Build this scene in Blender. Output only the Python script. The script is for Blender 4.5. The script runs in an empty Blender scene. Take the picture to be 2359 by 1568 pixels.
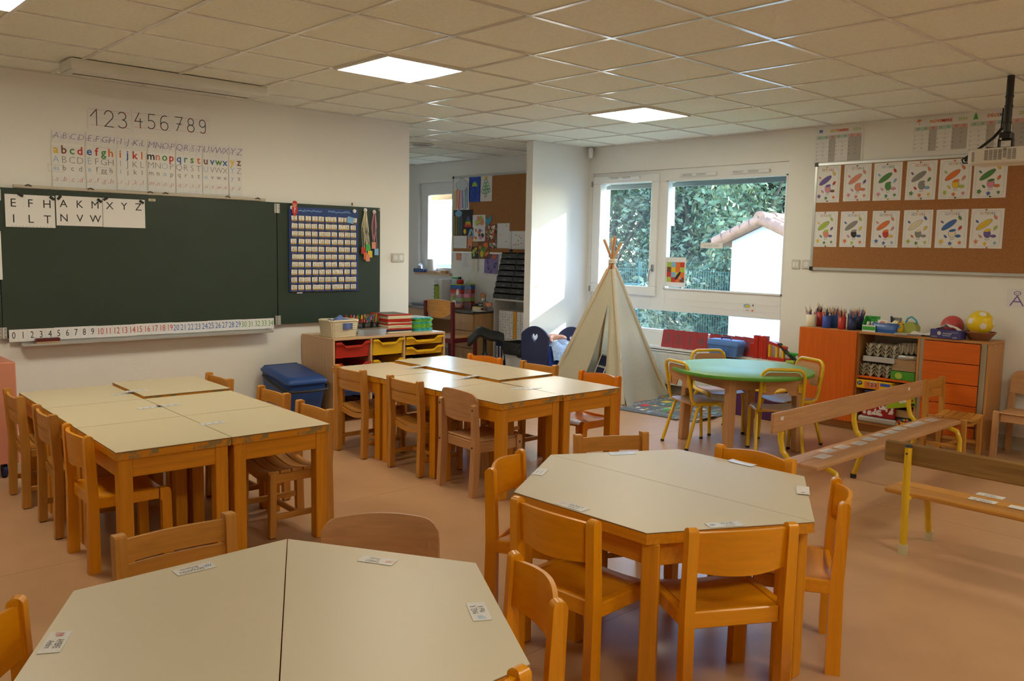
import bpy, bmesh, math, random, calendar
from mathutils import Matrix, Vector
random.seed(7)
SC = bpy.context.scene
COL = SC.collection
PI = math.pi
# ------------------------------------------------------------------ camera
CAM_H = 1.455
FPX = 1969.475          # focal length in pixels of the 2359 px wide frame
W, H = 2359, 1568
R_ = Vector((0.73320619, -0.67973725, 0.01912974))
U_ = Vector((0.05925843, 0.09189386, 0.994004))
F_ = Vector((0.67741946, 0.72767629, -0.10765731))
cd = bpy.data.cameras.new('camera'); cam = bpy.data.objects.new('camera', cd); COL.objects.link(cam)
cd.sensor_width = 36; cd.lens = FPX / W * 36; cd.clip_start = .05; cd.clip_end = 400
M = Matrix.Identity(4)
for i in range(3):
    M[i][0] = R_[i]; M[i][1] = U_[i]; M[i][2] = -F_[i]
M[2][3] = CAM_H
cam.matrix_world = M
SC.camera = cam
# ------------------------------------------------------------------ world, sun, exposure
SC.view_settings.view_transform = 'Standard'; SC.view_settings.look = 'None'
SC.view_settings.gamma = 1; SC.view_settings.use_curve_mapping = False
SC.view_settings.exposure = 0.0
SUN_DIR = Vector((-1, .5, -.462)).normalized()
w = bpy.data.worlds.new('sky'); SC.world = w; w.use_nodes = True
nt = w.node_tree; bg = nt.nodes['Background']
sky = nt.nodes.new('ShaderNodeTexSky'); sky.sky_type = 'NISHITA'; sky.sun_disc = False
sky.sun_elevation = math.radians(22.4); sky.sun_rotation = math.radians(117); sky.air_density = 1.0; sky.dust_density = 1.0; sky.ozone_density = 1.0
tint = nt.nodes.new('ShaderNodeMix'); tint.data_type = 'RGBA'; tint.blend_type = 'MULTIPLY'; tint.inputs[0].default_value = 1; tint.inputs[7].default_value = (.78, .97, 1.19, 1)
nt.links.new(sky.outputs[0], tint.inputs[6]); nt.links.new(tint.outputs[2], bg.inputs[0]); bg.inputs[1].default_value = SKY_STRENGTH = 1.75
sl = bpy.data.lights.new('sun', 'SUN'); so = bpy.data.objects.new('sun', sl); COL.objects.link(so)
sl.energy = 9.0; sl.angle = math.radians(1.3); sl.color = (1, .96, .90)
so.rotation_euler = SUN_DIR.to_track_quat('-Z', 'Y').to_euler(); so.location = (20, -6, 9)
PANEL_COLOR = (1.0, .92, .71); PANEL_STRENGTH = 25.0
# ------------------------------------------------------------------ pixel -> point on a plane of the room
def ray(u, v):
    return R_ * ((u - W / 2) / FPX) + U_ * (-(v - H / 2) / FPX) + F_
def onz(u, v, z): d = ray(u, v); return d * ((z - CAM_H) / d.z) + Vector((0, 0, CAM_H))
def onx(u, v, x): d = ray(u, v); return d * (x / d.x) + Vector((0, 0, CAM_H))
def ony(u, v, y): d = ray(u, v); return d * (y / d.y) + Vector((0, 0, CAM_H))
# ------------------------------------------------------------------ room numbers (metres)
CEIL = 2.565; XW = 7.18; YL = 6.50; XEND = 4.72; XSTUB = 6.30; YANX = 10.05; XBACK = -2.6; YR = -2.6
GX, GY, TILE = 2.945, 3.078, .6
# ------------------------------------------------------------------ materials
MATS = {}
def lin(c):
    return tuple((x / 12.92 if x <= .04045 else ((x + .055) / 1.055) ** 2.4) for x in c)
def hexc(s): return lin(tuple(int(s[i:i + 2], 16) / 255 for i in (0, 2, 4)))
def mat(name, col, rough=.5, metal=0., noise=None, grain=None, bump=None, spec=.5, coat=0., sheen=0.):
    """noise=(scale, amount): mottled value; grain=(axis, amount): wood grain stretched along an object axis"""
    if name in MATS: return MATS[name]
    if isinstance(col, str): col = hexc(col)
    m = bpy.data.materials.new(name); m.use_nodes = True; t = m.node_tree; b = t.nodes['Principled BSDF']
    b.inputs['Base Color'].default_value = (*col, 1); b.inputs['Roughness'].default_value = rough
    b.inputs['Metallic'].default_value = metal; b.inputs['Specular IOR Level'].default_value = spec
    b.inputs['Coat Weight'].default_value = coat; b.inputs['Coat Roughness'].default_value = .15
    b.inputs['Sheen Weight'].default_value = sheen
    tc = t.nodes.new('ShaderNodeTexCoord')
    if noise or grain:
        mp = t.nodes.new('ShaderNodeMapping'); t.links.new(tc.outputs['Object'], mp.inputs[0])
        n = t.nodes.new('ShaderNodeTexNoise'); t.links.new(mp.outputs[0], n.inputs['Vector'])
        if grain:
            s = [38, 38, 38]; s['xyz'.index(grain[0])] = 2.2; mp.inputs['Scale'].default_value = s
            n.inputs['Scale'].default_value = 1.6; n.inputs['Detail'].default_value = 5; amt = grain[1]
        else:
            n.inputs['Scale'].default_value = noise[0]; n.inputs['Detail'].default_value = 6; amt = noise[1]
        mx = t.nodes.new('ShaderNodeMix'); mx.data_type = 'RGBA'
        mx.inputs[6].default_value = (*[c * (1 - amt) for c in col], 1)
        mx.inputs[7].default_value = (*[min(1, c * (1 + amt)) for c in col], 1)
        rp = t.nodes.new('ShaderNodeMapRange'); rp.inputs[1].default_value = .3; rp.inputs[2].default_value = .7
        t.links.new(n.outputs[0], rp.inputs[0]); t.links.new(rp.outputs[0], mx.inputs[0]); t.links.new(mx.outputs[2], b.inputs['Base Color'])
    if bump:
        n2 = t.nodes.new('ShaderNodeTexNoise'); n2.inputs['Scale'].default_value = bump[0]; n2.inputs['Detail'].default_value = 4
        t.links.new(tc.outputs['Object'], n2.inputs['Vector'])
        bp = t.nodes.new('ShaderNodeBump'); bp.inputs['Strength'].default_value = bump[1]; bp.inputs['Distance'].default_value = .004
        t.links.new(n2.outputs[0], bp.inputs['Height']); t.links.new(bp.outputs[0], b.inputs['Normal'])
    MATS[name] = m; return m
def glassmat(name, tint, refl, dust=0., rough=0.):
    """thin clear sheet: lets light straight through, mirrors a little, carries a film of dust"""
    m = bpy.data.materials.new(name); m.use_nodes = True; t = m.node_tree
    for n in list(t.nodes):
        if n.type == 'BSDF_PRINCIPLED': t.nodes.remove(n)
    out = [n for n in t.nodes if n.type == 'OUTPUT_MATERIAL'][0]
    tr = t.nodes.new('ShaderNodeBsdfTransparent'); tr.inputs[0].default_value = (*tint, 1)
    gl = t.nodes.new('ShaderNodeBsdfGlossy'); gl.inputs['Roughness'].default_value = rough
    fr = t.nodes.new('ShaderNodeLayerWeight'); fr.inputs[0].default_value = refl
    mx = t.nodes.new('ShaderNodeMixShader'); t.links.new(fr.outputs['Fresnel'], mx.inputs[0])
    t.links.new(tr.outputs[0], mx.inputs[1]); t.links.new(gl.outputs[0], mx.inputs[2])
    last = mx
    if dust:
        df = t.nodes.new('ShaderNodeBsdfTranslucent'); df.inputs[0].default_value = (.85, .93, 1, 1)
        m2 = t.nodes.new('ShaderNodeMixShader'); m2.inputs[0].default_value = dust
        t.links.new(mx.outputs[0], m2.inputs[1]); t.links.new(df.outputs[0], m2.inputs[2]); last = m2
    t.links.new(last.outputs[0], out.inputs[0])
    MATS[name] = m; return m
def emis(name, col, s):
    m = bpy.data.materials.new(name); m.use_nodes = True; t = m.node_tree; b = t.nodes['Principled BSDF']
    b.inputs['Base Color'].default_value = (.9, .9, .9, 1)
    b.inputs['Emission Color'].default_value = (*col, 1); b.inputs['Emission Strength'].default_value = s
    MATS[name] = m; return m
mat('wall_paint', (.82, .815, .79), .6, noise=(1.2, .02), bump=(160, .12))
mat('ceiling_tile', (.87, .90, .82), .85, noise=(60, .05), bump=(220, .25))
mat('grid_white', (.78, .78, .76), .16, spec=.7)
mat('vinyl_floor', (.52, .305, .165), .30, noise=(4, .06), spec=.5)
mat('floor_seam', (.44, .265, .15), .4)
mat('plinth', (.50, .47, .38), .5)
mat('white_pvc', (.82, .83, .84), .28)
mat('laminate', (.66, .58, .44), .40); mat('laminate_mid', (.66, .555, .375), .32)
mat('laminate_light', (.69, .56, .38), .22)
mat('table_orange', (.68, .27, .008), .38, grain=('x', .12))
mat('table_leg', (.70, .28, .008), .38, grain=('z', .12))
def wornmat():
    m = mat('table_worn', (.34, .25, .085), .5); t = m.node_tree; b = t.nodes['Principled BSDF']; tc = t.nodes.new('ShaderNodeTexCoord'); n = t.nodes.new('ShaderNodeTexNoise'); n.inputs['Scale'].default_value = 32; n.inputs['Detail'].default_value = 5
    t.links.new(tc.outputs['Object'], n.inputs['Vector']); r = t.nodes.new('ShaderNodeMapRange'); r.inputs[1].default_value = .46; r.inputs[2].default_value = .56
    mx = t.nodes.new('ShaderNodeMix'); mx.data_type = 'RGBA'; mx.inputs[6].default_value = (.68, .27, .008, 1); mx.inputs[7].default_value = (.30, .22, .08, 1)
    t.links.new(n.outputs[0], r.inputs[0]); t.links.new(r.outputs[0], mx.inputs[0]); t.links.new(mx.outputs[2], b.inputs['Base Color'])
wornmat()
mat('edge_dark', (.20, .09, .025), .6)
mat('yellow_lacquer', (.80, .32, .004), .32, grain=('z', .06), coat=.1)
mat('yellow_lacquer_x', (.80, .32, .004), .30, grain=('x', .06), coat=.15)
mat('orange_lacquer', (.70, .21, .010), .30, grain=('z', .08), coat=.3)
mat('orange_lacquer_x', (.70, .21, .010), .30, grain=('x', .08), coat=.3)
mat('beech', (.56, .255, .045), .42, grain=('z', .14)); mat('beech_x', (.56, .255, .045), .42, grain=('x', .14)); mat('beech_y', (.56, .255, .045), .42, grain=('y', .14))
mat('beech_pale', (.54, .29, .13), .40, grain=('z', .12)); mat('beech_pale_x', (.54, .29, .13), .45, grain=('x', .12)); mat('beech_pale_y', (.54, .29, .13), .36, grain=('y', .12))
mat('beech_laminate', (.62, .40, .22), .4, grain=('x', .08)); mat('beech_laminate_z', (.60, .38, .21), .4, grain=('z', .08))
mat('orange_laminate', (.66, .125, .006), .38, grain=('z', .10)); mat('orange_laminate_y', (.66, .125, .006), .38, grain=('y', .10))
mat('cup_wood', (.50, .235, .075), .42, grain=('z', .12)); mat('cup_wood_y', (.50, .235, .075), .42, grain=('y', .12))
mat('cup_grey', (.36, .31, .22), .5)
mat('yellow_metal', (.78, .50, .012), .27, coat=.4)
mat('rubber_black', (.015, .015, .015), .6); mat('rubber_cream', (.62, .56, .36), .6)
mat('screw', (.10, .07, .05), .35, metal=.8)
mat('chrome', (.62, .62, .62), .2, metal=1.); mat('alu', (.55, .56, .56), .38, metal=.7); mat('grey_metal', (.33, .33, .32), .45, metal=.3)
mat('chalkboard', (.020, .040, .027), .42, noise=(3, .10))
mat('paper', (.80, .79, .80), .7); mat('paper_cream', (.82, .78, .68), .7); mat('paper_grey', (.45, .44, .43), .7); mat('paper_lam', (.80, .80, .82), .22)
mat('ink', (.018, .018, .02), .6); mat('ink_grey', (.20, .20, .21), .6); mat('ink_red', (.55, .05, .035), .6); mat('ink_blue', (.05, .16, .50), .6); mat('ink_green', (.12, .36, .06), .6)
mat('ink_lightblue', (.22, .45, .75), .6); mat('ink_pink', (.72, .40, .38), .6); mat('ink_line', (.48, .60, .66), .6); mat('ink_purple', (.22, .16, .42), .6)
PAL = dict(red='C9352B', orange='E0752B', yellow='E3C12F', green='4E8A44', teal='3B8F8A', blue='3A69B5', purple='6E5AA5', pink='D98FA6', brown='7A4A32', grey='8E8B87', black='2A2A2C', lime='A9C24A', sky='7EB3D8', cream='E3D9BE', salmon='DE8C72')
for k, v in PAL.items(): mat('p_' + k, v, .65)
mat('cork', (.36, .155, .052), .85, noise=(180, .35))
mat('plastic_red', (.50, .030, .018), .32); mat('plastic_yellow', (.80, .48, .012), .30); mat('plastic_blue', (.022, .10, .38), .32); mat('plastic_black', (.012, .012, .013), .42)
mat('bin_blue', (.014, .06, .24), .42); mat('navy', (.010, .016, .085), .5); mat('bed_blue', (.03, .075, .42), .45)
mat('toolbox_blue', (.09, .22, .60), .38); mat('plastic_green', (.05, .42, .07), .4); mat('plastic_teal', (.03, .40, .42), .4); mat('plastic_clear', (.55, .55, .55), .3)
mat('green_top', (.20, .42, .13), .42); mat('green_edge', (.12, .42, .05), .35)
def clothmat(name, col, tr):
    m = mat(name, col, .95, noise=(70, .08), bump=(300, .35)); t = m.node_tree; b = t.nodes['Principled BSDF']; out = [n for n in t.nodes if n.type == 'OUTPUT_MATERIAL'][0]
    tl = t.nodes.new('ShaderNodeBsdfTranslucent'); tl.inputs[0].default_value = (*col, 1); mx = t.nodes.new('ShaderNodeMixShader'); mx.inputs[0].default_value = tr
    t.links.new(b.outputs[0], mx.inputs[1]); t.links.new(tl.outputs[0], mx.inputs[2]); t.links.new(mx.outputs[0], out.inputs[0])
clothmat('canvas', (.80, .75, .62), .55); clothmat('canvas_seam', (.74, .66, .50), .3)
mat('wicker', (.72, .64, .46), .7); mat('wicker_brown', (.27, .10, .035), .6)
mat('cloth_blue', (.09, .13, .30), .95, noise=(14, .25), bump=(60, .8)); mat('cloth_light', (.42, .56, .82), .95, noise=(50, .25)); mat('cloth_pink', (.75, .30, .42), .9)
mat('skin', (.72, .34, .22), .5); mat('skin_doll', (.70, .33, .21), .4)
mat('burgundy', (.115, .010, .014), .35); mat('desk_wood', (.42, .24, .10), .4, grain=('z', .12)); mat('granite', (.05, .05, .05), .15, noise=(90, .6))
mat('leather_black', (.012, .012, .012), .5); mat('shelf_white', (.62, .60, .56), .5); mat('fileorange', (.75, .36, .03), .5)
mat('egg', (.37, .33, .25), .9, noise=(40, .1)); mat('cardboard', (.46, .29, .15), .8)
mat('radiator', (.70, .71, .71), .35); mat('card_red', (.33, .028, .035), .6); mat('card_num', (.16, .07, .07), .7)
mat('purple_box', (.07, .012, .10), .5); mat('lime_box', (.36, .52, .02), .35); mat('green_box', (.07, .30, .03), .4); mat('red_box', (.42, .015, .02), .4)
mat('ball_red', (.52, .065, .065), .45); mat('ball_yellow', (.85, .60, .01), .38)
mat('frosted', (.62, .63, .66), .35); mat('tape', (.66, .58, .42), .2)
mat('lamp_white', (.72, .72, .68), .35); mat('projector_white', (.74, .72, .68), .4); mat('projector_dark', (.18, .17, .15), .5)
mat('switch_grey', (.60, .58, .54), .4); mat('render_white', (.86, .86, .86), .85); mat('roof_tile', (.40, .19, .11), .8, noise=(9, .2)); mat('shutter', (.22, .25, .25), .5)
mat('fence_teal', (.012, .11, .095), .4); mat('bark', (.10, .075, .05), .9, noise=(14, .4)); mat('bark_white', (.50, .47, .42), .85, noise=(9, .25))
mat('leaf_a', (.085, .12, .045), .5, noise=(3, .5)); mat('leaf_b', (.14, .185, .075), .5, noise=(3, .45)); mat('leaf_c', (.19, .22, .115), .5, noise=(3, .4))
mat('grass', (.09, .15, .045), .9, noise=(4, .4)); mat('asphalt', (.20, .20, .20), .9, noise=(12, .2)); mat('rug_grey', (.13, .15, .17), .95, noise=(40, .2))
glassmat('window_glass', (.93, .97, .95), .10, dust=.016)
glassmat('bottle_clear', (.93, .95, .95), .12, dust=.14); glassmat('plastic_film', (.90, .90, .91), .15, dust=.5, rough=.25)
emis('panel_glow', PANEL_COLOR, PANEL_STRENGTH)
# ------------------------------------------------------------------ glyphs (Blender's own font, two weights)
GL = {}
def _glyphs():
    chars = "ABCDEFGHIJKLMNOPQRSTUVWXYZabcdefghijklmnopqrstuvwxyz0123456789?+-.:%ÉéËë'&"
    for key, off in (('n', 0.0), ('t', -.018), ('b', .012)):
        cu = bpy.data.curves.new('g', 'FONT'); cu.offset = off; cu.resolution_u = 2
        ob = bpy.data.objects.new('g', cu); COL.objects.link(ob)
        def run(s):
            cu.body = s; bpy.context.view_layer.update()
            dg = bpy.context.evaluated_depsgraph_get(); e = ob.evaluated_get(dg); me = e.to_mesh()
            vs = [(v.co.x, v.co.y) for v in me.vertices]; fs = [tuple(p.vertices) for p in me.polygons]
            e.to_mesh_clear(); return vs, fs
        hh = run('HH')[0]; wHH = max(v[0] for v in hh)
        for c in chars:
            vs, fs = run(c)
            adv = max(v[0] for v in run('H' + c + 'H')[0]) - wHH
            GL[key + c] = (vs, fs, adv)
        GL[key + ' '] = ([], [], .3)
        bpy.data.objects.remove(ob); bpy.data.curves.remove(cu)
_glyphs()
TS = 1.36               # cap height to font size
def text_width(s, size, wt='n'): return sum(GL.get(wt + c, GL[wt + ' '])[2] for c in s) * size * TS
# ------------------------------------------------------------------ mesh builder
class MB:
    def __init__(s): s.v = []; s.f = []; s.m = []; s.sm = []; s.mats = []; s.M = Matrix.Identity(4); s.cur = 0; s.smooth = False; s.k = 0
    def use(s, name):
        if name not in s.mats: s.mats.append(name)
        s.cur = s.mats.index(name); return s
    def at(s, M): s.M = M; return s
    def add(s, vs, fs, smooth=None):
        o = len(s.v); s.v += [tuple(s.M @ Vector(p)) for p in vs]
        for f in fs: s.f.append(tuple(o + i for i in f)); s.m.append(s.cur); s.sm.append(s.smooth if smooth is None else smooth)
        return s
    def box(s, c, d, r=0., rz=0.):
        x, y, z = d[0] / 2, d[1] / 2, d[2] / 2; r = min(r, x * .98, y * .98, z * .98)
        T = Matrix.Translation(c) @ Matrix.Rotation(rz, 4, 'Z') if rz else Matrix.Translation(c)
        if r <= 0:
            vs = [(i, j, k) for i in (-x, x) for j in (-y, y) for k in (-z, z)]
            fs = [(0, 1, 3, 2), (4, 6, 7, 5), (0, 4, 5, 1), (2, 3, 7, 6), (0, 2, 6, 4), (1, 5, 7, 3)]
        else:
            vs = []; idx = {}
            for sx in (-1, 1):
                for sy in (-1, 1):
                    for sz in (-1, 1):
                        for a in range(3):
                            p = [sx * (x - r), sy * (y - r), sz * (z - r)]; p[a] += (sx, sy, sz)[a] * r
                            idx[(sx, sy, sz, a)] = len(vs); vs.append(tuple(p))
            fs = []
            for a in range(3):
                b, c2 = (a + 1) % 3, (a + 2) % 3
                for sg in (-1, 1):
                    q = []
                    for (p1, p2) in ((-1, -1), (1, -1), (1, 1), (-1, 1)):
                        k = [0, 0, 0]; k[a] = sg; k[b] = p1; k[c2] = p2; q.append(idx[(*k, a)])
                    fs.append(tuple(q if sg > 0 else q[::-1]))
                for s1 in (-1, 1):
                    for s2 in (-1, 1):
                        k0 = [0, 0, 0]; k0[b] = s1; k0[c2] = s2; k1 = list(k0); k0[a] = -1; k1[a] = 1
                        q = [idx[(*k0, b)], idx[(*k1, b)], idx[(*k1, c2)], idx[(*k0, c2)]]
                        fs.append(tuple(q if s1 * s2 > 0 else q[::-1]))
            for sx in (-1, 1):
                for sy in (-1, 1):
                    for sz in (-1, 1):
                        q = [idx[(sx, sy, sz, a)] for a in range(3)]; fs.append(tuple(q if sx * sy * sz > 0 else q[::-1]))
        o = s.M; s.M = o @ T; s.add(vs, fs); s.M = o; return s
    def bar(s, a, b, w, d, r=0., up=(0, 0, 1)):
        a = Vector(a); b = Vector(b); z = (b - a); L = z.length; z.normalize(); x = Vector(up).cross(z)
        if x.length < 1e-4: x = Vector((1, 0, 0)) - z * z.x
        x.normalize(); y = z.cross(x); T = Matrix((x, y, z)).transposed().to_4x4(); T.translation = (a + b) / 2
        o = s.M; s.M = o @ T; s.box((0, 0, 0), (w, d, L), r); s.M = o; return s
    def prism(s, pts, z0, z1, axes=None, smooth=False):
        """closed 2D outline (counter-clockwise) raised from z0 to z1; axes maps (p, q, r) to x, y, z"""
        n = len(pts); vs = [(p[0], p[1], z0) for p in pts] + [(p[0], p[1], z1) for p in pts]
        if axes: vs = [axes(*p) for p in vs]
        s.add(vs, [tuple(range(n - 1, -1, -1)), tuple(range(n, 2 * n))]); s.add(vs, [(i, (i + 1) % n, n + (i + 1) % n, n + i) for i in range(n)], smooth); return s
    def tube(s, pts, r, n=10, caps=True, closed=False):
        pts = [Vector(p) for p in pts]; N = len(pts); rs = r if isinstance(r, (list, tuple)) else [r] * N; rings = []; ref = None
        for i, p in enumerate(pts):
            if closed: t = pts[(i + 1) % N] - pts[i - 1]
            else: t = pts[min(i + 1, N - 1)] - pts[max(i - 1, 0)]
            t.normalize()
            if ref is None:
                ref = Vector((0, 0, 1)) if abs(t.z) < .9 else Vector((1, 0, 0))
            ref = (ref - t * ref.dot(t)).normalized(); b = t.cross(ref)
            rings.append([tuple(p + (ref * math.cos(2 * PI * k / n) + b * math.sin(2 * PI * k / n)) * rs[i]) for k in range(n)])
        vs = [q for rg in rings for q in rg]; fs = []
        for i in range(N if closed else N - 1):
            a = i * n; b2 = ((i + 1) % N) * n
            for k in range(n): fs.append((a + k, a + (k + 1) % n, b2 + (k + 1) % n, b2 + k))
        s.add(vs, fs, True)
        if caps and not closed: s.add(vs, [tuple(range(n - 1, -1, -1)), tuple(range((N - 1) * n, N * n))], False)
        return s
    def lathe(s, prof, n=24, c=(0, 0, 0), smooth=True):
        vs = []; fs = []
        for (r, z) in prof:
            for k in range(n): vs.append((c[0] + r * math.cos(2 * PI * k / n), c[1] + r * math.sin(2 * PI * k / n), c[2] + z))
        for i in range(len(prof) - 1):
            for k in range(n): fs.append((i * n + k, i * n + (k + 1) % n, (i + 1) * n + (k + 1) % n, (i + 1) * n + k))
        s.add(vs, fs, smooth)
        if prof[0][0] > 1e-6: s.add(vs, [tuple(range(n - 1, -1, -1))], False)
        if prof[-1][0] > 1e-6: s.add(vs, [tuple(range((len(prof) - 1) * n, len(prof) * n))], False)
        return s
    def ball(s, c, r, n=20, m=12):
        r = r if isinstance(r, (tuple, list)) else (r, r, r); o = s.M; s.M = o @ Matrix.Translation(c) @ Matrix.Diagonal((*r, 1))
        s.lathe([(max(1e-7, math.sin(PI * i / m)), -math.cos(PI * i / m)) for i in range(m + 1)], n); s.M = o; return s
    def sheet(s, P, nu, nv, t, smooth=True):
        """curved slab: P(u, v) in 0..1, thickness t along the surface normal, closed"""
        g = [[Vector(P(i / nu, j / nv)) for j in range(nv + 1)] for i in range(nu + 1)]; A = []; B = []
        for i in range(nu + 1):
            for j in range(nv + 1):
                du = g[min(i + 1, nu)][j] - g[max(i - 1, 0)][j]; dv = g[i][min(j + 1, nv)] - g[i][max(j - 1, 0)]; n = du.cross(dv)
                n = n.normalized() if n.length > 1e-12 else Vector((0, 0, 1)); A.append(tuple(g[i][j] + n * t / 2)); B.append(tuple(g[i][j] - n * t / 2))
        w = nv + 1; N = len(A); fs = []; ed = []
        for i in range(nu):
            for j in range(nv):
                a = i * w + j; fs.append((a, a + w, a + w + 1, a + 1)); fs.append((N + a, N + a + 1, N + a + w + 1, N + a + w))
        for i in range(nu):
            for j, fl in ((0, 0), (nv, 1)):
                a = i * w + j; q = (a, N + a, N + a + w, a + w); ed.append(q if not fl else q[::-1])
        for j in range(nv):
            for i, fl in ((0, 1), (nu, 0)):
                a = i * w + j; q = (a, N + a, N + a + 1, a + 1); ed.append(q if not fl else q[::-1])
        vs = A + B; o = len(s.v); s.v += [tuple(s.M @ Vector(p)) for p in vs]
        for f in fs: s.f.append(tuple(o + i for i in f)); s.m.append(s.cur); s.sm.append(smooth)
        s.add(vs, ed, False); return s
    # flat drawing in the local XY plane, z = layer height
    def lay(s, z): s.k += 1; return z + s.k * 5e-6          # every flat shape its own layer
    def rect(s, x, y, w, h, z=.0012, rot=0.):
        z = s.lay(z)
        if rot:
            c, sn = math.cos(rot), math.sin(rot); cx, cy = x + w / 2, y + h / 2
            pts = [(cx + a * c - b * sn, cy + a * sn + b * c, z) for a, b in ((-w / 2, -h / 2), (w / 2, -h / 2), (w / 2, h / 2), (-w / 2, h / 2))]
        else: pts = [(x, y, z), (x + w, y, z), (x + w, y + h, z), (x, y + h, z)]
        return s.add(pts, [(0, 1, 2, 3)])
    def poly(s, pts, z=.0012):
        z = s.lay(z); return s.add([(p[0], p[1], z) for p in pts], [tuple(range(len(pts)))])
    def oval(s, cx, cy, rx, ry, rot=0., z=.0012, n=14):
        c, sn = math.cos(rot), math.sin(rot)
        return s.poly([(cx + rx * math.cos(2 * PI * k / n) * c - ry * math.sin(2 * PI * k / n) * sn, cy + rx * math.cos(2 * PI * k / n) * sn + ry * math.sin(2 * PI * k / n) * c) for k in range(n)], z)
    def line(s, pts, w, z=.0014):
        for a, b in zip(pts, pts[1:]):
            dx, dy = b[0] - a[0], b[1] - a[1]; L = math.hypot(dx, dy) or 1e-9; nx, ny = -dy / L * w / 2, dx / L * w / 2; ex, ey = dx / L * w / 2, dy / L * w / 2
            s.poly([(a[0] - ex - nx, a[1] - ey - ny), (b[0] + ex - nx, b[1] + ey - ny), (b[0] + ex + nx, b[1] + ey + ny), (a[0] - ex + nx, a[1] - ey + ny)], z)
        return s
    def text(s, t, x, y, size, mname=None, wt='n', align='c', z=.0015, rot=0., shear=0., sx=1.):
        if mname: s.use(mname)
        tw = text_width(t, size, wt) * sx; size *= TS; x0 = {'c': -tw / 2, 'l': 0, 'r': -tw}[align]; c, sn = math.cos(rot), math.sin(rot)
        for ch in t:
            vs, fs, adv = GL.get(wt + ch, GL[wt + ' '])
            P = []
            for (a, b) in vs:
                a2 = x0 + (a + shear * b) * size * sx; b2 = b * size; P.append((x + a2 * c - b2 * sn, y + a2 * sn + b2 * c, z))
            if fs: s.add(P, fs)
            x0 += adv * size * sx
        return s
    def mesh(s, name):
        me = bpy.data.meshes.new(name); me.from_pydata(s.v, [], s.f)
        for m in s.mats: me.materials.append(MATS[m])
        me.polygons.foreach_set('material_index', s.m); me.polygons.foreach_set('use_smooth', s.sm); me.update(); return me
    def build(s, name, parent=None, M=None):
        o = bpy.data.objects.new(name, s.mesh(name)); COL.objects.link(o)
        if parent: o.parent = parent
        if M is not None: o.matrix_world = M
        return o
def mb(m, smooth=False): b = MB(); b.smooth = smooth; return b.use(m)
# ------------------------------------------------------------------ naming
def tag(o, label, cat, group=None, kind=None):
    o['label'] = label; o['category'] = cat
    if group: o['group'] = group
    if kind: o['kind'] = kind
    return o
def thing(name, label, cat, loc=(0, 0, 0), rz=0., group=None, M=None):
    o = bpy.data.objects.new(name, None); o.empty_display_size = .1; COL.objects.link(o)
    if M is not None: o.matrix_world = M
    else: o.location = loc; o.rotation_euler = (0, 0, rz)
    return tag(o, label, cat, group)
def struct(o, label=None):
    o['kind'] = 'structure'
    if label: o['label'] = label; o['category'] = o.name.split('_')[0].split('.')[0]
    return o
KIDS = {}
def kids(o):
    if o.name not in KIDS: KIDS[o.name] = [c for c in bpy.data.objects if c.parent == o]
    return KIDS[o.name]
def dup(root, loc, rz, label, group=None):
    r = root.copy(); COL.objects.link(r); r.location = loc; r.rotation_euler = (0, 0, rz); r['label'] = label
    if group: r['group'] = group
    for ch in kids(root):
        c = ch.copy(); COL.objects.link(c); c.parent = r
        for g in kids(ch):
            d = g.copy(); COL.objects.link(d); d.parent = c
    return r
def frame(kind, a, b, depth=0., rot=0.):
    """local XY plane on a wall: 'L' blackboard wall, 'B' window wall, 'T' table top (a, b = world x, y; depth = height)"""
    if kind == 'L': X, Y, Z, o = (1, 0, 0), (0, 0, 1), (0, -1, 0), (a, YL - depth, b)
    elif kind == 'B': X, Y, Z, o = (0, -1, 0), (0, 0, 1), (-1, 0, 0), (XW - depth, a, b)
    else: X, Y, Z, o = (1, 0, 0), (0, 1, 0), (0, 0, 1), (a, b, depth)
    T = Matrix((X, Y, Z)).transposed().to_4x4(); T.translation = o
    return T @ Matrix.Rotation(rot, 4, 'Z') if rot else T
# ================================================================== the room
def slab(name, boxes, m, label=None, parent=None):
    b = mb(m)
    for (x0, x1, y0, y1, z0, z1) in boxes: b.box(((x0 + x1) / 2, (y0 + y1) / 2, (z0 + z1) / 2), (x1 - x0, y1 - y0, z1 - z0))
    o = b.build(name, parent)
    return struct(o, label) if not parent else o
fl = mb('vinyl_floor'); fl.box(((XBACK + XW) / 2, (YR + YANX) / 2, -.05), (XW - XBACK + .6, YANX - YR + .6, .1))
fl.use('floor_seam')
for y in (-1.9, .1, 2.1, 4.1, 6.1, 8.1): fl.box(((XBACK + XW) / 2, y, .0002), (XW - XBACK, .003, .0006))
for x in (-.4, 4.9): fl.box((x, 2, .0002), (.003, 9, .0006))
struct(fl.build('floor'), 'warm beige terracotta vinyl floor with faint welded seams')
slab('wall_left', [(XBACK - .1, XEND, YL, YL + .1, 0, CEIL)], 'wall_paint', 'off white wall carrying the green chalkboard')
slab('wall_partition', [(XSTUB, XW, YL, YL + .095, 0, CEIL)], 'wall_paint', 'short white partition wall beside the window catching a patch of sunlight')
W1 = (4.075, 6.445, .60, 2.285); W2 = (8.93, 9.66, 1.095, 2.315)
TH = .30
slab('wall_back', [(XW, XW + TH, YR - .1, W1[0], -.1, CEIL + .2), (XW, XW + TH, W1[0], W1[1], -.1, W1[2]), (XW, XW + TH, W1[0], W1[1], W1[3], CEIL + .2), (XW, XW + TH, W1[1], W2[0], -.1, CEIL + .2),
                   (XW, XW + TH, W2[0], W2[1], -.1, W2[2]), (XW, XW + TH, W2[0], W2[1], W2[3], CEIL + .2), (XW, XW + TH, W2[1], YANX + .1, -.1, CEIL + .2)], 'wall_paint', 'off white wall with the large window and the cork board')
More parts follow.
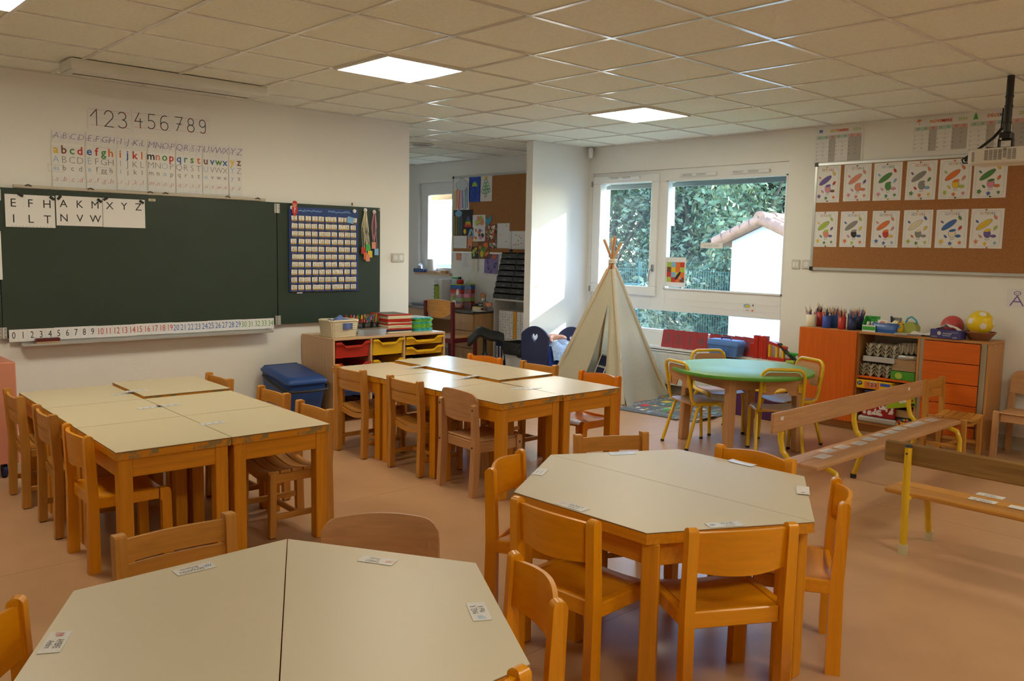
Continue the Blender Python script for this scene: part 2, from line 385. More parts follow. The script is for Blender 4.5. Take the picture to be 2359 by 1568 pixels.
slab('wall_right', [(XBACK, XW, YR - .1, YR, 0, CEIL)], 'wall_paint', 'plain off white wall on the right behind the benches')
slab('wall_front', [(XBACK - .1, XBACK, YR - .1, YL + .1, 0, CEIL)], 'wall_paint', 'plain off white wall behind the camera')
slab('wall_annex_side', [(XEND - .1, XEND, YL + .1, YANX, 0, CEIL)], 'wall_paint', 'left side wall of the annex behind the chalkboard wall')
slab('wall_annex_end', [(XEND - .1, XW, YANX, YANX + .1, 0, CEIL)], 'wall_paint', 'far end wall of the annex beside its window')
slab('baseboard_left', [(XBACK, XEND, YL - .012, YL, 0, .10)], 'plinth', 'grey beige skirting along the chalkboard wall')
slab('baseboard_back', [(XW - .012, XW, YR, YL, 0, .10)], 'plinth', 'grey beige skirting along the window wall')
slab('baseboard_annex', [(XW - .012, XW, YL + .1, YANX, 0, .10)], 'plinth', 'grey beige skirting along the annex window wall')
slab('baseboard_partition', [(XSTUB, XW - .012, YL - .012, YL, 0, .10)], 'plinth', 'grey beige skirting at the foot of the sunlit partition')
# ceiling: tiles lying in a white metal grid, glowing panels in some cells
ce = slab('ceiling', [(XBACK - .1, XW, YR - .1, YANX + .1, CEIL + .006, CEIL + .1)], 'ceiling_tile', 'suspended ceiling of beige mineral tiles in a white grid')
g = mb('grid_white'); n0 = int((XBACK - GX) / TILE) - 1
for i in range(n0, 9):
    x = GX + i * TILE
    if XBACK < x < XW: g.box((x, (YR + YANX) / 2, CEIL + .003), (.024, YANX - YR, .006))
for j in range(-10, 13):
    y = GY + j * TILE
    if YR < y < YANX: g.box(((XBACK + XW) / 2, y, CEIL + .0032), (XW - XBACK, .024, .0062))
for (x0, x1, y0, y1) in ((XBACK, XEND, YL - .02, YL), (XW - .02, XW, YR, YL), (XW - .02, XW, YL + .1, YANX), (XSTUB, XW, YL - .02, YL)): g.box(((x0 + x1) / 2, (y0 + y1) / 2, CEIL + .002), (x1 - x0, y1 - y0, .006))
go = g.build('ceiling_grid', ce)
def panel(i, j, label):
    t = thing('ceiling_light', label, 'light', (GX + (i + .5) * TILE, GY + (j + .5) * TILE, CEIL - .004), group='square light panels in the ceiling')
    f = mb('grid_white')
    for sx in (-1, 1):
        f.box((sx * .288, 0, 0), (.016, .592, .012)); f.box((0, sx * .288, 0), (.56, .016, .012))
    f.build('frame', t); mb('panel_glow').box((0, 0, .001), (.566, .566, .006)).build('diffuser', t)
panel(0, 2, 'bright square light panel in the ceiling nearest the chalkboard lamp, above the middle tables')
panel(4, 2, 'bright square light panel in the ceiling in front of the large window')
panel(-4, 2, 'square light panel in the ceiling cut off by the left border')
for i in (-4, 0, 4): panel(i, -6, 'added square ceiling light panel, unseen behind the camera, %s of its row' % {-4: 'nearest the chalkboard end', 0: 'middle one', 4: 'nearest the window wall'}[i])  # unseen row, added to give surfaces facing the camera more light
t = thing('ceiling_vent', 'round white air vent in the annex ceiling', 'vent', (5.77, 7.73, CEIL - .004))
mb('grid_white', True).lathe([(.10, .004), (.125, -.006), (.135, .004)], 28).build('rim', t); mb('p_grey').lathe([(0, 0), (.10, 0), (.10, .004)], 28).build('grille', t)
# chalkboard lamp: white trough hung under the ceiling
t = thing('board_lamp', 'long white trough lamp under the ceiling above the chalkboard', 'lamp', (2.32, 5.92, CEIL))
b = mb('lamp_white'); b.box((0, -.105, -.033), (1.30, .006, .066), .002); b.box((0, .13, -.03), (1.30, .006, .06)); b.box((0, -.025, -.063), (1.30, .16, .006), .002); b.box((0, .118, -.063), (1.30, .03, .006), .002)
for s_ in (-1, 1): b.box((s_ * .647, .0125, -.033), (.006, .24, .066), .002); b.box((s_ * .62, .075, -.063), (.06, .07, .006))
b.build('housing', t)
b = mb('alu'); b.sheet(lambda u, v: (-.60 + 1.20 * u, .05 + .055 * v, -.050 + .02 * math.sin(PI * v)), 2, 8, .002); b.build('reflector', t)
# ------------------------------------------------------------------ big window
FX = 7.20; k = FX / XW
def Y(y): return y * k
wf = mb('white_pvc')
def wb(b, y0, y1, z0, z1, x0=FX, x1=FX + .07, r=.004): b.box(((x0 + x1) / 2, (y0 + y1) / 2, (z0 + z1) / 2), (x1 - x0, y1 - y0, z1 - z0), r); return b
wb(wf, W1[0], W1[1], 2.165, W1[3]); wb(wf, W1[0], W1[1], W1[2], .635); wb(wf, W1[0], Y(4.085), .635, 2.165); wb(wf, Y(6.31), W1[1], .635, 2.165)
wb(wf, Y(5.41), Y(5.60), .835, 2.165); wb(wf, Y(4.085), Y(5.41), .835, 1.072); wb(wf, Y(5.60), Y(6.31), .835, 1.072)
for z in (.90, .965): wf.box((FX - .001, Y(4.75), z), (.004, 1.3, .003))
# beads round the fixed pane
for (y0, y1, z0, z1) in ((4.07, 5.425, 2.155, 2.172), (4.07, 5.425, 1.060, 1.078), (4.07, 4.09, 1.06, 2.172), (5.405, 5.425, 1.06, 2.172)): wb(wf, Y(y0), Y(y1), z0, z1, FX - .012, FX + .02, .003)
wo = struct(wf.build('window_1'), 'large white framed window with an opening sash and a low pane below')
s_ = mb('white_pvc'); sy = (Y(5.515), Y(6.42)); sz = (.982, 2.25); X0, X1 = FX - .03, FX + .03
wb(s_, sy[0], sy[1], 2.168, sz[1], X0, X1, .006); wb(s_, sy[0], sy[1], sz[0], 1.078, X0, X1, .006); wb(s_, sy[0], Y(5.61), 1.078, 2.168, X0, X1, .006); wb(s_, Y(6.305), sy[1], 1.078, 2.168, X0, X1, .006)
so_ = s_.build('sash', wo)
p = onx(1503, 622, X0); hd = mb('alu', True); hd.box((X0 - .008, p.y, p.z + .02), (.014, .03, .075), .004); hd.tube([(X0 - .01, p.y, p.z + .02), (X0 - .045, p.y, p.z + .015), (X0 - .048, p.y + .012, p.z - .04), (X0 - .048, p.y + .018, p.z - .12)], .009, 8); hd.build('window_handle', so_)
hg = mb('grey_metal'); 
for z in (1.02, 2.17): hg.box((FX - .03, Y(6.425), z), (.02, .016, .06))
hg.build('hinge', so_)
for (y0, y1, z0, z1) in ((Y(5.61), Y(6.305), 1.078, 2.168), (Y(4.085), Y(5.41), 1.072, 2.165), (Y(4.075), Y(6.31), .635, .835)): mb('window_glass').add([(FX + .02, y0, z0), (FX + .02, y1, z0), (FX + .02, y1, z1), (FX + .02, y0, z1)], [(0, 3, 2, 1)]).build('pane', wo)
sh = mb('shutter')
for i in range(3): sh.box((7.42, (W1[0] + W1[1]) / 2, 2.245 - i * .05), (.014, W1[1] - W1[0], .048), .005)
sh.build('roller_shutter', wo)
for (u0, u1, v, xo) in ((1404, 1476, 410, X0), (1569, 1653, 402, FX), (1684, 1776, 395, FX)):
    a = onx(u0, v, xo); c = onx(u1, v, xo); vn = mb('white_pvc'); cy = (a.y + c.y) / 2; L = abs(a.y - c.y)
    vn.box((xo - .012, cy, (a.z + c.z) / 2), (.03, L, .034), .008); vn.use('ink_grey')
    for q in (-.28, .10): 
        for dz in (-.006, .006): vn.box((xo - .0275, cy - q * L, (a.z + c.z) / 2 + dz), (.002, L * .26, .004))
    vn.build('trickle_vent', wo)
slab('trim_window_board', [(XW - .13, XW, 3.85, 6.44, .455, .475)], 'white_pvc', 'white window board above the radiator')
# annex window
w2 = mb('white_pvc'); x0, x1 = 7.22, 7.28
for (a, c, e, f) in ((W2[0], W2[1], 2.15, W2[3]), (W2[0], W2[1], W2[2], 1.17), (W2[0], W2[0] + .05, 1.17, 2.15), (9.50, W2[1], 1.17, 2.15)): wb(w2, a, c, e, f, x0, x1)
w2o = struct(w2.build('window_2'), 'white framed window of the annex behind the desk')
mb('window_glass').add([(7.25, W2[0] + .05, 1.17), (7.25, 9.5, 1.17), (7.25, 9.5, 2.15), (7.25, W2[0] + .05, 2.15)], [(0, 3, 2, 1)]).build('pane', w2o)
mb('cardboard').box((7.4, 9.3, 2.13), (.01, .8, .07)).build('roller_shutter', w2o)
slab('trim_window_sill', [(XW - .05, XW + .04, 8.9, 9.68, 1.07, 1.095)], 'beech_laminate', 'narrow wooden sill under the annex window')
# ================================================================== outdoors
slab('ground', [(XW + TH, 60, -30, 60, -.3, -.12)], 'grass', 'grassy ground outside the window')
slab('blocker_outside', [(8.5, 10.9, -14, 3.93, -.12, 4.3)], 'render_white', 'unseen white block added outside to keep sun off the fixed pane')  # added out of view to block sun and trim the patch on the partition
t = thing('white_house', 'small white rendered outbuilding with a pink tiled gable roof outside the window', 'building', (11.5, 0, 0))
b = mb('render_white'); rid, yl, yr = 6.85, 7.42, 6.28
b.prism([(yr, -.12), (yl, -.12), (yl, 1.62), (rid, 1.87), (yr, 1.62)], 0, 3.2, lambda p, q, r: (r, p, q)); b.build('wall', t)
b = mb('roof_tile', True)
for sgn, ye in ((1, 7.66), (-1, 6.04)):
    for i in range(16):
        x = -.12 + i * .2
        b.tube([(x, rid + sgn * .02, 1.935), (x, ye, 1.60)], .085, 8)
    b.use('roof_tile')
for i in range(9):                       # tiles running down the gable edge and along the ridge
    for sgn in (1, -1):
        q0 = i / 5; 
        if q0 < 1: b.tube([(-.16, rid + sgn * .78 * q0, 1.945 - .335 * q0), (-.16, rid + sgn * .78 * (q0 + .21), 1.925 - .335 * (q0 + .21))], [.075, .062], 10)
for i in range(10): b.tube([(-.2 + i * .36, rid, 1.965), (.19 + i * .36, rid, 1.955)], [.10, .085], 12)
b.build('roof', t)
# welded mesh fence
t = thing('mesh_fence', 'teal welded wire fence behind the white outbuilding', 'fence', (12.6, 0, 0))
for n_, y0 in enumerate((7.6, 10.1, 12.6)):
    b = mb('fence_teal')
    for i in range(50): b.box((0, y0 + .025 + i * .05, .5), (.006, .006, 1.24))
    for z in (.0, .35, .70, 1.05):
        for dz in (0, .06): b.box((-.02 * (dz > 0), y0 + 1.25, z + dz), (.007, 2.5, .007))
    b.build('mesh_panel', t); mb('fence_teal').box((.03, y0, .55), (.05, .05, 1.4), .005).build('post', t)
t = thing('gate_post', 'broad teal gate post outside the low window pane', 'post', (10.2, 8.32, -.12)); mb('fence_teal').box((0, 0, .5), (.12, .12, 1.1), .01).build('shaft', t); mb('fence_teal').box((0, 0, 1.06), (.15, .15, .03), .008).build('cap', t)
def leafmesh(n, size, dim, seed, m):
    rd = random.Random(seed); vs = []; fs = []
    cl = [(rd.gauss(0, .42) * dim[0], rd.gauss(0, .42) * dim[1], dim[2] * (rd.random() * 1.0)) for _ in range(46)]
    for i in range(n):
        c = rd.choice(cl); p = Vector((c[0] + rd.gauss(0, .16) * dim[0], c[1] + rd.gauss(0, .16) * dim[1], c[2] + rd.gauss(0, .07) * dim[2])); s = size * rd.uniform(.6, 1.3)
        d = Vector((rd.gauss(0, 1), rd.gauss(0, 1), rd.gauss(-.5, .8))).normalized(); q = d.orthogonal().normalized(); q = (q + d.cross(q) * rd.uniform(-1, 1)).normalized(); o = len(vs)
        vs += [tuple(p), tuple(p + d * s * .5 + q * s * .22), tuple(p + d * s), tuple(p + d * s * .5 - q * s * .22)]; fs.append((o, o + 1, o + 2, o + 3))
    b = MB(); b.use(m); b.add(vs, fs); return b
def tree(x, y, dim, z0, n, m, label, bark='bark', group='trees beyond the fence', name='tree', size=.16, seed=0):
    t = thing(name, label, 'tree', (x, y, -.12), group=group)
    b = mb(bark, True); rd = random.Random(seed); top = z0 + dim[2] * .6
    b.tube([(0, 0, 0), (.05, .02, top * .3), (-.04, .06, top * .65), (.03, 0, top)], [.14, .115, .09, .03], 9); b.build('trunk', t)
    for a in range(4):
        ang = a * 1.6 + seed; mb(bark, True).tube([(0, 0, top * (.35 + .1 * a)), (math.cos(ang) * dim[0] * .4, math.sin(ang) * dim[1] * .4, top * (.6 + .1 * a)), (math.cos(ang) * dim[0] * .75, math.sin(ang) * dim[1] * .75, top * (.75 + .12 * a))], [.06, .04, .015], 6).build('branch', t)
    c = leafmesh(n, size, dim, seed, m); c.v = [(p[0], p[1], p[2] + z0) for p in c.v]; c.build('crown', t)
tree(15.6, 9.6, (1.5, 1.5, 4.2), .5, 6500, 'leaf_b', 'bushy pale green tree directly behind the white outbuilding', seed=1)
tree(16.4, 11.6, (1.6, 1.5, 4.4), .4, 6500, 'leaf_c', 'grey green tree in the middle of the fixed pane', seed=2)
tree(15.8, 13.4, (1.5, 1.4, 4.2), .3, 6500, 'leaf_b', 'leafy tree seen through the opening sash', seed=3)
tree(19.2, 10.4, (2.4, 2.4, 5.0), -.1, 20000, 'leaf_a', 'dark green tree filling the gap behind the outbuilding', size=.26, seed=4)
tree(19.5, 14.2, (2.4, 2.8, 5.0), -.1, 20000, 'leaf_a', 'dark green tree behind the sash, farthest from the glass', size=.26, seed=5)
tree(21.5, 12.4, (3.0, 3.2, 5.0), -.2, 20000, 'leaf_b', 'tall green tree farthest back in the middle of the window', size=.30, seed=7)
for i, (x, y, lb) in enumerate(((14.2, 9.0, 'low shrub behind the fence beside the white outbuilding'), (14.4, 11.0, 'low shrub behind the fence below the fixed pane'), (14.2, 12.9, 'low shrub behind the fence below the sash'))):
    t = thing('shrub', lb, 'shrub', (x, y, -.12), group='shrubs behind the fence'); leafmesh(3600, .14, (.9, 1.1, 1.3), 20 + i, 'leaf_a').build('foliage', t)
    mb('bark', True).tube([(0, 0, 0), (.05, 0, .3), (0, .05, .7)], [.03, .025, .01], 6).build('stem', t)
t = thing('bare_trunk', 'pale barked tree trunk seen through the low pane', 'tree', (12.0, 9.05, -.12)); mb('bark_white', True).tube([(0, 0, 0), (.03, .02, .8), (-.04, 0, 1.6), (0, .05, 2.6)], [.13, .11, .10, .07], 12).build('trunk', t); leafmesh(900, .14, (.6, .6, 1.2), 31, 'leaf_c').build('crown', t, ); t.children[1].location.z = 2.0
t = thing('garden_table', 'round teal outdoor table seen low through the bottom pane', 'table', (9.4, 8.05, -.12)); mb('plastic_teal', True).lathe([(0, .50), (.40, .50), (.42, .515), (.40, .53), (0, .53)], 28).build('top', t)
for a in range(4): mb('plastic_teal').bar((.28 * math.cos(a * PI / 2), .28 * math.sin(a * PI / 2), .5), (.34 * math.cos(a * PI / 2), .34 * math.sin(a * PI / 2), 0), .04, .04, .004).build('leg', t)
# ================================================================== school tables
TZ = .572
def desk(name, w, d, top):
    """rectangular desk, origin on the floor under its centre"""
    t = thing(name, 'x', 'table', (0, 0, 0), group='rectangular school tables')
    b = mb(top); b.box((0, 0, TZ - .001), (w, d, .002)); b.use('edge_dark').box((0, 0, TZ - .0035), (w - .001, d - .001, .003))
    b.use('table_orange').box((0, 0, TZ - .022), (w, d, .034), .003)
    b.use('table_worn')
    for sx in (-1, 1): b.box((sx * (w / 2 - .09), -d / 2 + .0008, TZ - .021), (.17, .002, .030))
    b.build('tabletop', t)
    ax, ay = w / 2 - .012, d / 2 - .012; L = .058; zt = TZ - .039
    for sx in (-1, 1):
        for sy in (-1, 1): mb('table_leg').box((sx * (ax - L / 2), sy * (ay - L / 2), zt / 2), (L, L, zt), .003).build('leg', t)
    for sy in (-1, 1): mb('table_orange').box((0, sy * (ay - .014), zt - .04), (2 * ax - 2 * L, .022, .08), .002).build('apron', t)
    for sx in (-1, 1): mb('table_orange').box((sx * (ax - .014), 0, zt - .04), (.022, 2 * ay - 2 * L, .08), .002).build('apron', t)
    return t
D5 = desk('school_table', .4995, .599, 'laminate_mid')
rows = []
rl = math.radians(-1.8)
def rotp(cx, cy, x, y, a): return (cx + x * math.cos(a) - y * math.sin(a), cy + x * math.sin(a) + y * math.cos(a))
LW = ['at the front left of the group by the chalkboard', 'at the front right of the group by the chalkboard', 'at the middle left of the group by the chalkboard', 'at the middle right of the group by the chalkboard', 'at the far left of the group by the chalkboard', 'standing slightly higher than the rest, closest to the chalkboard']
o_ = (1.681, 3.668)
k_ = 0
for r in range(3):
    for c in range(2):
        lx, ly = (-.252 + .504 * c), .302 + .604 * r
        cx, cy = rotp(*o_, lx, ly, rl); rz = rl; dz = 0
        if (r, c) == (2, 1): cx += .008; cy += .012; rz = rl - .004; dz = .012
        lb = 'cream topped table ' + LW[k_]
        if k_ == 0: q = D5; q.location = (cx, cy, 0); q.rotation_euler = (0, 0, rz); q['label'] = lb
        else: q = dup(D5, (cx, cy, dz), rz, lb)
        if dz: q.location.z = 0; q.scale.z = 1.02
        k_ += 1
D5b = desk('school_table', .505, .602, 'laminate_light')
MWL = ['front left of the centre group', 'front right of the centre group, toward the teepee', 'middle left of the centre group', 'far left of the centre group, beside the tray cabinet', 'raised middle right of the centre group', 'raised far right of the centre group']
o_ = (3.733, 3.530); rm = math.radians(-.2); k_ = 0
for (lx, ly, rz, dz) in ((-.255, .318, .004, 0), (.262, .298, -.03, 0), (-.258, .925, 0, 0), (-.262, 1.535, .004, 0), (.280, .925, -.006, .02), (.285, 1.530, -.006, .02)):
    cx, cy = o_[0] + lx, o_[1] + ly; lb = 'cream topped table, ' + MWL[k_]
    if k_ == 0: q = D5b; q.location = (cx, cy, 0); q.rotation_euler = (0, 0, rz); q['label'] = lb
    else: q = dup(D5b, (cx, cy, 0), rz, lb)
    if dz: q.scale.z = 1.02
    k_ += 1
def half_hex(name, label, c, ang, s=.598):
    """trapezoid table: one half of a hexagon, long side through the centre; origin at the hexagon centre"""
    t = thing(name, label, 'table', (c[0], c[1], 0), ang, group='trapezoid school tables')
    g_ = .0015; V = [(-s, g_), (s, g_), (s / 2, s * .866), (-s / 2, s * .866)]
    def inset(q): 
        cx, cy = 0, .32; return [(cx + (x - cx) * q, cy + (y - cy) * q) for x, y in V]
    b = mb('laminate'); b.prism(V, TZ - .002, TZ); b.use('edge_dark').prism(inset(.997), TZ - .005, TZ - .002); b.use('table_orange').prism(V, TZ - .039, TZ - .005); b.build('tabletop', t)
    zt = TZ - .039; I = [(-s + .075, .032), (s - .075, .032), (s / 2 - .012, s * .866 - .045), (-s / 2 + .012, s * .866 - .045)]
    for (x, y), a in zip(I, (0, 0, -PI / 6, PI / 6)): mb('table_leg').box((x, y, zt / 2), (.056, .056, zt), .004, a).build('leg', t)
    for i in range(4):
        (xa, ya), (xb, yb) = I[i], I[(i + 1) % 4]; dx, dy = xb - xa, yb - ya; L = math.hypot(dx, dy); mb('table_orange').box(((xa + xb) / 2, (ya + yb) / 2, zt - .04), (L - .05, .022, .08), .002, math.atan2(dy, dx)).build('apron', t)
    return t
# six-sided table at the front left (seam runs toward the camera) and at the right
h1 = (.92, 1.755); a1 = math.atan2(2.255 - 1.255, 1.2 - .64)
half_hex('trapezoid_table', 'left half of the cream hexagonal table at the front left', h1, a1)
half_hex('trapezoid_table', 'right half of the cream hexagonal table at the front left', h1, a1 + PI)
h2 = (2.607, 1.925); a2 = math.atan2(1.335 - 2.545, 2.62 - 2.60)
a2 = math.atan2(-1.195, .03)
half_hex('trapezoid_table', 'far half of the cream hexagonal table on the right, toward the bench', h2, a2)
half_hex('trapezoid_table', 'near half of the cream hexagonal table on the right', h2, a2 + PI)
# ================================================================== chairs  (front = +y, origin on the floor under the seat)
CH = dict(w=.365, d=.345, seat=.335, top=.615)
def chair_slat():
    t = thing('slatted_chair', 'x', 'chair'); w, d, s, h = .365, .345, .335, .615; px = w / 2 - .018
    for sx in (-1, 1):
        b = mb('beech'); y_ = -d / 2; b.prism([(y_ + .028, .005), (y_ + .036, s), (y_ + .020, h - .006), (y_ + .015, h), (y_ - .015, h), (y_ - .020, h - .006), (y_ - .004, s), (y_ - .012, .005)], sx * px - .017, sx * px + .017, lambda p, q, r: (r, p, q)); b.use('rubber_black').box((sx * px, y_ + .008, .003), (.026, .03, .006)); b.build('rear_leg', t)
        b = mb('beech'); b.bar((sx * px, d / 2 - .02, .004), (sx * px, d / 2 - .026, s), .034, .036, .004, up=(0, 1, 0)); b.use('rubber_black').box((sx * px, d / 2 - .02, .003), (.026, .028, .006)); b.build('front_leg', t)
        mb('beech_y').box((sx * px, 0, s - .034), (.022, d - .075, .046), .003).build('side_rail', t)
        mb('beech_y').box((sx * px, 0, .105), (.018, d - .06, .028), .003).build('stretcher', t)
    mb('beech_x').box((0, .01, .105), (w - .05, .02, .026), .003).build('stretcher', t)
    for z0, z1 in ((.458, .522), (.531, .598)):
        mb('beech_x').sheet(lambda u, v: ((u - .5) * (w - .055), -d / 2 + .016 - (v * (z1 - z0) + z0 - s) * .06 - .016 * math.sin(PI * u), z0 + v * (z1 - z0)), 10, 1, .014).build('back_slat', t)
    b = mb('beech_x'); n = 5; dd = (d - .01) / n
    for i in range(n):
        y0 = -d / 2 + .035 + i * (d - .03) / n; y1 = y0 + (d - .03) / n - .008
        b.sheet(lambda u, v: ((u - .5) * (w - .02), y0 + (y1 - y0) * v, s - .002 - .024 * math.sin(PI * u)), 10, 1, .014)
    b.build('seat', t)
    for y in (-d / 2 + .035, d / 2 - .035): mb('beech_x').sheet(lambda u, v: ((u - .5) * (w - .06), y, s - .018 - .032 * (1 - v) - .022 * math.sin(PI * u)), 10, 1, .018).build('seat_rail', t)
    return t
def chair_lacquer(c):
    t = thing('lacquered_chair', 'x', 'chair'); cx = c + '_x'; w, d, s, h = .375, .345, .335, .615; px = w / 2 - .019
    for sx in (-1, 1):
        # rear post: rounded top, leaning back above the seat
        def pro(z0, z1, y0, y1): pass
        out = [(-d / 2 + .030, 0), (-d / 2 + .030, s - .01), *[(-d / 2 - .003 + .019 * math.cos(a_ * PI / 8), h - .017 + .017 * math.sin(a_ * PI / 8)) for a_ in range(9)], (-d / 2 - .014, s), (-d / 2 - .020, 0)]
        b = mb(c); b.prism([(y, z) for y, z in out], sx * px - .017, sx * px + .017, lambda p, q, r: (r + (sx * px - r) * (.25 * max(0, (q - h + .010) / .010) ** 2), p, q), True); b.use('rubber_black').box((sx * px, -d / 2 + .005, .002), (.024, .03, .006)); b.build('rear_leg', t)
        L = [(d / 2 - .045, 0), (d / 2, 0), (d / 2 - .006, s - .02), (d / 2 - .010, s - .005), (d / 2 - .022, s + .003), (d / 2 - .055, s + .003), (d / 2 - .055, s - .05), (d / 2 - .047, s - .056)]
        b = mb(c); b.prism(L, sx * px - .017, sx * px + .017, lambda p, q, r: (r, p, q)); b.build('front_leg', t)
        mb(cx).box((sx * px, -.017, s - .022), (.032, d - .083, .05), .004).build('side_rail', t)
    for y, zz in ((-d / 2 + .02, s - .026),): mb(cx).box((0, y, zz), (w - .075, .02, .056), .004).build('seat_rail', t)
    b = mb(cx); b.sheet(lambda u, v: ((u - .5) * (w - .075), -d / 2 + .03 + v * (d - .04), s - .006 - .014 * math.sin(PI * u) * (1 - .5 * v) - (.018 * max(0, v - .8) / .2) ** 1), 10, 8, .012); b.build('seat', t)
    b = mb(cx); b.sheet(lambda u, v: ((u - .5) * (w - .072), -d / 2 + .012 - (.45 + v * .15 - s) * .055 - .034 * math.sin(PI * u), .470 + v * (.128 + .010 * math.sin(PI * u)) - .008 * (1 - v) * math.sin(PI * u)), 14, 3, .013); b.build('backrest', t)
    return t
def chair_ply():
    t = thing('rounded_chair', 'x', 'chair'); w, d, s = .37, .345, .325; px = w / 2 - .018
    for sx in (-1, 1):
        out = [(-d / 2 + .030, s - .05), (-d / 2 + .008, .535), (-d / 2 - .004, .548), (-d / 2 - .022, .540), (-d / 2 - .016, s), (-d / 2 - .030, 0), (-d / 2 + .016, 0)]
        b = mb('beech_pale'); b.prism(out[::-1], sx * px - .018, sx * px + .018, lambda p, q, r: (r, p, q)); b.use('screw').tube([(sx * px, -d / 2 - .022, .515), (sx * px, -d / 2 - .0245, .515)], .006, 8); b.tube([(sx * px, -d / 2 - .02, s - .03), (sx * px, -d / 2 - .0245, s - .03)], .006, 8); b.build('rear_leg', t)
        b = mb('beech_pale'); b.prism([(d / 2 - .042, 0), (d / 2 + .006, 0), (d / 2 - .004, s + .008), (d / 2 - .02, s + .016), (d / 2 - .042, s + .008)], sx * px - .018, sx * px + .018, lambda p, q, r: (r, p, q)); b.use('screw').tube([(sx * (px + .018), d / 2 - .022, s - .03), (sx * (px + .0205), d / 2 - .022, s - .03)], .007, 8); b.build('front_leg', t)
        mb('beech_pale_y').box((sx * (px - .004), 0, s - .036), (.024, d - .07, .06), .003).build('side_rail', t)
    for y in (-d / 2 + .036, d / 2 - .05): mb('beech_pale_x').box((0, y, s - .036), (w - .08, .022, .056), .003).build('seat_rail', t)
    mb('beech_pale_x').box((0, 0, s), (w - .045, d - .06, .014), .005).build('seat', t)
    b = mb('beech_pale_x')
    def P(u, v):
        x = (u - .5) * (w - .005); e = max(0, (abs(x) - (w / 2 - .055)) / .055); drop = .052 * (1 - math.sqrt(max(0, 1 - e * e))) if e < 1 else .052
        low = .445 - .010 * math.sin(PI * u); hi = .605 + .016 * math.sin(PI * u) - drop
        z = low + (hi - low) * v
        return (x, -d / 2 + .024 - (z - s) * .075 - .026 * math.sin(PI * u), z)
    b.sheet(P, 24, 4, .011); b.build('backrest', t)
    return t
PROTO = {}
USED = set()
def chair(kind, bx, by, ang, label, scale=1.):
    """bx, by: middle of the backrest line on the floor plan; ang: direction the sitter faces"""
    if kind not in PROTO: PROTO[kind] = {'slat': chair_slat, 'yellow': lambda: chair_lacquer('yellow_lacquer'), 'orange': lambda: chair_lacquer('orange_lacquer'), 'ply': chair_ply}[kind]()
    fx, fy = math.cos(ang), math.sin(ang); loc = (bx + fx * .172 * scale, by + fy * .172 * scale, 0); rz = ang - PI / 2; p = PROTO[kind]
    if kind not in USED:
        USED.add(kind); p.location = loc; p.rotation_euler = (0, 0, rz); p['label'] = label; r = p
    else: r = dup(p, loc, rz, label)
    r['group'] = 'small wooden school chairs'; r.scale = (scale,) * 3
    return r
A = math.radians
SLT = 'slatted beech chair '; YEL = 'yellow lacquered chair '; ORA = 'orange lacquered chair '; PLY = 'rounded plywood backed chair '
chair('slat', 1.155, 5.245, A(-2), SLT + 'farthest back on the left side of the chalkboard group')
chair('slat', 1.150, 4.625, A(-2), SLT + 'in the middle of the left side of the chalkboard group')
chair('yellow', 1.140, 4.055, A(-2), YEL + 'at the left front corner of the chalkboard group')
chair('slat', 2.300, 5.190, A(178), SLT + 'nearest the chalkboard on the right side of the left group')
chair('slat', 2.325, 4.515, A(178), SLT + 'in front of the blue recycling bin, farther of the two')
chair('slat', 2.270, 3.955, A(178), SLT + 'in front of the blue bin, nearer of the two')
chair('slat', 3.165, 5.035, A(0), SLT + 'beside the tray cabinet on the left of the centre group')
chair('slat', 3.185, 4.420, A(-1), SLT + 'second along the left of the centre group')
chair('ply', 3.185, 3.875, A(-4), PLY + 'at the left front of the centre group')
chair('orange', 4.365, 5.000, A(182), ORA + 'farthest along the right of the centre group, near the saddle stool')
chair('slat', 4.420, 4.450, A(181), SLT + 'right of the centre group before the doll bed')
chair('orange', 4.400, 3.840, A(178), ORA + 'on the right of the centre group in front of the teepee')
chair('slat', 2.985, 2.520, A(-116), SLT + 'behind the far corner of the right six sided table')
chair('yellow', 3.195, 1.905, A(180), YEL + 'at the right hexagonal table, by the bench end')
chair('yellow', 2.285, 2.470, A(-63), YEL + 'at the left edge of the right hexagonal table')
chair('yellow', 1.965, 1.890, A(2), YEL + 'at the right hexagonal table, left of its front leg')
chair('yellow', 2.290, 1.395, A(60), YEL + 'at the right hexagonal table, right of its front leg')
chair('yellow', 2.920, 1.390, A(121), YEL + 'at the right end of the right hexagonal table')
chair('slat', .965, 2.500, A(-90), SLT + 'behind the left half of the front six sided table')
chair('ply', 1.470, 2.165, A(-129), PLY + 'behind the right half of the front six sided table')
chair('yellow', 1.510, 1.520, A(155), YEL + 'at the right edge of the front six sided table')
chair('yellow', .975, 1.185, A(92), YEL + 'with only one post showing at the bottom of the picture')
chair('yellow', .395, 2.060, A(-29), YEL + 'cut off by the left border beside the front six sided table')
chair('slat', 6.600, 2.470, A(-91), SLT + 'with a white sticker, in front of the orange drawers', .90)
chair('ply', 7.120, 1.925, A(180), PLY + 'standing against the wall at the right border')
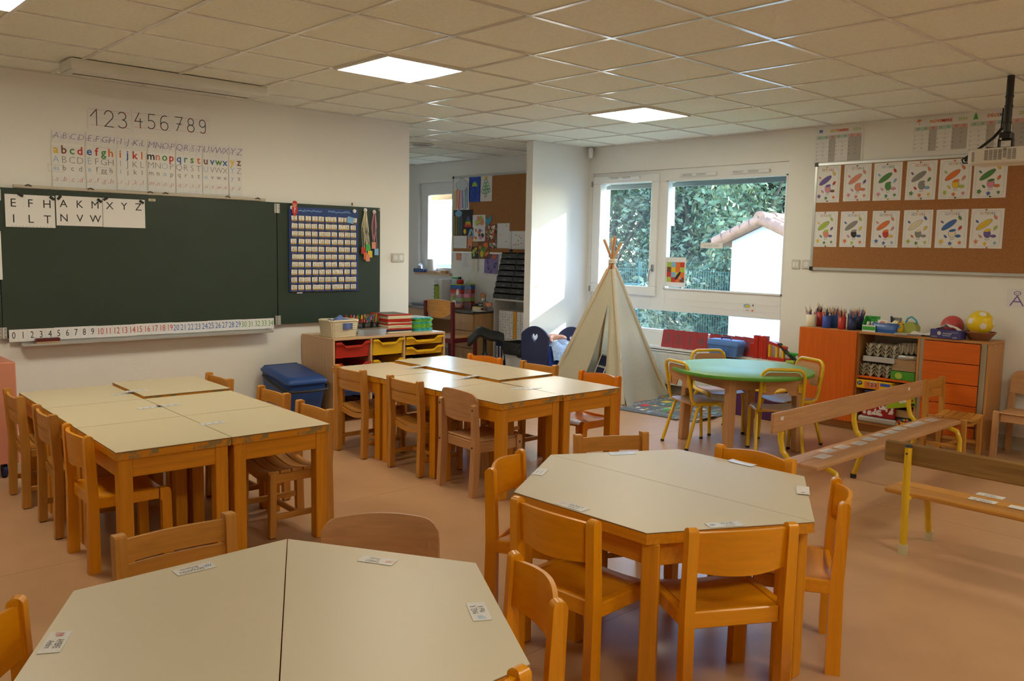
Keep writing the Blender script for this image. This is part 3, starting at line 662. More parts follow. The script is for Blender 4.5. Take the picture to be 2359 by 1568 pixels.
# ================================================================== green table and yellow tube chairs
t = thing('round_table', 'round green topped children\'s table with beech legs by the window', 'table', (5.62, 3.49, 0), A(-23))
b = mb('green_top', True); b.lathe([(0, .592), (.515, .592), (.520, .588)], 64); b.use('green_edge'); b.lathe([(.520, .588), (.522, .58), (.520, .566), (.512, .564), (0, .564)], 64); b.build('tabletop', t)
for sx in (-1, 1):
    for sy in (-1, 1): mb('beech_pale').bar((sx * .285, sy * .285, .564), (sx * .30, sy * .30, 0), .062, .062, .004, up=(0, 1, 0)).build('leg', t)
for i in range(4):
    a = i * PI / 2; o = mb('beech_pale_x').box((0, 0, 0), (.5, .024, .085), .003).build('apron', t); o.location = (math.cos(a) * .29, math.sin(a) * .29, .52); o.rotation_euler = (0, 0, a + PI / 2)
def tube_chair():
    t = thing('tube_chair', 'x', 'chair', group='yellow tube chairs round the green table'); w = .30; s = .345; h = .64; hw = w / 2; r = .0125
    def arc(c, a0, a1, rad, axes, n=6): return [axes(c[0] + rad * math.cos(a0 + (a1 - a0) * i / n), c[1] + rad * math.sin(a0 + (a1 - a0) * i / n)) for i in range(n + 1)]
    yb = lambda z: -.135 - (z - s) * .16      # leaning back
    b = mb('yellow_metal', True); pts = []
    side = [(.165, .008), (.150, s - .07), (.138, s - .03), (.105, s - .012), (0, s - .012), (-.09, s - .010), (-.122, s + .006), (-.137, s + .045)]
    L = [(-hw, y, z) for y, z in side]; top = []
    for i in range(7):
        a = PI - i * PI / 12; top.append((-hw + .06 + .06 * math.cos(a), h - .06 + .06 * math.sin(a)))
    pts = L + [(x, yb(z), z) for x, z in top] + [(-x, yb(z), z) for x, z in top[::-1]] + [(hw, y, z) for y, z in side[::-1]]
    b.tube(pts, r, 10); b.tube([(-hw, .04, s - .013), (hw, .04, s - .013)], .009, 8); b.tube([(-hw, -.10, s - .013), (hw, -.10, s - .013)], .009, 8); b.build('frame', t)
    for sx in (-1, 1):
        b = mb('yellow_metal', True); b.tube([(sx * hw, -.06, s - .02), (sx * (hw + .004), -.085, s - .045), (sx * (hw + .018), -.175, .008)], r, 10); b.use('rubber_black'); b.tube([(sx * (hw + .018), -.175, 0), (sx * (hw + .0175), -.172, .016)], .0145, 10); b.build('rear_leg', t)
        mb('rubber_black', True).tube([(sx * hw, .165, 0), (sx * hw, .164, .016)], .0145, 10).build('foot_cap', t)
        b = mb('yellow_metal'); b.box((sx * (hw - .02), yb(.50) + .006, .505), (.035, .004, .06)); b.use('chrome')
        for dz in (-.016, .016): b.ball((sx * (hw - .024), yb(.505) + .002, .505 + dz), .004, 8, 6)
        b.build('clamp_plate', t)
    b = mb('beech_pale_x'); b.sheet(lambda u, v: ((u - .5) * (w - .012) * (1 - .10 * (1 - v) ** 3), -.135 + v * .31, s + .004 - .010 * math.sin(PI * u) - .035 * max(0, v - .82) ** 1.2 * 3), 12, 10, .008); b.build('seat', t)
    b = mb('beech_pale_x'); out = []
    zl, zh, X = .452, h - .022, hw - .016
    for i in range(7): a = i * PI / 12; out.append((X - .045 + .045 * math.cos(a), zh - .045 + .045 * math.sin(a)))
    out += [(-x, z) for x, z in out[::-1]]; out += [(-X, zl), (-.058, zl)]
    for i in range(1, 8): a = PI - i * PI / 8; out.append((.052 * math.cos(a), zl + .052 * math.sin(a)))
    out += [(.058, zl), (X, zl)]
    b.prism(out, .000, .009, lambda p, q, r_: (p, yb(q) + .012 + r_, q)); b.build('backrest', t)
    return t
tc = tube_chair(); TL = 'yellow tube framed chair '
tc.location = (5.365, 3.715, 0); tc.rotation_euler = (0, 0, A(-21.5) - PI / 2); tc['label'] = TL + 'left of the green table, beside the teepee'
pa = math.atan2(.64, .77)
dup(tc, (5.585, 3.175, 0), A(44) - PI / 2, TL + 'in front of the green table, nearest the bench')
dup(tc, (5.93, 3.90, 0), A(-117) - PI / 2, TL + 'behind the green table, in front of the blue toolbox')
dup(tc, (6.03, 3.31, 0), A(158) - PI / 2, TL + 'right of the green table, before the orange door')
# ================================================================== benches
def bench(name, label, x0, x1, legs):
    """long axis = local x from x0 to x1; backrest on +y side, seat centre at y = 0"""
    t = thing(name, label, 'bench'); s = .300; Lx = x1 - x0
    for y in (-.056, .056): mb('beech_pale_x').box(((x0 + x1) / 2, y, s - .011), (Lx, .108, .022), .003).build('seat_board', t)
    mb('beech_pale_x').box(((x0 + x1) / 2, .178, .495), (Lx, .020, .115), .004).build('back_board', t)
    for i, x in enumerate(legs):
        b = mb('yellow_metal', True)
        b.tube([(x, .197, .53), (x, .195, .38), (x, .178, .315), (x, .14, .275), (x, .05, .268), (x, -.09, .268), (x, -.145, .250), (x, -.165, .195), (x, -.168, .02)], .0165, 12); b.use('rubber_black'); b.lathe([(0, .538), (.012, .536), (.0175, .528)], 12, (x, .197, 0)); b.build('leg_frame', t)
        mb('yellow_metal', True).tube([(x, .10, .262), (x, .115, .22), (x, .175, .02)], .0165, 12).build('rear_leg', t)
        lf, rl_ = [c for c in t.children if c.name.startswith('leg_frame')][i], [c for c in t.children if c.name.startswith('rear_leg')][i]
        for yy, pp in ((-.168, lf), (.177, rl_)): mb('rubber_black', True).tube([(x, yy, 0), (x, yy - .002 * (yy > 0), .03)], .0195, 12).build('foot_cap', pp)
    return t
b1 = bench('school_bench', 'long wooden bench on yellow tube legs with name cards along its seat', -1.035, 1.035, (-.90, .02, .87)); b1.location = (5.365, 2.300, 0)
for x, lb in ((-.945, 'small white price sticker at the near end of the long bench backrest'), (.79, 'small white price sticker at the far end of the long bench backrest')):
    o = mb('paper').box((0, 0, 0), (.032, .001, .02)).build('sticker'); o.location = (5.365 + x, 2.300 + .1672, .515); tag(o, lb, 'sticker', 'stickers on the long bench')
def bench2():
    t = thing('school_bench', 'darker worn wooden bench cut by the right border, its backrest toward the camera', 'bench', (4.33, .72, 0), A(90)); s = .302; x0, x1 = -1.07, 1.06
    for y in (-.056, .056): mb('beech_x').box(((x0 + x1) / 2, y, s - .012), (x1 - x0, .106, .024), .006).build('seat_board', t)
    mb('bench_back').box(((x0 + x1) / 2, .128, .497), (x1 - x0, .022, .105), .008).build('back_board', t)
    for x in (-.80, .935):
        b = mb('yellow_metal', True); b.tube([(x, .158, .535), (x, .156, .30), (x, .150, .24), (x, .142, .02)], .0175, 12); b.tube([(x, .15, .275), (x, .06, .275), (x, -.10, .275)], .012, 10); b.use('rubber_black'); b.lathe([(0, .548), (.015, .546), (.0185, .535)], 12, (x, .158, 0)); b.use('screw').tube([(x, .174, .505), (x, .1765, .505)], .005, 8); r1 = b.build('rear_leg', t)
        mb('yellow_metal', True).tube([(x, -.09, .285), (x, -.13, .20), (x, -.172, .02)], .0165, 12).build('front_leg', t)
        r2 = [c for c in t.children if c.name.startswith('front_leg')][-1]
        for yy, pp in ((.142, r1), (-.172, r2)): mb('rubber_cream', True).tube([(x, yy, 0), (x, yy, .05)], .022, 12).build('foot_cap', pp)
    return t
mat('bench_back', (.26, .145, .045), .45, grain=('x', .25), noise=None)
bench2()
# ================================================================== name cards
def card(label, M, w, h, lines, group, film=True, curl=0., extra=None, cat='name card'):
    b = MB()
    b.use('paper_lam')
    if curl: b.sheet(lambda u, v: ((u - .5) * w, (v - .5) * h, .002 + curl * (2 * u - 1) ** 2 * (1 if u > .5 else .2)), 10, 2, .0008)
    else: b.box((0, 0, .0009), (w, h, .0009))
    for (s_, x, y, size, m, *o) in lines: b.text(s_, x * w, y * h - size * .35, size, m, z=.0016 if not curl else .003, **(o[0] if o else {}))
    if extra: extra(b, w, h)
    ob = b.build('name_card', None, M); tag(ob, label, cat, group); return ob
def tcard(u, v, ang, w, h, lines, label, group='name cards on the six sided tables', **k):
    p = onz(u, v, TZ + .0005); return card(label, frame('T', p.x, p.y, TZ + .0004, ang), w, h, lines, group, **k)
def dash(b, w, h):
    rd = random.Random(int(w * 1e5) + len(b.v))
    for y, m in ((.14, 'ink_grey'), (-.2, 'ink_grey')):
        b.use(m); x = -w * .28 + rd.uniform(0, .008)
        while x < w * .28: q = rd.uniform(.004, .011); b.line([(x, y * h), (x + q * .5, y * h + rd.uniform(-.004, .004)), (x + q, y * h + rd.uniform(-.003, .003))], .0022, .0017); x += q + .004
def nm(up, lo): return [(up, .10, .17, .0160, 'ink', dict(sx=.66)), (lo, .10, -.22, .0150, 'ink', dict(wt='n', shear=.2, sx=.66))]
def scrib(c):
    def f(b, w, h):
        b.use(c)
        for i in range(3): b.line([(-w * .45 + i * .006, -h * .2), (-w * .40 + i * .007, h * .2), (-w * .36 + i * .006, -h * .1)], .0016, .0017)
    return f
CW, CHh = .105, .046
e1 = lambda a, b: math.atan2(b[1] - a[1], b[0] - a[0])
hexv = lambda c, a: [(c[0] + .598 * math.cos(a + i * PI / 3), c[1] + .598 * math.sin(a + i * PI / 3)) for i in range(6)]
tcard(448, 1310, e1((.62, 2.27), (1.2, 2.255)) + PI, CW, CHh, nm('BENJAMIN', 'Benjamin'), 'name card with a blue mark beside the slatted chair at the front left table', extra=scrib('ink_blue'))
tcard(870, 1291, e1((1.2, 2.255), (1.5, 1.735)) + PI, CW, CHh, nm('TIMÉO', 'Timéo'), 'name card before the rounded backrest chair at the front left table', extra=scrib('p_salmon'))
tcard(1103, 1408, e1((1.21, 1.235), (1.5, 1.735)), CW, CHh, nm('MAËL R.', 'Maël R.'), 'name card with pale blue crayon at the right edge of the front left table', extra=scrib('ink_lightblue'))
tcard(127, 1479, e1((.34, 1.775), (.62, 2.275)) + PI, CW, CHh, nm('AMBRE', 'Ambre'), 'name card with a red mark at the left edge of the front left table', extra=scrib('ink_red'))
tcard(1244, 1087, e1((2.06, 2.22), (2.6, 2.53)) + PI, CW * .9, CHh, [], 'name card nearest the left yellow chair on the right six sided table', extra=dash)
tcard(1318, 1166, A(-88), CW * 1.15, CHh, nm('SACHA P.', 'Sacha P.'), 'name card with a pink mark above the front left chair of the right table', extra=scrib('ink_pink'))
tcard(1669, 1208, A(-29), CW * 1.15, CHh, nm('LÉONIE', 'Léonie'), 'name card above the chair facing away at the right table', extra=scrib('ink_purple'))
tcard(1850, 1133, A(31), CW * .8, CHh, [('A', -.2, 0, .018, 'ink')], 'curled white name card peeling off at the right end of the right table', curl=.009)
tcard(1433, 1044, A(152), CW * 1.1, CHh, [], 'name card before the slatted chair at the far edge of the right table', extra=dash)
tcard(1709, 1067, A(90), CW * 1.1, CHh, [], 'curled name card before the far yellow chair at the right table', extra=dash, curl=.003)
def strip(u, v, lab, grp, z=TZ, ang=0.):
    p = onz(u, v, z); b = MB(); b.use('paper_lam').box((0, 0, .0008), (.12, .045, .0008))
    b.use('ink_grey')
    for i in range(3):
        x = (i - 1) * .036; b.line([(x - .008, -.012), (x + .004, -.004), (x - .006, .004), (x + .008, .012)], .004, .0014); b.line([(x - .006, .008), (x + .006, -.010)], .003, .0016)
    o = b.build('place_card', None, frame('T', p.x, p.y, z + .0006, ang)); tag(o, lab, 'place card', grp)
G1 = 'picture strips on the chalkboard group'; G2 = 'picture strips on the centre group'
strip(283, 907, 'white picture strip on the far left table of the chalkboard group', G1, ang=A(0)); strip(313, 900, 'white picture strip on the raised table closest to the chalkboard', G1, TZ * 1.02)
strip(346, 938.5, 'white picture strip on the middle left table of the chalkboard group', G1); strip(388, 934, 'white picture strip on the middle right table of the chalkboard group', G1); strip(490, 975, 'white picture strip on the front right table of the chalkboard group', G1)
strip(947, 848, 'white picture strip on the left far table of the centre group', G2); strip(967, 843.5, 'glossy picture strip on the farther half of the right side of the centre group', G2, TZ * 1.02)
strip(1064, 872.5, 'white picture strip on the left middle table of the centre group', G2); strip(1084, 867, 'white picture strip on the nearer half of the right side of the centre group', G2, TZ * 1.02)
strip(1195, 895, 'glossy picture strip at the left of the front seam of the centre group', G2); strip(1228, 894.5, 'glossy picture strip at the right of the front seam of the centre group', G2)
# cards lying on the benches
seq = ['first', 'second', 'third', 'fourth', 'fifth', 'sixth', 'seventh', 'eighth', 'ninth', 'tenth', 'last']
for i, (u, v) in enumerate(((1896, 1051), (1907.5, 1038), (1940, 1029), (1979, 1020.5), (2003, 1011), (2027, 1002), (2053, 995), (2071.6, 987), (2100, 980), (2118, 974), (2147, 967.5))):
    p = onz(u, v, .3005); card('white name card on the long bench, %s from its near end' % seq[i], frame('T', p.x, p.y, .3004, A(2) + random.uniform(-.05, .05)), .118, .066, [], 'name cards on the long bench', film=False, extra=dash)
for (u, v, up, lo, lb, f) in ((2282, 1142, 'PAUL', 'Paul', 'white name card on the far seat board of the cut off bench', 0), (2264, 1152.5, 'MAËL R.', 'Maël R.', 'white name card on the near seat board of the cut off bench', 0), (2358, 1172, '', '', 'name card half cut by the right border on the bench', 0)):
    p = onz(u, v, .3025); card(lb, frame('T', p.x, p.y, .3024, A(90)), .12, .055, [(up, 0, .18, .018, 'ink'), (lo, 0, -.22, .017, 'ink_grey', dict(shear=.2))], 'name cards on the cut off bench', film=False)
# ================================================================== chalkboard wall
BT = .03                                # board face stands this far off the wall
YB = YL - .04
def LP(u, v, y=YB): p = ony(u, v, y); return p.x, p.z
t = thing('chalkboard', 'long dark green chalkboard with a hinged wing on the right', 'chalkboard', (0, YB, 0))
def bd(name, x0, x1, z0=.790, z1=1.786, par=None):
    b = mb('chalkboard'); b.box(((x0 + x1) / 2, .012, (z0 + z1) / 2), (x1 - x0, .022, z1 - z0), .002); return b.build(name, par or t)
bd('main_panel', 1.378, 3.370); bd('wing_panel', 3.376, 4.377); bd('wing_panel', .372, 1.372)
for x in (1.375, 3.373):
    for z in (.825, 1.738):
        b = mb('beech_laminate_z' if 0 else 'alu'); 
        for sx in (-1, 1): b.box((x + sx * .013, -.001, z), (.022, .004, .075), .001)
        b.tube([(x, -.004, z - .037), (x, -.004, z + .037)], .005, 8); b.use('screw')
        for sx in (-1, 1):
            for dz in (-.024, 0, .024): b.tube([(x + sx * .015, -.002, z + dz), (x + sx * .015, -.0045, z + dz)], .003, 6)
        b.build('hinge', t)
mb('tape').box((1.378 + .001, 0, 0), (.001, .001, .001))
b = mb('tape'); p = LP(350, 458); b.box((p[0], -.0005, p[1] - .008), (.05, .002, .018)); b.use('ink_grey').box((p[0], -.0018, p[1] - .008), (.03, .0008, .006)); b.build('maker_plate', t)
mat('rail_beige', (.52, .47, .39), .5)
t = thing('chalk_rail', 'pale wooden hanging rail with hooks along the top edge of the chalkboard', 'rail', (0, YB, 0))
b = mb('rail_beige'); b.box((2.372, .0, 1.800), (1.80, .022, .020), .003); b.build('rail', t)
for x in (1.56, 1.95, 2.36, 2.47, 2.95, 3.2): mb('screw', True).tube([(x - .02, -.016, 1.806), (x, -.018, 1.812), (x + .02, -.016, 1.804)], .004, 6).build('hook', t)
t = thing('chalk_tray', 'grey metal chalk tray under the chalkboard', 'tray', (0, YB, 0))
b = mb('alu'); b.box((2.385, .010, .772), (1.80, .004, .075)); b.box((2.385, -.030, .737), (1.82, .085, .004)); b.box((2.385, -.071, .743), (1.82, .004, .014)); b.build('tray', t)
for x in (1.9, 2.3, 2.42, 2.68, 2.75, 3.02, 3.12): mb('screw').tube([(x, .006, .780), (x, .003, .780)], .004, 8).build('screw', t)
t = thing('eraser', 'brown felt board eraser lying in the left of the chalk tray', 'eraser', (1.635, YB - .035, .739)); mb('cardboard').box((0, 0, .010), (.15, .05, .02), .003).build('felt', t); mb('burgundy').box((0, 0, .031), (.15, .05, .022), .004).build('handle', t)
# number line: seven strips of five
for q in range(7):
    x0 = [20, 124.5, 221, 311, 397, 478, 554][q]; x1 = [126, 223, 314, 400, 480, 556, 631][q]
    v0 = [752, 746, 742, 738.5, 735, 731.5, 728][q]; v1 = [781, 774, 769, 765, 760.5, 756, 750.5][q]
    a = ony(x0, v0, YB - .004); c = ony(x1, v1 - (.0), YB - .004); w_, h_ = c.x - a.x, .083
    o_x = a.x; oz = .762 + .002 * (q % 2)
    b = mb('paper').box((w_ / 2, h_ / 2, 0), (w_, h_, .001)); b.use('ink_line')
    for i in range(1, 5): b.rect(w_ * i / 5, 0, .0012, h_, .0009)
    b.rect(0, h_ * .27, w_, .0008, .0009)
    m = ['ink', 'ink', 'ink_red', 'ink_red', 'ink_blue', 'ink_blue', 'ink_green'][q]
    for i in range(5): b.text(str(q * 5 + i), w_ * (i + .5) / 5, h_ * .27, .048, m, wt='n', z=.0012, sx=.72)
    tag(b.build('number_strip', None, frame('L', o_x, oz, .04 + .004 + .0016 * (q % 2))), 'white strip with the numbers %d to %d below the chalkboard' % (q * 5, q * 5 + 4), 'number strip', 'number line under the chalkboard')
# three letter sheets held by magnets
def sheetL(name, label, cat, u0, v0, u1, v1, dep, draw, group=None, m='paper', rot=0., thick=.0008, ydep=None):
    y = YL - dep; a = ony(u0, v0, y); c = ony(u1, v1, y); w_, h_ = c.x - a.x, a.z - c.z
    b = mb(m).box((w_ / 2, h_ / 2, 0), (w_, h_, thick)); draw(b, w_, h_); o = b.build(name, None, frame('L', a.x, c.z, dep, rot)); return tag(o, label, cat, group)
def letters(r1, r2, base=False):
    def f(b, w, h):
        for row, yy in ((r1, .62), (r2, .14)):
            for i, ch in enumerate(row): b.text(ch, w * (.16 + .34 * i), h * yy, h * .265, 'ink', wt='n', z=.001)
        if base:
            b.use('paper_grey')
            for i in range(12): b.oval(w * (.13 + .07 * i), h * .03, .004, .003, z=.001)
        if base: b.use('paper_lam'); b.rect(w * .35, h * .50, w * .5, h * .02, .0007, .3); b.rect(w * .42, h * .42, w * .4, h * .015, .0007, -.2)
    return f
sheetL('letter_sheet', 'white letter sheet reading E F H I L T on the chalkboard', 'poster', 10, 446, 128, 525, .043, letters('EFH', 'ILT', True), 'letter sheets on the chalkboard', 'paper_lam')
sheetL('letter_sheet', 'white letter sheet reading A K M N V W on the chalkboard', 'poster', 128, 450, 237, 522, .043, letters('AKM', 'NVW'), 'letter sheets on the chalkboard')
sheetL('letter_sheet', 'white letter sheet reading X Y Z with a blank lower half', 'poster', 236, 455.5, 335, 525.5, .043, letters('XYZ', ''), 'letter sheets on the chalkboard')
for (u, v, r, lb) in ((47, 449, .5, 'left magnet of the E F H sheet'), (120, 456.5, .6, 'right magnet of the E F H sheet'), (136.5, 455, -.9, 'left magnet of the A K M sheet'), (229, 462, .7, 'right magnet of the A K M sheet'), (243, 458, -.6, 'left magnet of the X Y Z sheet'), (326, 465, .6, 'right magnet of the X Y Z sheet')):
    p = ony(u, v, YB - .006); o = mb('rubber_black').box((0, 0, .004), (.034, .017, .008), .002).build('magnet', None, frame('L', p.x, p.z, .045, -r)); tag(o, 'small black bar magnet, ' + lb, 'magnet', 'magnets on the chalkboard')
# number posters with stroke-drawn digits
def arcp(cx, cy, rx, ry, a0, a1, n=14): return [(cx + rx * math.cos(math.radians(a0 + (a1 - a0) * i / n)), cy + ry * math.sin(math.radians(a0 + (a1 - a0) * i / n))) for i in range(n + 1)]
DIG = {1: [[(0, .55), (.42, 1), (.42, 0)]], 2: [arcp(.3, .70, .3, .30, 170, -35) + [(0, 0), (.62, 0)]], 3: [arcp(.27, .76, .28, .24, 150, -80) , arcp(.27, .26, .32, .26, 85, -150)], 4: [[(.34, 1), (0, .42), (.58, .42)], [(.42, .62), (.42, 0)]],
       5: [[(.55, 1), (.08, 1), (.06, .55)] + arcp(.24, .30, .31, .29, 115, -140)], 6: [arcp(.36, .62, .36, .38, 70, 180) + [(0, .3)] + arcp(.30, .29, .30, .29, 180, 540)], 7: [[(0, 1), (.6, 1), (.12, 0)], [(.14, .5), (.5, .5)]], 8: [arcp(.3, .75, .25, .25, -90, 270, 20), arcp(.3, .26, .3, .26, 90, 450, 20)], 9: [arcp(.28, .72, .27, .27, 0, 360, 20), [(.55, .75), (.55, .25)] + arcp(.30, .25, .25, .25, 0, -140, 10)]}
def digposter(ds):
    def f(b, w, h):
        b.use('ink_pink')
        for yy in (.20, .80): b.rect(w * .05, h * yy, w * .9, .0022, .0009)
        b.use('ink_line').rect(w * .05, h * .5, w * .9, .0016, .0009)
        for i, d in enumerate(ds):
            s_ = h * .60; ox = w * (.07 + .315 * i)
            for st in DIG[d]:
                P = [(ox + x * s_ * .86, h * .2 + y * s_) for x, y in st]; b.use('ink').line(P, .0055, .0012); b.use('ink_red')
                q = P[len(P) // 2]; b.poly([(q[0] - .006, q[1] - .004), (q[0] + .006, q[1] - .004), (q[0], q[1] + .008)], .0016)
    return f
for ds, u0, v0, u1, v1 in (((1, 2, 3), 200, 237, 303, 309), ((4, 5, 6), 303, 247, 398, 313), ((7, 8, 9), 397, 258, 485, 319)): sheetL('number_poster', 'white poster with the handwriting model digits %d %d %d high on the wall' % ds, 'poster', u0, v0, u1, v1, .002, digposter(ds), 'digit posters above the alphabet')
# alphabet sheets
AL = 'abcdefghijklmnopqrstuvwxyz'; GRP = ['abcd', 'efgh', 'ijkl', 'mnop', 'qrst', 'uvwx', 'yz']
KC = ['yellow', 'brown', 'green', 'red', 'blue', 'red', 'green', 'orange', 'orange', 'blue', 'red', 'orange', 'black', 'salmon', 'green', 'red', 'blue', 'teal', 'green', 'orange', 'brown', 'blue', 'green', 'blue', 'yellow', 'brown']
xs = [(420, 698), (700, 945), (955, 1200), (1208, 1440), (1440, 1660), (1660, 1876), (1878, 1990)]; zt = [705, 730, 755, 783, 803, 820, 835]; zm = [832, 852, 876, 893, 915, 935, 942]; ze = [1195, 1205, 1215, 1225, 1235, 1245, 1255]
def cur(n):
    def f(b, w, h):
        b.use('ink_line')
        for i in range(6): b.rect(0, h * (.1 + .14 * i), w, .0009, .0007)
        L = GRP[n]
        for i, ch in enumerate(L): b.use('ink_line').rect(w * (i + .06) / len(L), 0, .0012, h, .0008); b.text(ch.upper(), w * (i + .5) / len(L), h * .36, h * .50, 'ink_blue' if 0 else 'ink_purple', wt='t', shear=.18, z=.0011); q = w * (i + .5) / len(L); b.line(arcp(q - .014, h * .46, .008, .010, 0, 270, 8), .0018, .0012)
    return f
def alpha(n):
    def f(b, w, h):
        L = GRP[n]; N = len(L)
        b.use('ink_line')
        for i in range(5): b.rect(0, h * (.05 + .05 * i), w, .0008, .0007)
        for i, ch in enumerate(L):
            x = w * (i + .5) / N; vow = ch in 'aeiouy'; k = AL.index(ch)
            b.use('ink_line').rect(w * (i + .06) / N, 0, .0012, h * .33, .0008)
            b.text(ch, x, h * .82, h * .20, 'p_' + KC[k], wt='b', z=.0011); b.text(ch, x + .001, h * .82 + .001, h * .20, 'p_' + KC[k], wt='b', z=.0012)
            b.text(ch.upper(), x, h * .60, h * .17, 'ink_lightblue' if vow else 'ink_grey', wt='t', z=.0011)
            if ch in 'ag': b.text(ch + ch, x, h * .42, h * .12, 'ink_lightblue' if vow else 'ink_grey', z=.0011); b.use('ink_grey'); [b.line(s_, .001, .0011) for s_ in ([(x - .05, h * .38), (x + .05, h * .38), (x + .05, h * .54), (x - .05, h * .54), (x - .05, h * .38)],)]
            else: b.text(ch, x, h * .42, h * .13, 'ink_lightblue' if vow else 'ink_grey', z=.0011)
            b.text(ch, x, h * .16, h * .13, 'ink_red', wt='t', shear=.25, z=.0011); b.use('ink_red').line([(x - .024, h * .165), (x - .010, h * .172)], .0014, .0012)
    return f
nmz = ['A to D', 'E to H', 'I to L', 'M to P', 'Q to T', 'U to X', 'Y and Z']
for n in range(7):
    u0, u1 = xs[n][0] / 3.563, xs[n][1] / 3.563
    sheetL('cursive_strip', 'lined paper strip with cursive capitals %s on the wall' % nmz[n], 'poster', u0, 100 + zt[n] / 3.563, u1, 100 + (zt[n] + 128) / 3.563 + .5, .003, cur(n), 'cursive capitals above the chalkboard')
    sheetL('alphabet_sheet', 'alphabet sheet %s with coloured letters above the chalkboard' % nmz[n], 'poster', u0, 100 + zm[n] / 3.563, u1, 100 + ze[n] / 3.563, .0045, alpha(n), 'alphabet sheets above the chalkboard', 'paper_lam')
# pocket chart with a hundred cards
CX0, CX1, CZ0, CZ1 = 3.474, 4.140, 1.052, 1.757; yc = YB - .012
t = thing('pocket_chart', 'blue hundred chart with ten rows of clear pockets hanging on the chalkboard wing', 'pocket chart', (CX0, yc, CZ0)); cw, chh = CX1 - CX0, CZ1 - CZ0
b = mb('pocket_blue' if 'pocket_blue' in MATS else mat('pocket_blue', (.018, .05, .22), .45).name); b.box((cw / 2, .006, chh / 2), (cw, .006, chh), .001); b.build('backing', t)
b = mb('ink_lightblue')
rd = random.Random(3)
M0 = Matrix(((1, 0, 0, 0), (0, 0, -1, 0), (0, 1, 0, 0), (0, 0, 0, 1)))
b.M = M0
for i in range(2):
    x = cw * (.13 + .42 * i)
    for q in range(14): b.line([(x + q * .016, chh - .030 + rd.uniform(-.004, .004)), (x + q * .016 + .010, chh - .026 + rd.uniform(-.008, .008))], .006, -.0012 * -1.5)
b.build('heading', t)
for r in range(10):
    z = chh - .068 - r * .0637 - .055
    pz = mb('pocket_blue'); pz.box((cw / 2, -.006, z + .004), (cw * .985, .002, .010)); pz.build('pocket', t)
for (x, z) in ((.02, .99), (.92, .985)): mb('paper', True).tube([(cw * x + .01, 0, chh * z), (cw * x + .01, -.012, chh * z)], .016, 14).build('hook', t)
mat('card_ochre', (.62, .38, .055), .5)
for r in range(10):
    for c in range(10):
        n = r * 10 + c; m = {57: 58, 58: 57, 56: 56}.get(n, n)
        w_, h_ = .052, .055; x = CX0 + .018 + c * .0635 + rd.uniform(-.006, .006); z = CZ1 - .068 - r * .0637 - h_ - .003; rot = rd.uniform(-.07, .07)
        b = mb('paper_cream').box((0, h_ / 2, 0), (w_, h_, .0007)); b.use('card_ochre').box((0, h_ * .19, .0003), (w_, h_ * .38, .0007))
        b.text(str(m), 0, h_ * .33, .034, 'ink', wt='t', z=.0012, sx=.85)
        if n == 8: pass
        tag(b.build('number_card', None, frame('L', x + w_ / 2, z, YL - yc + .0035, rot)), 'cream number card reading %d in the blue hundred chart' % m, 'number card', 'number cards in the hundred chart')
o = mb('sky_card' if 0 else 'ink_lightblue').poly([(-.03, -.025), (.035, -.028), (.032, .0), (.037, .026), (-.028, .03)], 0.001); o.use('p_sky').box((0, 0, 0), (.06, .05, .0008)); p = ony(807, 507, yc - .012)
tag(o.build('paper_tag', None, frame('L', p.x, p.z, YL - yc + .010, -.15)), 'small sky blue paper tag covering the number 8 in the hundred chart', 'tag')
# child figure card with a question mark
p = ony(678.5, 476, yc - .01); b = mb('p_red').poly([(-.022, -.055), (.022, -.055), (.026, .0), (-.026, .0)], .001); b.use('p_salmon').oval(0, .018, .022, .022, z=.0014); b.use('p_red').poly([(-.022, .026), (.026, .024), (.018, .044), (0, .050), (-.018, .044)], .0018); b.use('p_brown').oval(-.021, .012, .005, .009, z=.0016); b.oval(.021, .012, .005, .009, z=.0016)
b.use('ink').oval(-.007, .016, .002, .003, z=.002); b.oval(.007, .016, .002, .003, z=.002); b.text('?', 0, -.046, .042, 'paper', wt='b', z=.002); b.use('p_red').poly([(-.010, -.075), (.010, -.075), (.012, -.055), (-.012, -.055)], .001)
tag(b.build('figure_card', None, frame('L', p.x, p.z, YL - yc + .012)), 'card of a child in a red cap on the hundred chart corner', 'card')
p = ony(690, 673, yc); tag(mb('paper').box((0, 0, 0), (.05, .001, .008)).build('label_slip', None, Matrix.Translation((p.x, yc - .003, 1.047))), 'narrow white slip under the lower left of the hundred chart', 'slip')
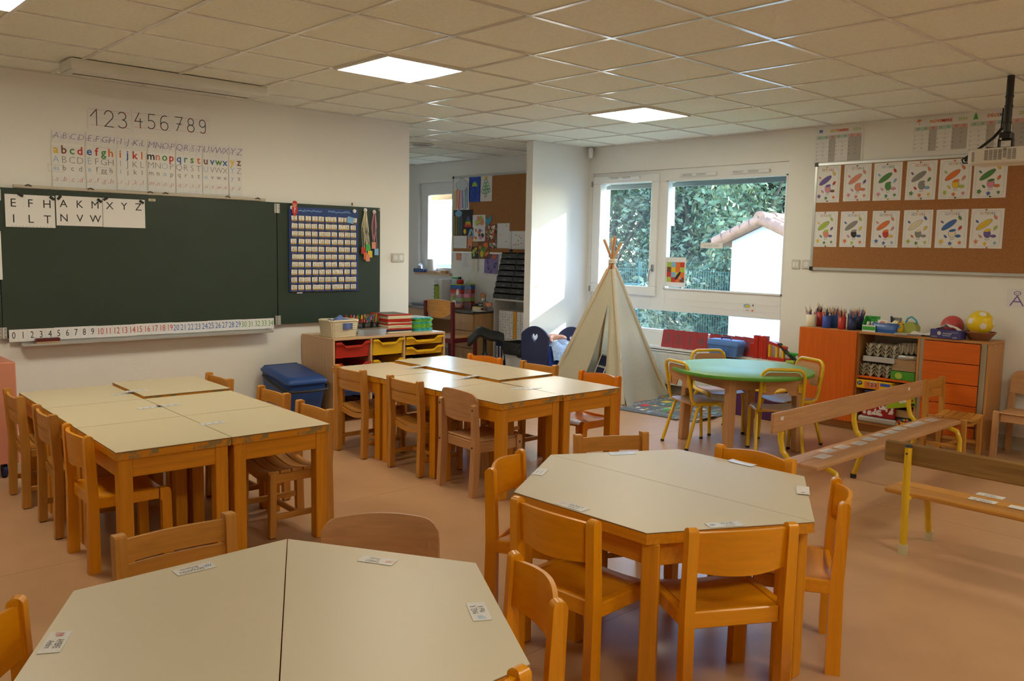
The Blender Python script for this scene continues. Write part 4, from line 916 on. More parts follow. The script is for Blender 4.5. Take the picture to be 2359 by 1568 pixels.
# hooks with paper medals on strings
for nm_, (u, v), strings, tags, lb in (('necklace', (841, 484), 5, [('p_red', 836, 577), ('plastic_green', 846, 570), ('p_orange', 841, 590), ('p_yellow', 851, 585), ('p_salmon', 845, 594)], 'bundle of yellow string necklaces with red, green and orange tags'), ('necklace', (861.5, 488), 3, [('p_salmon', 860, 565), ('p_sky', 866, 580)], 'pink string necklaces with pale blue tags by the chalkboard edge')):
    p = ony(u, v, YB - .01); t = thing(nm_, lb, 'necklace', tuple(p)); mb('paper', True).lathe([(0, 0), (.018, .002), (.018, .006), (0, .008)], 16).build('hook', t).rotation_euler = (PI / 2, 0, 0)
    sm = 'p_cream' if u < 850 else 'p_pink'
    for i in range(strings):
        dx = (i - strings / 2) * .008; q = ony(tags[i % len(tags)][1], tags[i % len(tags)][2], YB - .012) - p
        mb(sm, True).tube([(-.004, -.006, .008), (dx - .02, -.008, q.z * .4), (q.x - .006, -.007, q.z + .03), (q.x, -.007, q.z + .022), (q.x + .008, -.007, q.z + .03), (dx + .018, -.010, q.z * .4), (.006, -.006, .008)], .0022, 5).build('string', t)
    for i, (m, a, c) in enumerate(tags): q = ony(a, c, YB - .012) - p; mb(m).box((q.x, -.010 - .002 * i, q.z), (.042, .0012, .058), .0003).build('tag', t)
p = ony(873, 484, YB - .004); tag(mb('p_grey', True).lathe([(0, 0), (.011, .001), (.011, .006), (0, .008)], 14).build('round_magnet', None, frame('L', p.x, p.z, .042)), 'small grey round magnet at the top right corner of the chalkboard', 'magnet')
p = ony(812, 470, YB); tag(mb('p_brown').box((0, 0, .005), (.012, .025, .01), .002).build('peg', None, frame('L', p.x, p.z, .03)), 'tiny brown peg on the upper edge of the chalkboard wing', 'peg')
# socket by the wall end
def socket(fr, label, cat='socket', two=True):
    t = thing('wall_socket', label, cat, M=fr); w_ = .135 if two else .08; mb('switch_grey').box((0, 0, .006), (w_, .082, .012), .004).build('plate', t)
    b = mb('white_pvc', True); cx = -.03 if two else 0; b.tube([(cx, 0, .012), (cx, 0, .0135)], .021, 20); b.use('rubber_black')
    for dx in (-.008, .008): b.tube([(cx + dx, -.002, .0136), (cx + dx, -.002, .0142)], .0028, 8)
    b.use('chrome').tube([(cx, .009, .0136), (cx, .009, .019)], .0022, 6); b.build('outlet', t)
    if two: mb('white_pvc').box((.032, 0, .0125), (.044, .044, .002)).build('blank_cover', t)
p = ony(916, 593, YL); socket(frame('L', p.x, p.z), 'grey double wall socket at the end of the chalkboard wall')
p = ony(-2, 588, YL - .05); tag(mb('paper').box((0, 0, 0), (.028, .32, .001)).build('paper_sheet', None, frame('L', ony(3, 588, YB - .005).x - .012, ony(3, 588, YB).z, .046)), 'white sheet on the chalkboard cut by the left border', 'poster')
t = thing('trolley', 'salmon panelled trolley on dark castors cut by the left border', 'trolley', (1.02, 6.05, 0))
mb('salmon' if 0 else mat('salmon_lam', (.62, .24, .15), .5).name).box((0, 0, .40), (.55, .5, .62), .004).build('body', t)
for sx in (-.2, .2):
    for sy in (-.2, .2): mb('navy', True).tube([(sx - .012, sy, .045), (sx + .012, sy, .045)], .045, 16).build('castor', t); 
# ================================================================== recycling bin and tray cabinet
t = thing('recycling_bin', 'blue lidded recycling bin with a black handle beside the tray cabinet', 'bin', (3.37, 6.20, 0))
def ringpts(w_, d_, r, n=5):
    out = []
    for cx, cy, a0 in ((w_ - r, d_ - r, 0), (-w_ + r, d_ - r, 90), (-w_ + r, -d_ + r, 180), (w_ - r, -d_ + r, 270)):
        for i in range(n + 1): a = math.radians(a0 + 90 * i / n); out.append((cx + r * math.cos(a), cy + r * math.sin(a)))
    return out
def loft(b, secs):
    n = len(secs[0][0]); vs = [(x, y, z if not callable(z) else z(x, y)) for pts, z in secs for x, y in pts]; fs = []
    for i in range(len(secs) - 1):
        for k in range(n): fs.append((i * n + k, i * n + (k + 1) % n, (i + 1) * n + (k + 1) % n, (i + 1) * n + k))
    b.add(vs, fs, True); b.add(vs, [tuple(range(n - 1, -1, -1))], False); b.add(vs, [tuple(range((len(secs) - 1) * n, len(secs) * n))], False); return b
b = mb('bin_blue', True); loft(b, [(ringpts(.125, .17, .03), 0), (ringpts(.130, .175, .03), .02), (ringpts(.165, .22, .035), .30), (ringpts(.172, .228, .035), lambda x, y: .355 + .07 * (y + .23) / .46)]); b.build('body', t)
slope = lambda base: (lambda x, y: base + .07 * (y + .23) / .46)
b = mb('bin_blue', True); loft(b, [(ringpts(.180, .238, .035), slope(.358)), (ringpts(.182, .24, .035), slope(.372)), (ringpts(.170, .226, .045), slope(.392)), (ringpts(.135, .185, .05), slope(.402))]); b.use('bin_blue').box((0, .215, .452), (.30, .03, .03), .006); b.build('lid', t)
mb('p_grey').box((-.02, .04, .437), (.12, .004, .001)).build('embossed_line', t)
mb('rubber_black', True).tube([(-.186, .16, .395), (-.195, .0, .358), (-.193, -.19, .318), (-.155, -.258, .305), (0, -.27, .303), (.155, -.258, .307), (.193, -.19, .322), (.195, .0, .36), (.186, .16, .395)], .011, 8).build('handle', t)
CB = dict(x0=3.60, x1=4.745, y0=5.975, y1=6.485, z0=.095, z1=.700)
t = thing('tray_cabinet', 'beech tray cabinet on castors holding red, yellow and blue trays', 'cabinet', (0, 0, 0))
x0, x1, y0, y1, z0, z1 = (CB[k_] for k_ in ('x0', 'x1', 'y0', 'y1', 'z0', 'z1')); th = .018; dv = [x0 + .009, 3.967, 4.305, x1 - .009]
mb('beech_laminate').box(((x0 + x1) / 2, (y0 + y1) / 2, z1 - th / 2), (x1 - x0, y1 - y0, th), .002).build('top', t); mb('beech_laminate').box(((x0 + x1) / 2, (y0 + y1) / 2, z0 + th / 2), (x1 - x0, y1 - y0, th), .002).build('bottom', t)
for i, x in enumerate(dv): mb('beech_laminate_z').box((x, (y0 + y1) / 2 + (.003 if 0 < i < 3 else 0), (z0 + z1) / 2), (th, y1 - y0 - .004, z1 - z0 - 2 * th), .001).build('side_panel' if i in (0, 3) else 'divider', t)
mb('beech_laminate_z').box(((x0 + x1) / 2, y1 - .004, (z0 + z1) / 2), (x1 - x0 - .04, .006, z1 - z0 - .04)).build('back_panel', t)
for sx in (x0 + .06, x1 - .06):
    for sy in (y0 + .06, y1 - .06):
        b = mb('rubber_black', True); b.tube([(sx - .012, sy, .035), (sx + .012, sy, .035)], .035, 14); b.box((sx, sy, .08), (.04, .04, .03)); b.build('castor', t)
run = mb('rubber_black')
for i in range(3):
    for z in (.62, .53, .44, .35, .26, .17):
        for x, s_ in ((dv[i] + .013, 1), (dv[i + 1] - .013, -1)): run.box((x, y0 + .25, z), (.009, .42, .012))
run.build('tray_runners', t)
def tray(col, z, h_, m, label, grp='trays in the beech cabinet', out=.0):
    xa, xb = dv[col] + .012, dv[col + 1] - .012; cx = (xa + xb) / 2; w_ = xb - xa - .012; t = thing('storage_tray', label, 'tray', (cx, y0 - out, z), group=grp); b = mb(m)
    tp = .012; d_ = .40
    # front with a scooped pull edge
    fr = [(-w_ / 2 + tp, 0), (w_ / 2 - tp, 0), (w_ / 2, h_), (w_ * .36, h_), (w_ * .25, h_ - .030), (w_ * .10, h_ - .030), (w_ * .07, h_ - .024), (w_ * .03, h_ - .031), (-w_ * .03, h_ - .024), (-w_ * .07, h_ - .031), (-w_ * .10, h_ - .026), (-w_ * .25, h_ - .030), (-w_ * .36, h_), (-w_ / 2, h_)]
    b.prism(fr, .0, .005, lambda p, q, r: (p, r + .02 * (1 - q / h_), q)); b.box((0, d_ / 2, .003), (w_ - 2 * tp, d_ - .03, .005))
    for sx in (-1, 1): b.bar((sx * (w_ / 2 - tp / 2), .012, h_ / 2), (sx * (w_ / 2 - tp / 2), d_, h_ / 2), .006, h_ - .002)
    b.box((0, d_, h_ / 2), (w_ - 2 * tp, .005, h_)); b.build('body', t)
    b = mb(m); P = [(-w_ / 2 - .004, h_ + .006), (-w_ * .36, h_ + .006), (-w_ * .25, h_ - .024), (w_ * .25, h_ - .024), (w_ * .36, h_ + .006), (w_ / 2 + .004, h_ + .006)]
    P2 = [(w_ / 2 + .004, h_ - .010), (w_ * .33, h_ - .012), (w_ * .225, h_ - .042), (-w_ * .225, h_ - .042), (-w_ * .33, h_ - .012), (-w_ / 2 - .004, h_ - .010)]
    b.prism((P2 + P), -.012, .0, lambda p, q, r: (p, r, q)); b.build('grip', t)
    for i in (-1, 1): mb(m).box((i * (w_ / 2 - .002), d_ / 2, h_ - .003), (.012, d_, .004)).build('rim', t)
    return t
tray(0, .537, .125, 'plastic_red', 'deep red tray at the top left of the tray cabinet'); tray(0, .425, .065, 'plastic_red', 'shallow red tray just under the deep red one'); tray(0, .222, .085, 'plastic_blue', 'blue tray seen under the table in the left column of the cabinet')
tray(1, .537, .130, 'plastic_yellow', 'deep yellow tray in the middle column of the cabinet'); tray(1, .430, .065, 'plastic_yellow', 'shallow yellow tray below the deep yellow one'); tray(1, .200, .085, 'plastic_blue', 'blue tray in the middle column, glimpsed between table legs')
tray(2, .603, .065, 'plastic_yellow', 'uppermost shallow yellow tray in the right column'); tray(2, .515, .065, 'plastic_yellow', 'second shallow yellow tray in the right column'); tq = tray(2, .415, .068, 'plastic_yellow', 'third yellow tray in the right column holding navy folders'); 
tag(mb('navy').box((4.48, y0 + .16, .452), (.20, .22, .05), .003).build('folder_stack', None), 'navy folders lying in the third yellow tray', 'folders')
# --- things on the cabinet
ZT = .7003
def basket(label, loc, w_, d_, h_, m, rz=0):
    t = thing('wicker_basket', label, 'basket', loc, rz); b = mb(m, True); n = 56; rows = 15
    for r in range(rows):
        q = r / (rows - 1); sc = .88 + .12 * q; P = ringpts(w_ / 2 * sc, d_ / 2 * sc, .03, 6); N = len(P); L = []
        for i in range(N * 2):
            a = P[i // 2]; c = P[(i // 2 + 1) % N]; p = ((a[0] + c[0]) / 2, (a[1] + c[1]) / 2) if i % 2 else a; s_ = 1 + (.012 if (i + r) % 2 else -.012); L.append((p[0] * s_, p[1] * s_, .008 + q * (h_ - .014)))
        b.tube(L, .0062, 6, closed=True)
    b.build('weave', t)
    st = mb(m, True); P = ringpts(w_ / 2 * .88, d_ / 2 * .88, .03, 3)
    for (x, y) in P: st.tube([(x, y, 0), (x / .88, y / .88, h_ - .005)], .0035, 5)
    for i in range(9):
        for sy in (-1, 1): x = (i / 8 - .5) * w_ * .82; st.tube([(x, sy * d_ / 2 * .88, 0), (x * 1.1, sy * d_ / 2, h_ - .005)], .0035, 5)
        for sx in (-1, 1): y = (i / 8 - .5) * d_ * .82; st.tube([(sx * w_ / 2 * .88, y, 0), (sx * w_ / 2, y * 1.1, h_ - .005)], .0035, 5)
    st.build('stake', t)
    rim = mb(m, True); P = ringpts(w_ / 2 * 1.02, d_ / 2 * 1.02, .03, 6); rim.tube([(x, y, h_ + .004 * math.sin(i * 1.9)) for i, (x, y) in enumerate(P)], .009, 7, closed=True); rim.build('rim', t)
    mb(m).box((0, 0, .006), (w_ * .84, d_ * .84, .006)).build('base', t); return t
basket('white wicker basket with a blue cloth at the left end of the tray cabinet', (3.735, 6.115, ZT), .255, .205, .135, 'wicker')
b = mb('cloth_blue', True); rd = random.Random(5)
b.sheet(lambda u, v: ((u - .5) * .19, (v - .5) * .15, .128 + .055 * math.sin(PI * u) * math.sin(PI * v) * (1 + .35 * math.sin(7 * u + 3 * v)) + .012 * math.sin(11 * u - 8 * v)), 22, 18, .006)
o = b.build('cloth'); o.location = (3.735, 6.115, ZT - .012); tag(o, 'crumpled blue cloth in the white wicker basket', 'cloth')
o = mb('cloth_blue', True).sheet(lambda u, v: ((u - .5) * .09, -.112 - .004 * math.sin(6 * u), .080 + v * .05), 8, 4, .006).build('cloth_corner'); o.parent = bpy.data.objects['cloth']; o.location = (.02, .003, 0)
def pot(x, y, label):
    t = thing('pen_pot', label, 'pot', (x, y, ZT), group='black pen pots on the tray cabinet'); b = mb('plastic_black', True); b.lathe([(.030, 0), (.036, .003), (.038, .095), (.034, .095), (.032, .006), (0, .006)], 18); b.build('cup', t)
    return t
CN = {'p_red': 'red', 'p_blue': 'blue', 'p_yellow': 'yellow', 'p_purple': 'purple', 'p_orange': 'orange', 'p_pink': 'pink', 'p_green': 'green', 'plastic_red': 'bright red', 'ink_blue': 'dark blue', 'p_brown': 'brown', 'p_salmon': 'salmon', 'p_black': 'black', 'p_cream': 'cream', 'navy': 'navy', 'toolbox_blue': 'sky blue'}
PC = ['p_red', 'p_blue', 'p_yellow', 'p_purple', 'p_orange', 'p_pink', 'p_green', 'plastic_red', 'ink_blue', 'p_brown']
for i, (x, y) in enumerate(((3.915, 6.22), (4.00, 6.225), (4.083, 6.23), (4.166, 6.235))):
    pot(x, y, '%s black pot of felt pens from the wicker basket' % ['first', 'second', 'third', 'fourth'][i]); rd = random.Random(40 + i)
    for k2 in range(13):
        a = rd.uniform(0, 2 * PI); r0 = rd.uniform(.004, .016); l_ = rd.uniform(.135, .165); m = rd.choice(PC); dx, dy = math.cos(a), math.sin(a); rt = r0 + .024
        cn = CN[m]; b = mb(m, True); b.tube([(x + dx * r0, y + dy * r0, ZT + .008), (x + dx * rt * .9, y + dy * rt * .9, ZT + l_ * .8)], .0052, 7); b.use(rd.choice(PC)); b.tube([(x + dx * rt * .9, y + dy * rt * .9, ZT + l_ * .8), (x + dx * rt * 1.1, y + dy * rt * 1.1, ZT + l_)], .0056, 7); tag(b.build('felt_pen'), '%s felt pen standing in the %s black pot' % (cn, ['first', 'second', 'third', 'fourth'][i]), 'felt pen', 'felt pens on the tray cabinet')
t = thing('plastic_box', 'low frosted plastic box in front of the black pen pots', 'box', (4.02, 6.055, ZT)); b = mb('plastic_film')
loft(b, [(ringpts(.105, .055, .012), .001), (ringpts(.115, .062, .014), .05), (ringpts(.121, .068, .014), .052), (ringpts(.121, .068, .014), .056)]); b.build('shell', t); mb('plastic_red').box((-.03, -.01, .006), (.07, .05, .006)).build('card_strip', t)
bs = ['lying at the bottom of the pile', 'second from the bottom', 'third from the bottom', 'fourth from the bottom', 'fifth from the bottom', 'sixth from the bottom', 'seventh from the bottom', 'eighth from the bottom', 'ninth from the bottom', 'tenth from the bottom', 'eleventh from the bottom', 'top one with a black drawing surface']
sc_ = ['p_cream', 'navy', 'plastic_red', 'p_cream', 'p_cream', 'plastic_red', 'p_cream', 'plastic_red', 'plastic_red', 'p_cream', 'p_cream', 'plastic_red']; fc = ['p_cream', 'p_cream', 'p_cream', 'plastic_red', 'p_cream', 'p_cream', 'plastic_red', 'p_cream', 'p_cream', 'p_cream', 'navy', 'plastic_red']
z = ZT
for i in range(12):
    t = thing('drawing_slate', 'framed drawing slate in the tall pile, ' + bs[i], 'slate', (4.345 + rd.uniform(-.006, .006), 6.24 + rd.uniform(-.006, .006), z), A(-4 + rd.uniform(-2, 2)), group='drawing slates piled on the tray cabinet'); hh = .0135
    mb(sc_[i]).box((0, 0, hh / 2), (.245, .30, hh - .0005), .004).build('frame', t); b = mb(fc[i] if i < 11 else 'chalkboard'); b.box((0, 0, hh - .0006), (.20, .255, .0012)); b.build('writing_surface', t); z += hh
tl = ['lowest of the pile', 'second of the pile', 'third of the pile', 'fourth of the pile', 'fifth of the pile', 'sixth of the pile', 'seventh of the pile', 'eighth of the pile', 'topmost of the pile']; z = ZT
for i in range(9):
    m = ['plastic_teal', 'plastic_teal', 'green_edge', 'green_edge', 'green_edge', 'plastic_teal', 'green_edge', 'green_edge', 'plastic_teal'][i]
    t = thing('scalloped_slate', 'scalloped edged %s slate on the tray cabinet, %s' % ('teal' if 'teal' in m else 'green', tl[i]), 'slate', (4.615 + rd.uniform(-.01, .01), 6.25, z), A(rd.uniform(-4, 4)), group='scalloped slates on the tray cabinet')
    out = []
    for q in range(72): 
        a = 2 * PI * q / 72; e = max(abs(math.cos(a)) / .105, abs(math.sin(a)) / .14); r_ = (1 / e) * .94 + .006 * math.cos(q * 1.4); out.append((r_ * math.cos(a), r_ * math.sin(a)))
    mb(m).prism(out, .0003, .0122).build('frame', t); mb('paper_lam').box((0, 0, .0125), (.14, .20, .0008)).build('writing_surface', t); z += .0135
p = ony(982, 771, y0 - .002); tag(mb('plastic_yellow').poly([(-.008, .006), (.0, -.01), (.008, .006)], .0005).build('marker_sticker', None, Matrix.Translation((p.x, y0 - .001, .692)) @ Matrix.Rotation(PI / 2, 4, 'X')), 'tiny yellow triangle sticker above the right column of trays', 'sticker')
# ================================================================== annex
t = thing('desk', 'wooden desk with three drawers and a dark speckled top in the annex', 'desk', (0, 0, 0)); dx0, dx1, dy0, dy1 = 6.50, 7.15, 7.66, 9.35; dz = .70
b = mb('granite'); b.box(((dx0 + dx1) / 2, (dy0 + dy1) / 2, dz - .014), (dx1 - dx0 + .02, dy1 - dy0 + .02, .028), .004); b.build('top', t)
b = mb('desk_wood'); yp = 8.03
b.box(((dx0 + dx1) / 2 + .01, dy0 + .012, .34), (dx1 - dx0 - .03, .022, .66)); b.box(((dx0 + dx1) / 2 + .01, yp, .34), (dx1 - dx0 - .03, .022, .66)); b.box((dx1 - .02, (dy0 + dy1) / 2, .42), (.02, dy1 - dy0 - .02, .5)); b.box(((dx0 + dx1) / 2 + .01, dy1 - .012, .34), (dx1 - dx0 - .03, .022, .66)); b.box((dx0 + .04, (yp + dy1) / 2, .62), (.02, dy1 - yp - .03, .10)); b.build('carcass', t)
for i in range(3):
    o = mb('desk_wood').box((dx0 + .012, (dy0 + yp) / 2, .565 - i * .205), (.02, yp - dy0 - .03, .198), .002).build('drawer', t)
    mb('chrome', True).tube([(dx0 + .002, (dy0 + yp) / 2 + .05, .565 - i * .205), (dx0 - .018, (dy0 + yp) / 2 + .045, .565 - i * .205), (dx0 - .018, (dy0 + yp) / 2 - .045, .565 - i * .205), (dx0 + .002, (dy0 + yp) / 2 - .05, .565 - i * .205)], .004, 6).build('handle', o)
t = thing('adult_chair', 'dark red framed chair with a curved wooden backrest at the desk', 'chair', (6.17, 7.66, 0), A(-90) + A(8))
for sx in (-1, 1):
    mb('burgundy').bar((sx * .21, -.205, .84), (sx * .21, -.19, 0), .034, .045, .004, up=(0, 1, 0)).build('rear_leg', t); mb('burgundy').bar((sx * .20, .19, .43), (sx * .20, .20, 0), .034, .04, .004, up=(0, 1, 0)).build('front_leg', t); mb('burgundy').box((sx * .205, 0, .40), (.025, .36, .05), .003).build('side_rail', t)
mb('burgundy').box((0, -.19, .40), (.39, .025, .05), .003).build('seat_rail', t)
mb('beech_x', True).sheet(lambda u, v: ((u - .5) * .42, -.19 + v * .40, .435 - .012 * math.sin(PI * u)), 10, 4, .014).build('seat', t)
def P(u, v):
    x = (u - .5) * .42; lo = .655 + .085 * (2 * abs(u - .5)) ** 2.5; hi = .845 + .018 * math.sin(PI * u)
    return (x, -.188 - .045 * math.sin(PI * u), lo + (hi - lo) * v)
mb('beech_x', True).sheet(P, 18, 5, .014).build('backrest', t)
# shelf unit with letter trays
t = thing('shelf_unit', 'low white shelf unit between the desk and the partition', 'shelf', (0, 0, 0)); sx0, sx1, sy0, sy1, sz1 = 6.80, 7.15, 6.80, 7.64, .855
for z in (.02, .375, sz1 - .011): mb('shelf_white').box(((sx0 + sx1) / 2, (sy0 + sy1) / 2, z), (sx1 - sx0, sy1 - sy0, .022), .002).build('shelf_board', t)
for y in (sy0 + .011, sy1 - .011): mb('shelf_white').box(((sx0 + sx1) / 2, y, sz1 / 2), (sx1 - sx0 - .002, .022, sz1 - .03), .002).build('side_panel', t)
mb('shelf_white').box((sx1 - .004, (sy0 + sy1) / 2, sz1 / 2), (.006, sy1 - sy0 - .04, sz1 - .03)).build('back_panel', t)
ordn = ['lowest', 'second', 'third', 'fourth', 'fifth', 'sixth', 'seventh', 'topmost']
for c in range(2):
    for r in range(8):
        y0_, y1_ = (7.35, 7.63) if c == 0 else (7.06, 7.34); z = sz1 + .001 + r * .068; xo = sx0 - .02 + r * .018
        t = thing('letter_tray', '%s black letter tray of the %s stack on the white shelf' % (ordn[r], 'left' if c == 0 else 'right'), 'letter tray', (xo, (y0_ + y1_) / 2, z), group='black letter trays on the white shelf'); w_ = y1_ - y0_
        b = mb('plastic_black'); b.box((.13, 0, .003), (.26, w_, .005)); 
        for s_ in (-1, 1): b.box((.135, s_ * (w_ / 2 - .002), .034), (.25, .004, .066))
        b.box((.259, 0, .034), (.004, w_, .066)); b.build('shell', t); b = mb('plastic_black', True); b.sheet(lambda u, v: (.0 + .010 * (v - .5) ** 2, (u - .5) * w_, .004 + v * .050), 8, 4, .004); b.use('ink_grey').box((-.003, 0, .020), (.002, .06, .012)); b.build('front_lip', t)
fm = ['paper', 'paper', 'paper', 'paper', 'fileorange', 'paper', 'paper', 'paper']
for i in range(8):
    y = 7.545 - i * .062 - (.004 if i > 3 else 0); t = thing('magazine_file', ('orange magazine file in the row on the white shelf' if i == 4 else 'white magazine file with coloured dots, %s in the row on the white shelf' % seq[i]), 'magazine file', (sx0 + .03, y, .387), group='magazine files on the white shelf'); hh = .325
    b = mb(fm[i]); b.box((.12, 0, hh / 2), (.24, .056, hh), .001); b.build('case', t)
    if i != 4:
        rd = random.Random(60 + i); b = mb('ink_grey'); b.M = Matrix(((0, 0, -1, -.0012), (-1, 0, 0, 0), (0, 1, 0, 0), (0, 0, 0, 1)))
        for q in range(9): b.use(rd.choice(['ink_grey', 'p_yellow', 'p_green', 'p_red', 'p_sky', 'ink_grey'])); b.oval(rd.uniform(-.012, .012), .03 + q * .032, rd.uniform(.004, .010), rd.uniform(.004, .008), z=.0006)
        b.build('spine_label', t)
for i in range(6): t = thing('ring_binder', 'dark blue ring binder on the lowest white shelf, %s in the row' % seq[i], 'binder', (sx0 + .02, 7.585 - i * .055, .032), group='ring binders on the lowest shelf'); mb('navy').box((.14, 0, .15), (.28, .048, .30), .003).build('cover', t); b = mb('paper'); b.box((-.0006, 0, .17), (.001, .028, .16)); b.use('ink_grey').box((-.0013, 0, .19), (.0008, .012, .09)); b.build('spine_label', t)
# saddle stool
t = thing('saddle_stool', 'black saddle stool on a gas lift beside the doll bed', 'stool', (6.04, 6.92, 0), A(-43))
def P(u, v):
    K = ((0, .475), (.12, .515), (.28, .585), (.36, .592), (.46, .575), (.62, .550), (.85, .540), (1, .515)); i = max(j for j in range(len(K) - 1) if K[j][0] <= u + 1e-9); a, c = K[i], K[i + 1]; z = a[1] + (c[1] - a[1]) * (u - a[0]) / (c[0] - a[0])
    return (-.17 + .37 * u, (v - .5) * (.16 + .16 * math.sin(PI * min(1, .15 + .75 * u))), z - .07 * (2 * v - 1) ** 2)
mb('leather_black', True).sheet(P, 24, 12, .038).build('seat', t); mb('plastic_black', True).lathe([(.030, .12), (.030, .32), (.020, .325), (.020, .53)], 16).build('gas_lift', t)
for i in range(5): a = i * 2 * PI / 5; o = mb('plastic_black').bar((0, 0, .10), (.26 * math.cos(a), .26 * math.sin(a), .075), .04, .028, .004); o.build('base_arm', t); b = mb('plastic_black', True); c_, s_ = math.cos(a), math.sin(a); b.tube([(.26 * c_ - .015 * s_, .26 * s_ + .015 * c_, .03), (.26 * c_ + .015 * s_, .26 * s_ - .015 * c_, .03)], .03, 12); b.tube([(.26 * c_, .26 * s_, .03), (.26 * c_, .26 * s_, .08)], .01, 8); b.build('castor', t)
t = thing('waste_bin', 'white waste bin with a black liner bag next to the doll bed', 'bin', (6.50, 6.84, 0)); b = mb('shelf_white'); loft(b, [(ringpts(.10, .13, .03), 0), (ringpts(.125, .155, .03), .40), (ringpts(.120, .150, .03), .40), (ringpts(.10, .13, .03), .02)]); b.build('body', t)
b = mb('leather_black', True); rd = random.Random(9); P_ = ringpts(.130, .160, .03, 6); n = len(P_); jit = [rd.uniform(-.015, .02) for _ in range(n)]
secs = [([(x * s_ * (1 + jit[i] * 2), y * s_ * (1 + jit[(i * 3) % n] * 2)) for i, (x, y) in enumerate(P_)], z) for s_, z in ((1.0, .28), (1.05, .34), (1.04, .405), (.97, .42), (.90, .405), (.86, .30))]
loft(b, secs); b.build('liner_bag', t)
mb('leather_black', True).ball((-.13, -.13, .33), (.05, .06, .07), 10, 8).build('bag_knot', t)
# desk things
def dthing(u, v, x, name, label, cat, group=None):
    p = onx(u, v, x); return thing(name, label, cat, (x, p.y, dz + .001), group=group)
t = dthing(1022, 690, 6.95, 'folder', 'white document folder standing on the desk', 'folder'); mb('paper').box((.09, .045, .165), (.25, .09, .33), .002).build('cover', t); b = mb('paper'); b.box((-.05, .11, .165), (.05, .03, .33), .001); b.use('ink_grey')
for i in range(6): b.box((-.0755, .11, .05 + i * .05), (.001, .012, .018))
b.build('spine', t)
t = dthing(1013, 690, 6.85, 'folder', 'thin lime folder leaning by the white folder on the desk', 'folder'); mb('p_lime').box((.10, .10, .12), (.2, .008, .24), .001).build('cover', t); mb('p_green').box((.10, .115, .13), (.2, .008, .26), .001).build('inner_sheet', t)
t = dthing(1041, 693, 6.72, 'triangle_stand', 'lime plastic wedge before the drawer tower', 'stand'); mb('p_lime').prism([(.04, 0), (-.045, 0), (-.045, .18), (-.03, .12)][::-1], 0, .02, lambda p, q, r: (r, p, q)).build('plate', t)
t = dthing(1050, 690, 6.97, 'drawer_tower', 'small tower of coloured plastic drawers on the desk', 'drawer tower'); mb('p_lime').box((.09, -.03, .272), (.24, .22, .014), .003).build('top', t)
for i, m in enumerate(('plastic_red', 'p_lime', 'p_pink', 'p_red', 'p_blue')): b = mb(m); b.box((.09, -.03, .027 + i * .053), (.235, .215, .050), .004); b.build('drawer', t)
t = dthing(1060, 650, 6.98, 'glue_pot', 'red lidded round tub on the drawer tower', 'tub'); t.location.z = dz + .281; mb('plastic_red', True).lathe([(.0, 0), (.045, 0), (.05, .03), (.045, .055), (.0, .06)], 16).build('body', t)
t = dthing(1056, 640, 7.05, 'craft_tray', 'clear tray with a green tube lying across on the drawer tower', 'tray'); t.location.z = dz + .281; mb('plastic_film').box((.0, .02, .03), (.10, .12, .06), .004).build('box', t); b = mb('plastic_green', True); b.tube([(-.02, .10, .075), (-.02, -.03, .075)], .014, 10); b.use('plastic_black').tube([(-.02, -.03, .075), (-.02, -.07, .075)], .016, 10); b.build('tube', t)
t = dthing(1054, 696, 6.68, 'pump_bottle', 'squat clear bottle with a white cap and label on the desk', 'bottle'); b = mb('bottle_clear', True); b.lathe([(0, 0), (.055, .002), (.062, .03), (.062, .10), (.05, .135), (.024, .155), (.022, .17)], 20); b.build('glass', t); mb('p_purple' if 0 else 'skin', True).lathe([(0, .004), (.055, .006), (.057, .045), (0, .046)], 18).build('liquid', t); mb('paper').box((-.058, -.005, .075), (.012, .06, .055), .002).build('label_paper', t); mb('paper', True).lathe([(.022, .165), (.022, .205), (.016, .212), (.014, .235), (0, .237)], 14).build('cap', t)
t = dthing(1077, 696, 6.80, 'water_bottle', 'tall clear ribbed plastic bottle with a pale pink label on the desk', 'bottle'); b = mb('bottle_clear', True); b.lathe([(0, 0), (.04, .002)] + [(.043 - .002 * (i % 2), .02 + i * .018) for i in range(13)] + [(.03, .29), (.014, .325), (.013, .345)], 18); b.build('shell', t); mb('p_pink', True).lathe([(.0435, .13), (.0435, .18)], 18).build('label_band', t); mb('paper', True).lathe([(.015, .342), (.015, .36), (0, .36)], 12).build('cap', t)
t = dthing(1108, 700, 6.72, 'picture_block', 'small black and white picture block on the desk', 'block'); mb('cardboard').box((.02, 0, .05), (.04, .10, .10), .002).build('block', t); b = mb('plastic_black'); b.box((-.0008, 0, .05), (.001, .088, .088)); b.use('paper')
for (y, z, r_) in ((.01, .03, .010), (-.02, .035, .012), (.015, .065, .012), (-.015, .07, .009)): b.box((-.0016, y, z), (.0008, r_ * 2, r_))
b.build('picture', t)
t = dthing(1117, 700, 6.78, 'pen_pot', 'pot of scissors and pens at the end of the desk', 'pot'); b = mb('plastic_film', True); b.lathe([(.0, 0), (.035, 0), (.042, .11), (.040, .11), (.033, .005), (0, .005)], 16); b.build('cup', t)
t = dthing(1112, 665, 6.79, 'scissors', 'orange handled scissors standing in the desk pot', 'scissors'); t.location.z = dz + .02; b = mb('plastic_red' if 0 else 'p_orange', True)
for sy in (-1, 1): b.tube([(0, sy * .016 + .020 * math.cos(a * PI / 4), .155 + .026 * math.sin(a * PI / 4)) for a in range(8)], .006, 6, closed=True)
b.build('handle', t); mb('chrome').bar((0, .004, .01), (0, -.004, .13), .003, .014).build('blade', t); mb('chrome').bar((.003, -.004, .01), (.003, .004, .13), .003, .014).build('blade', t)
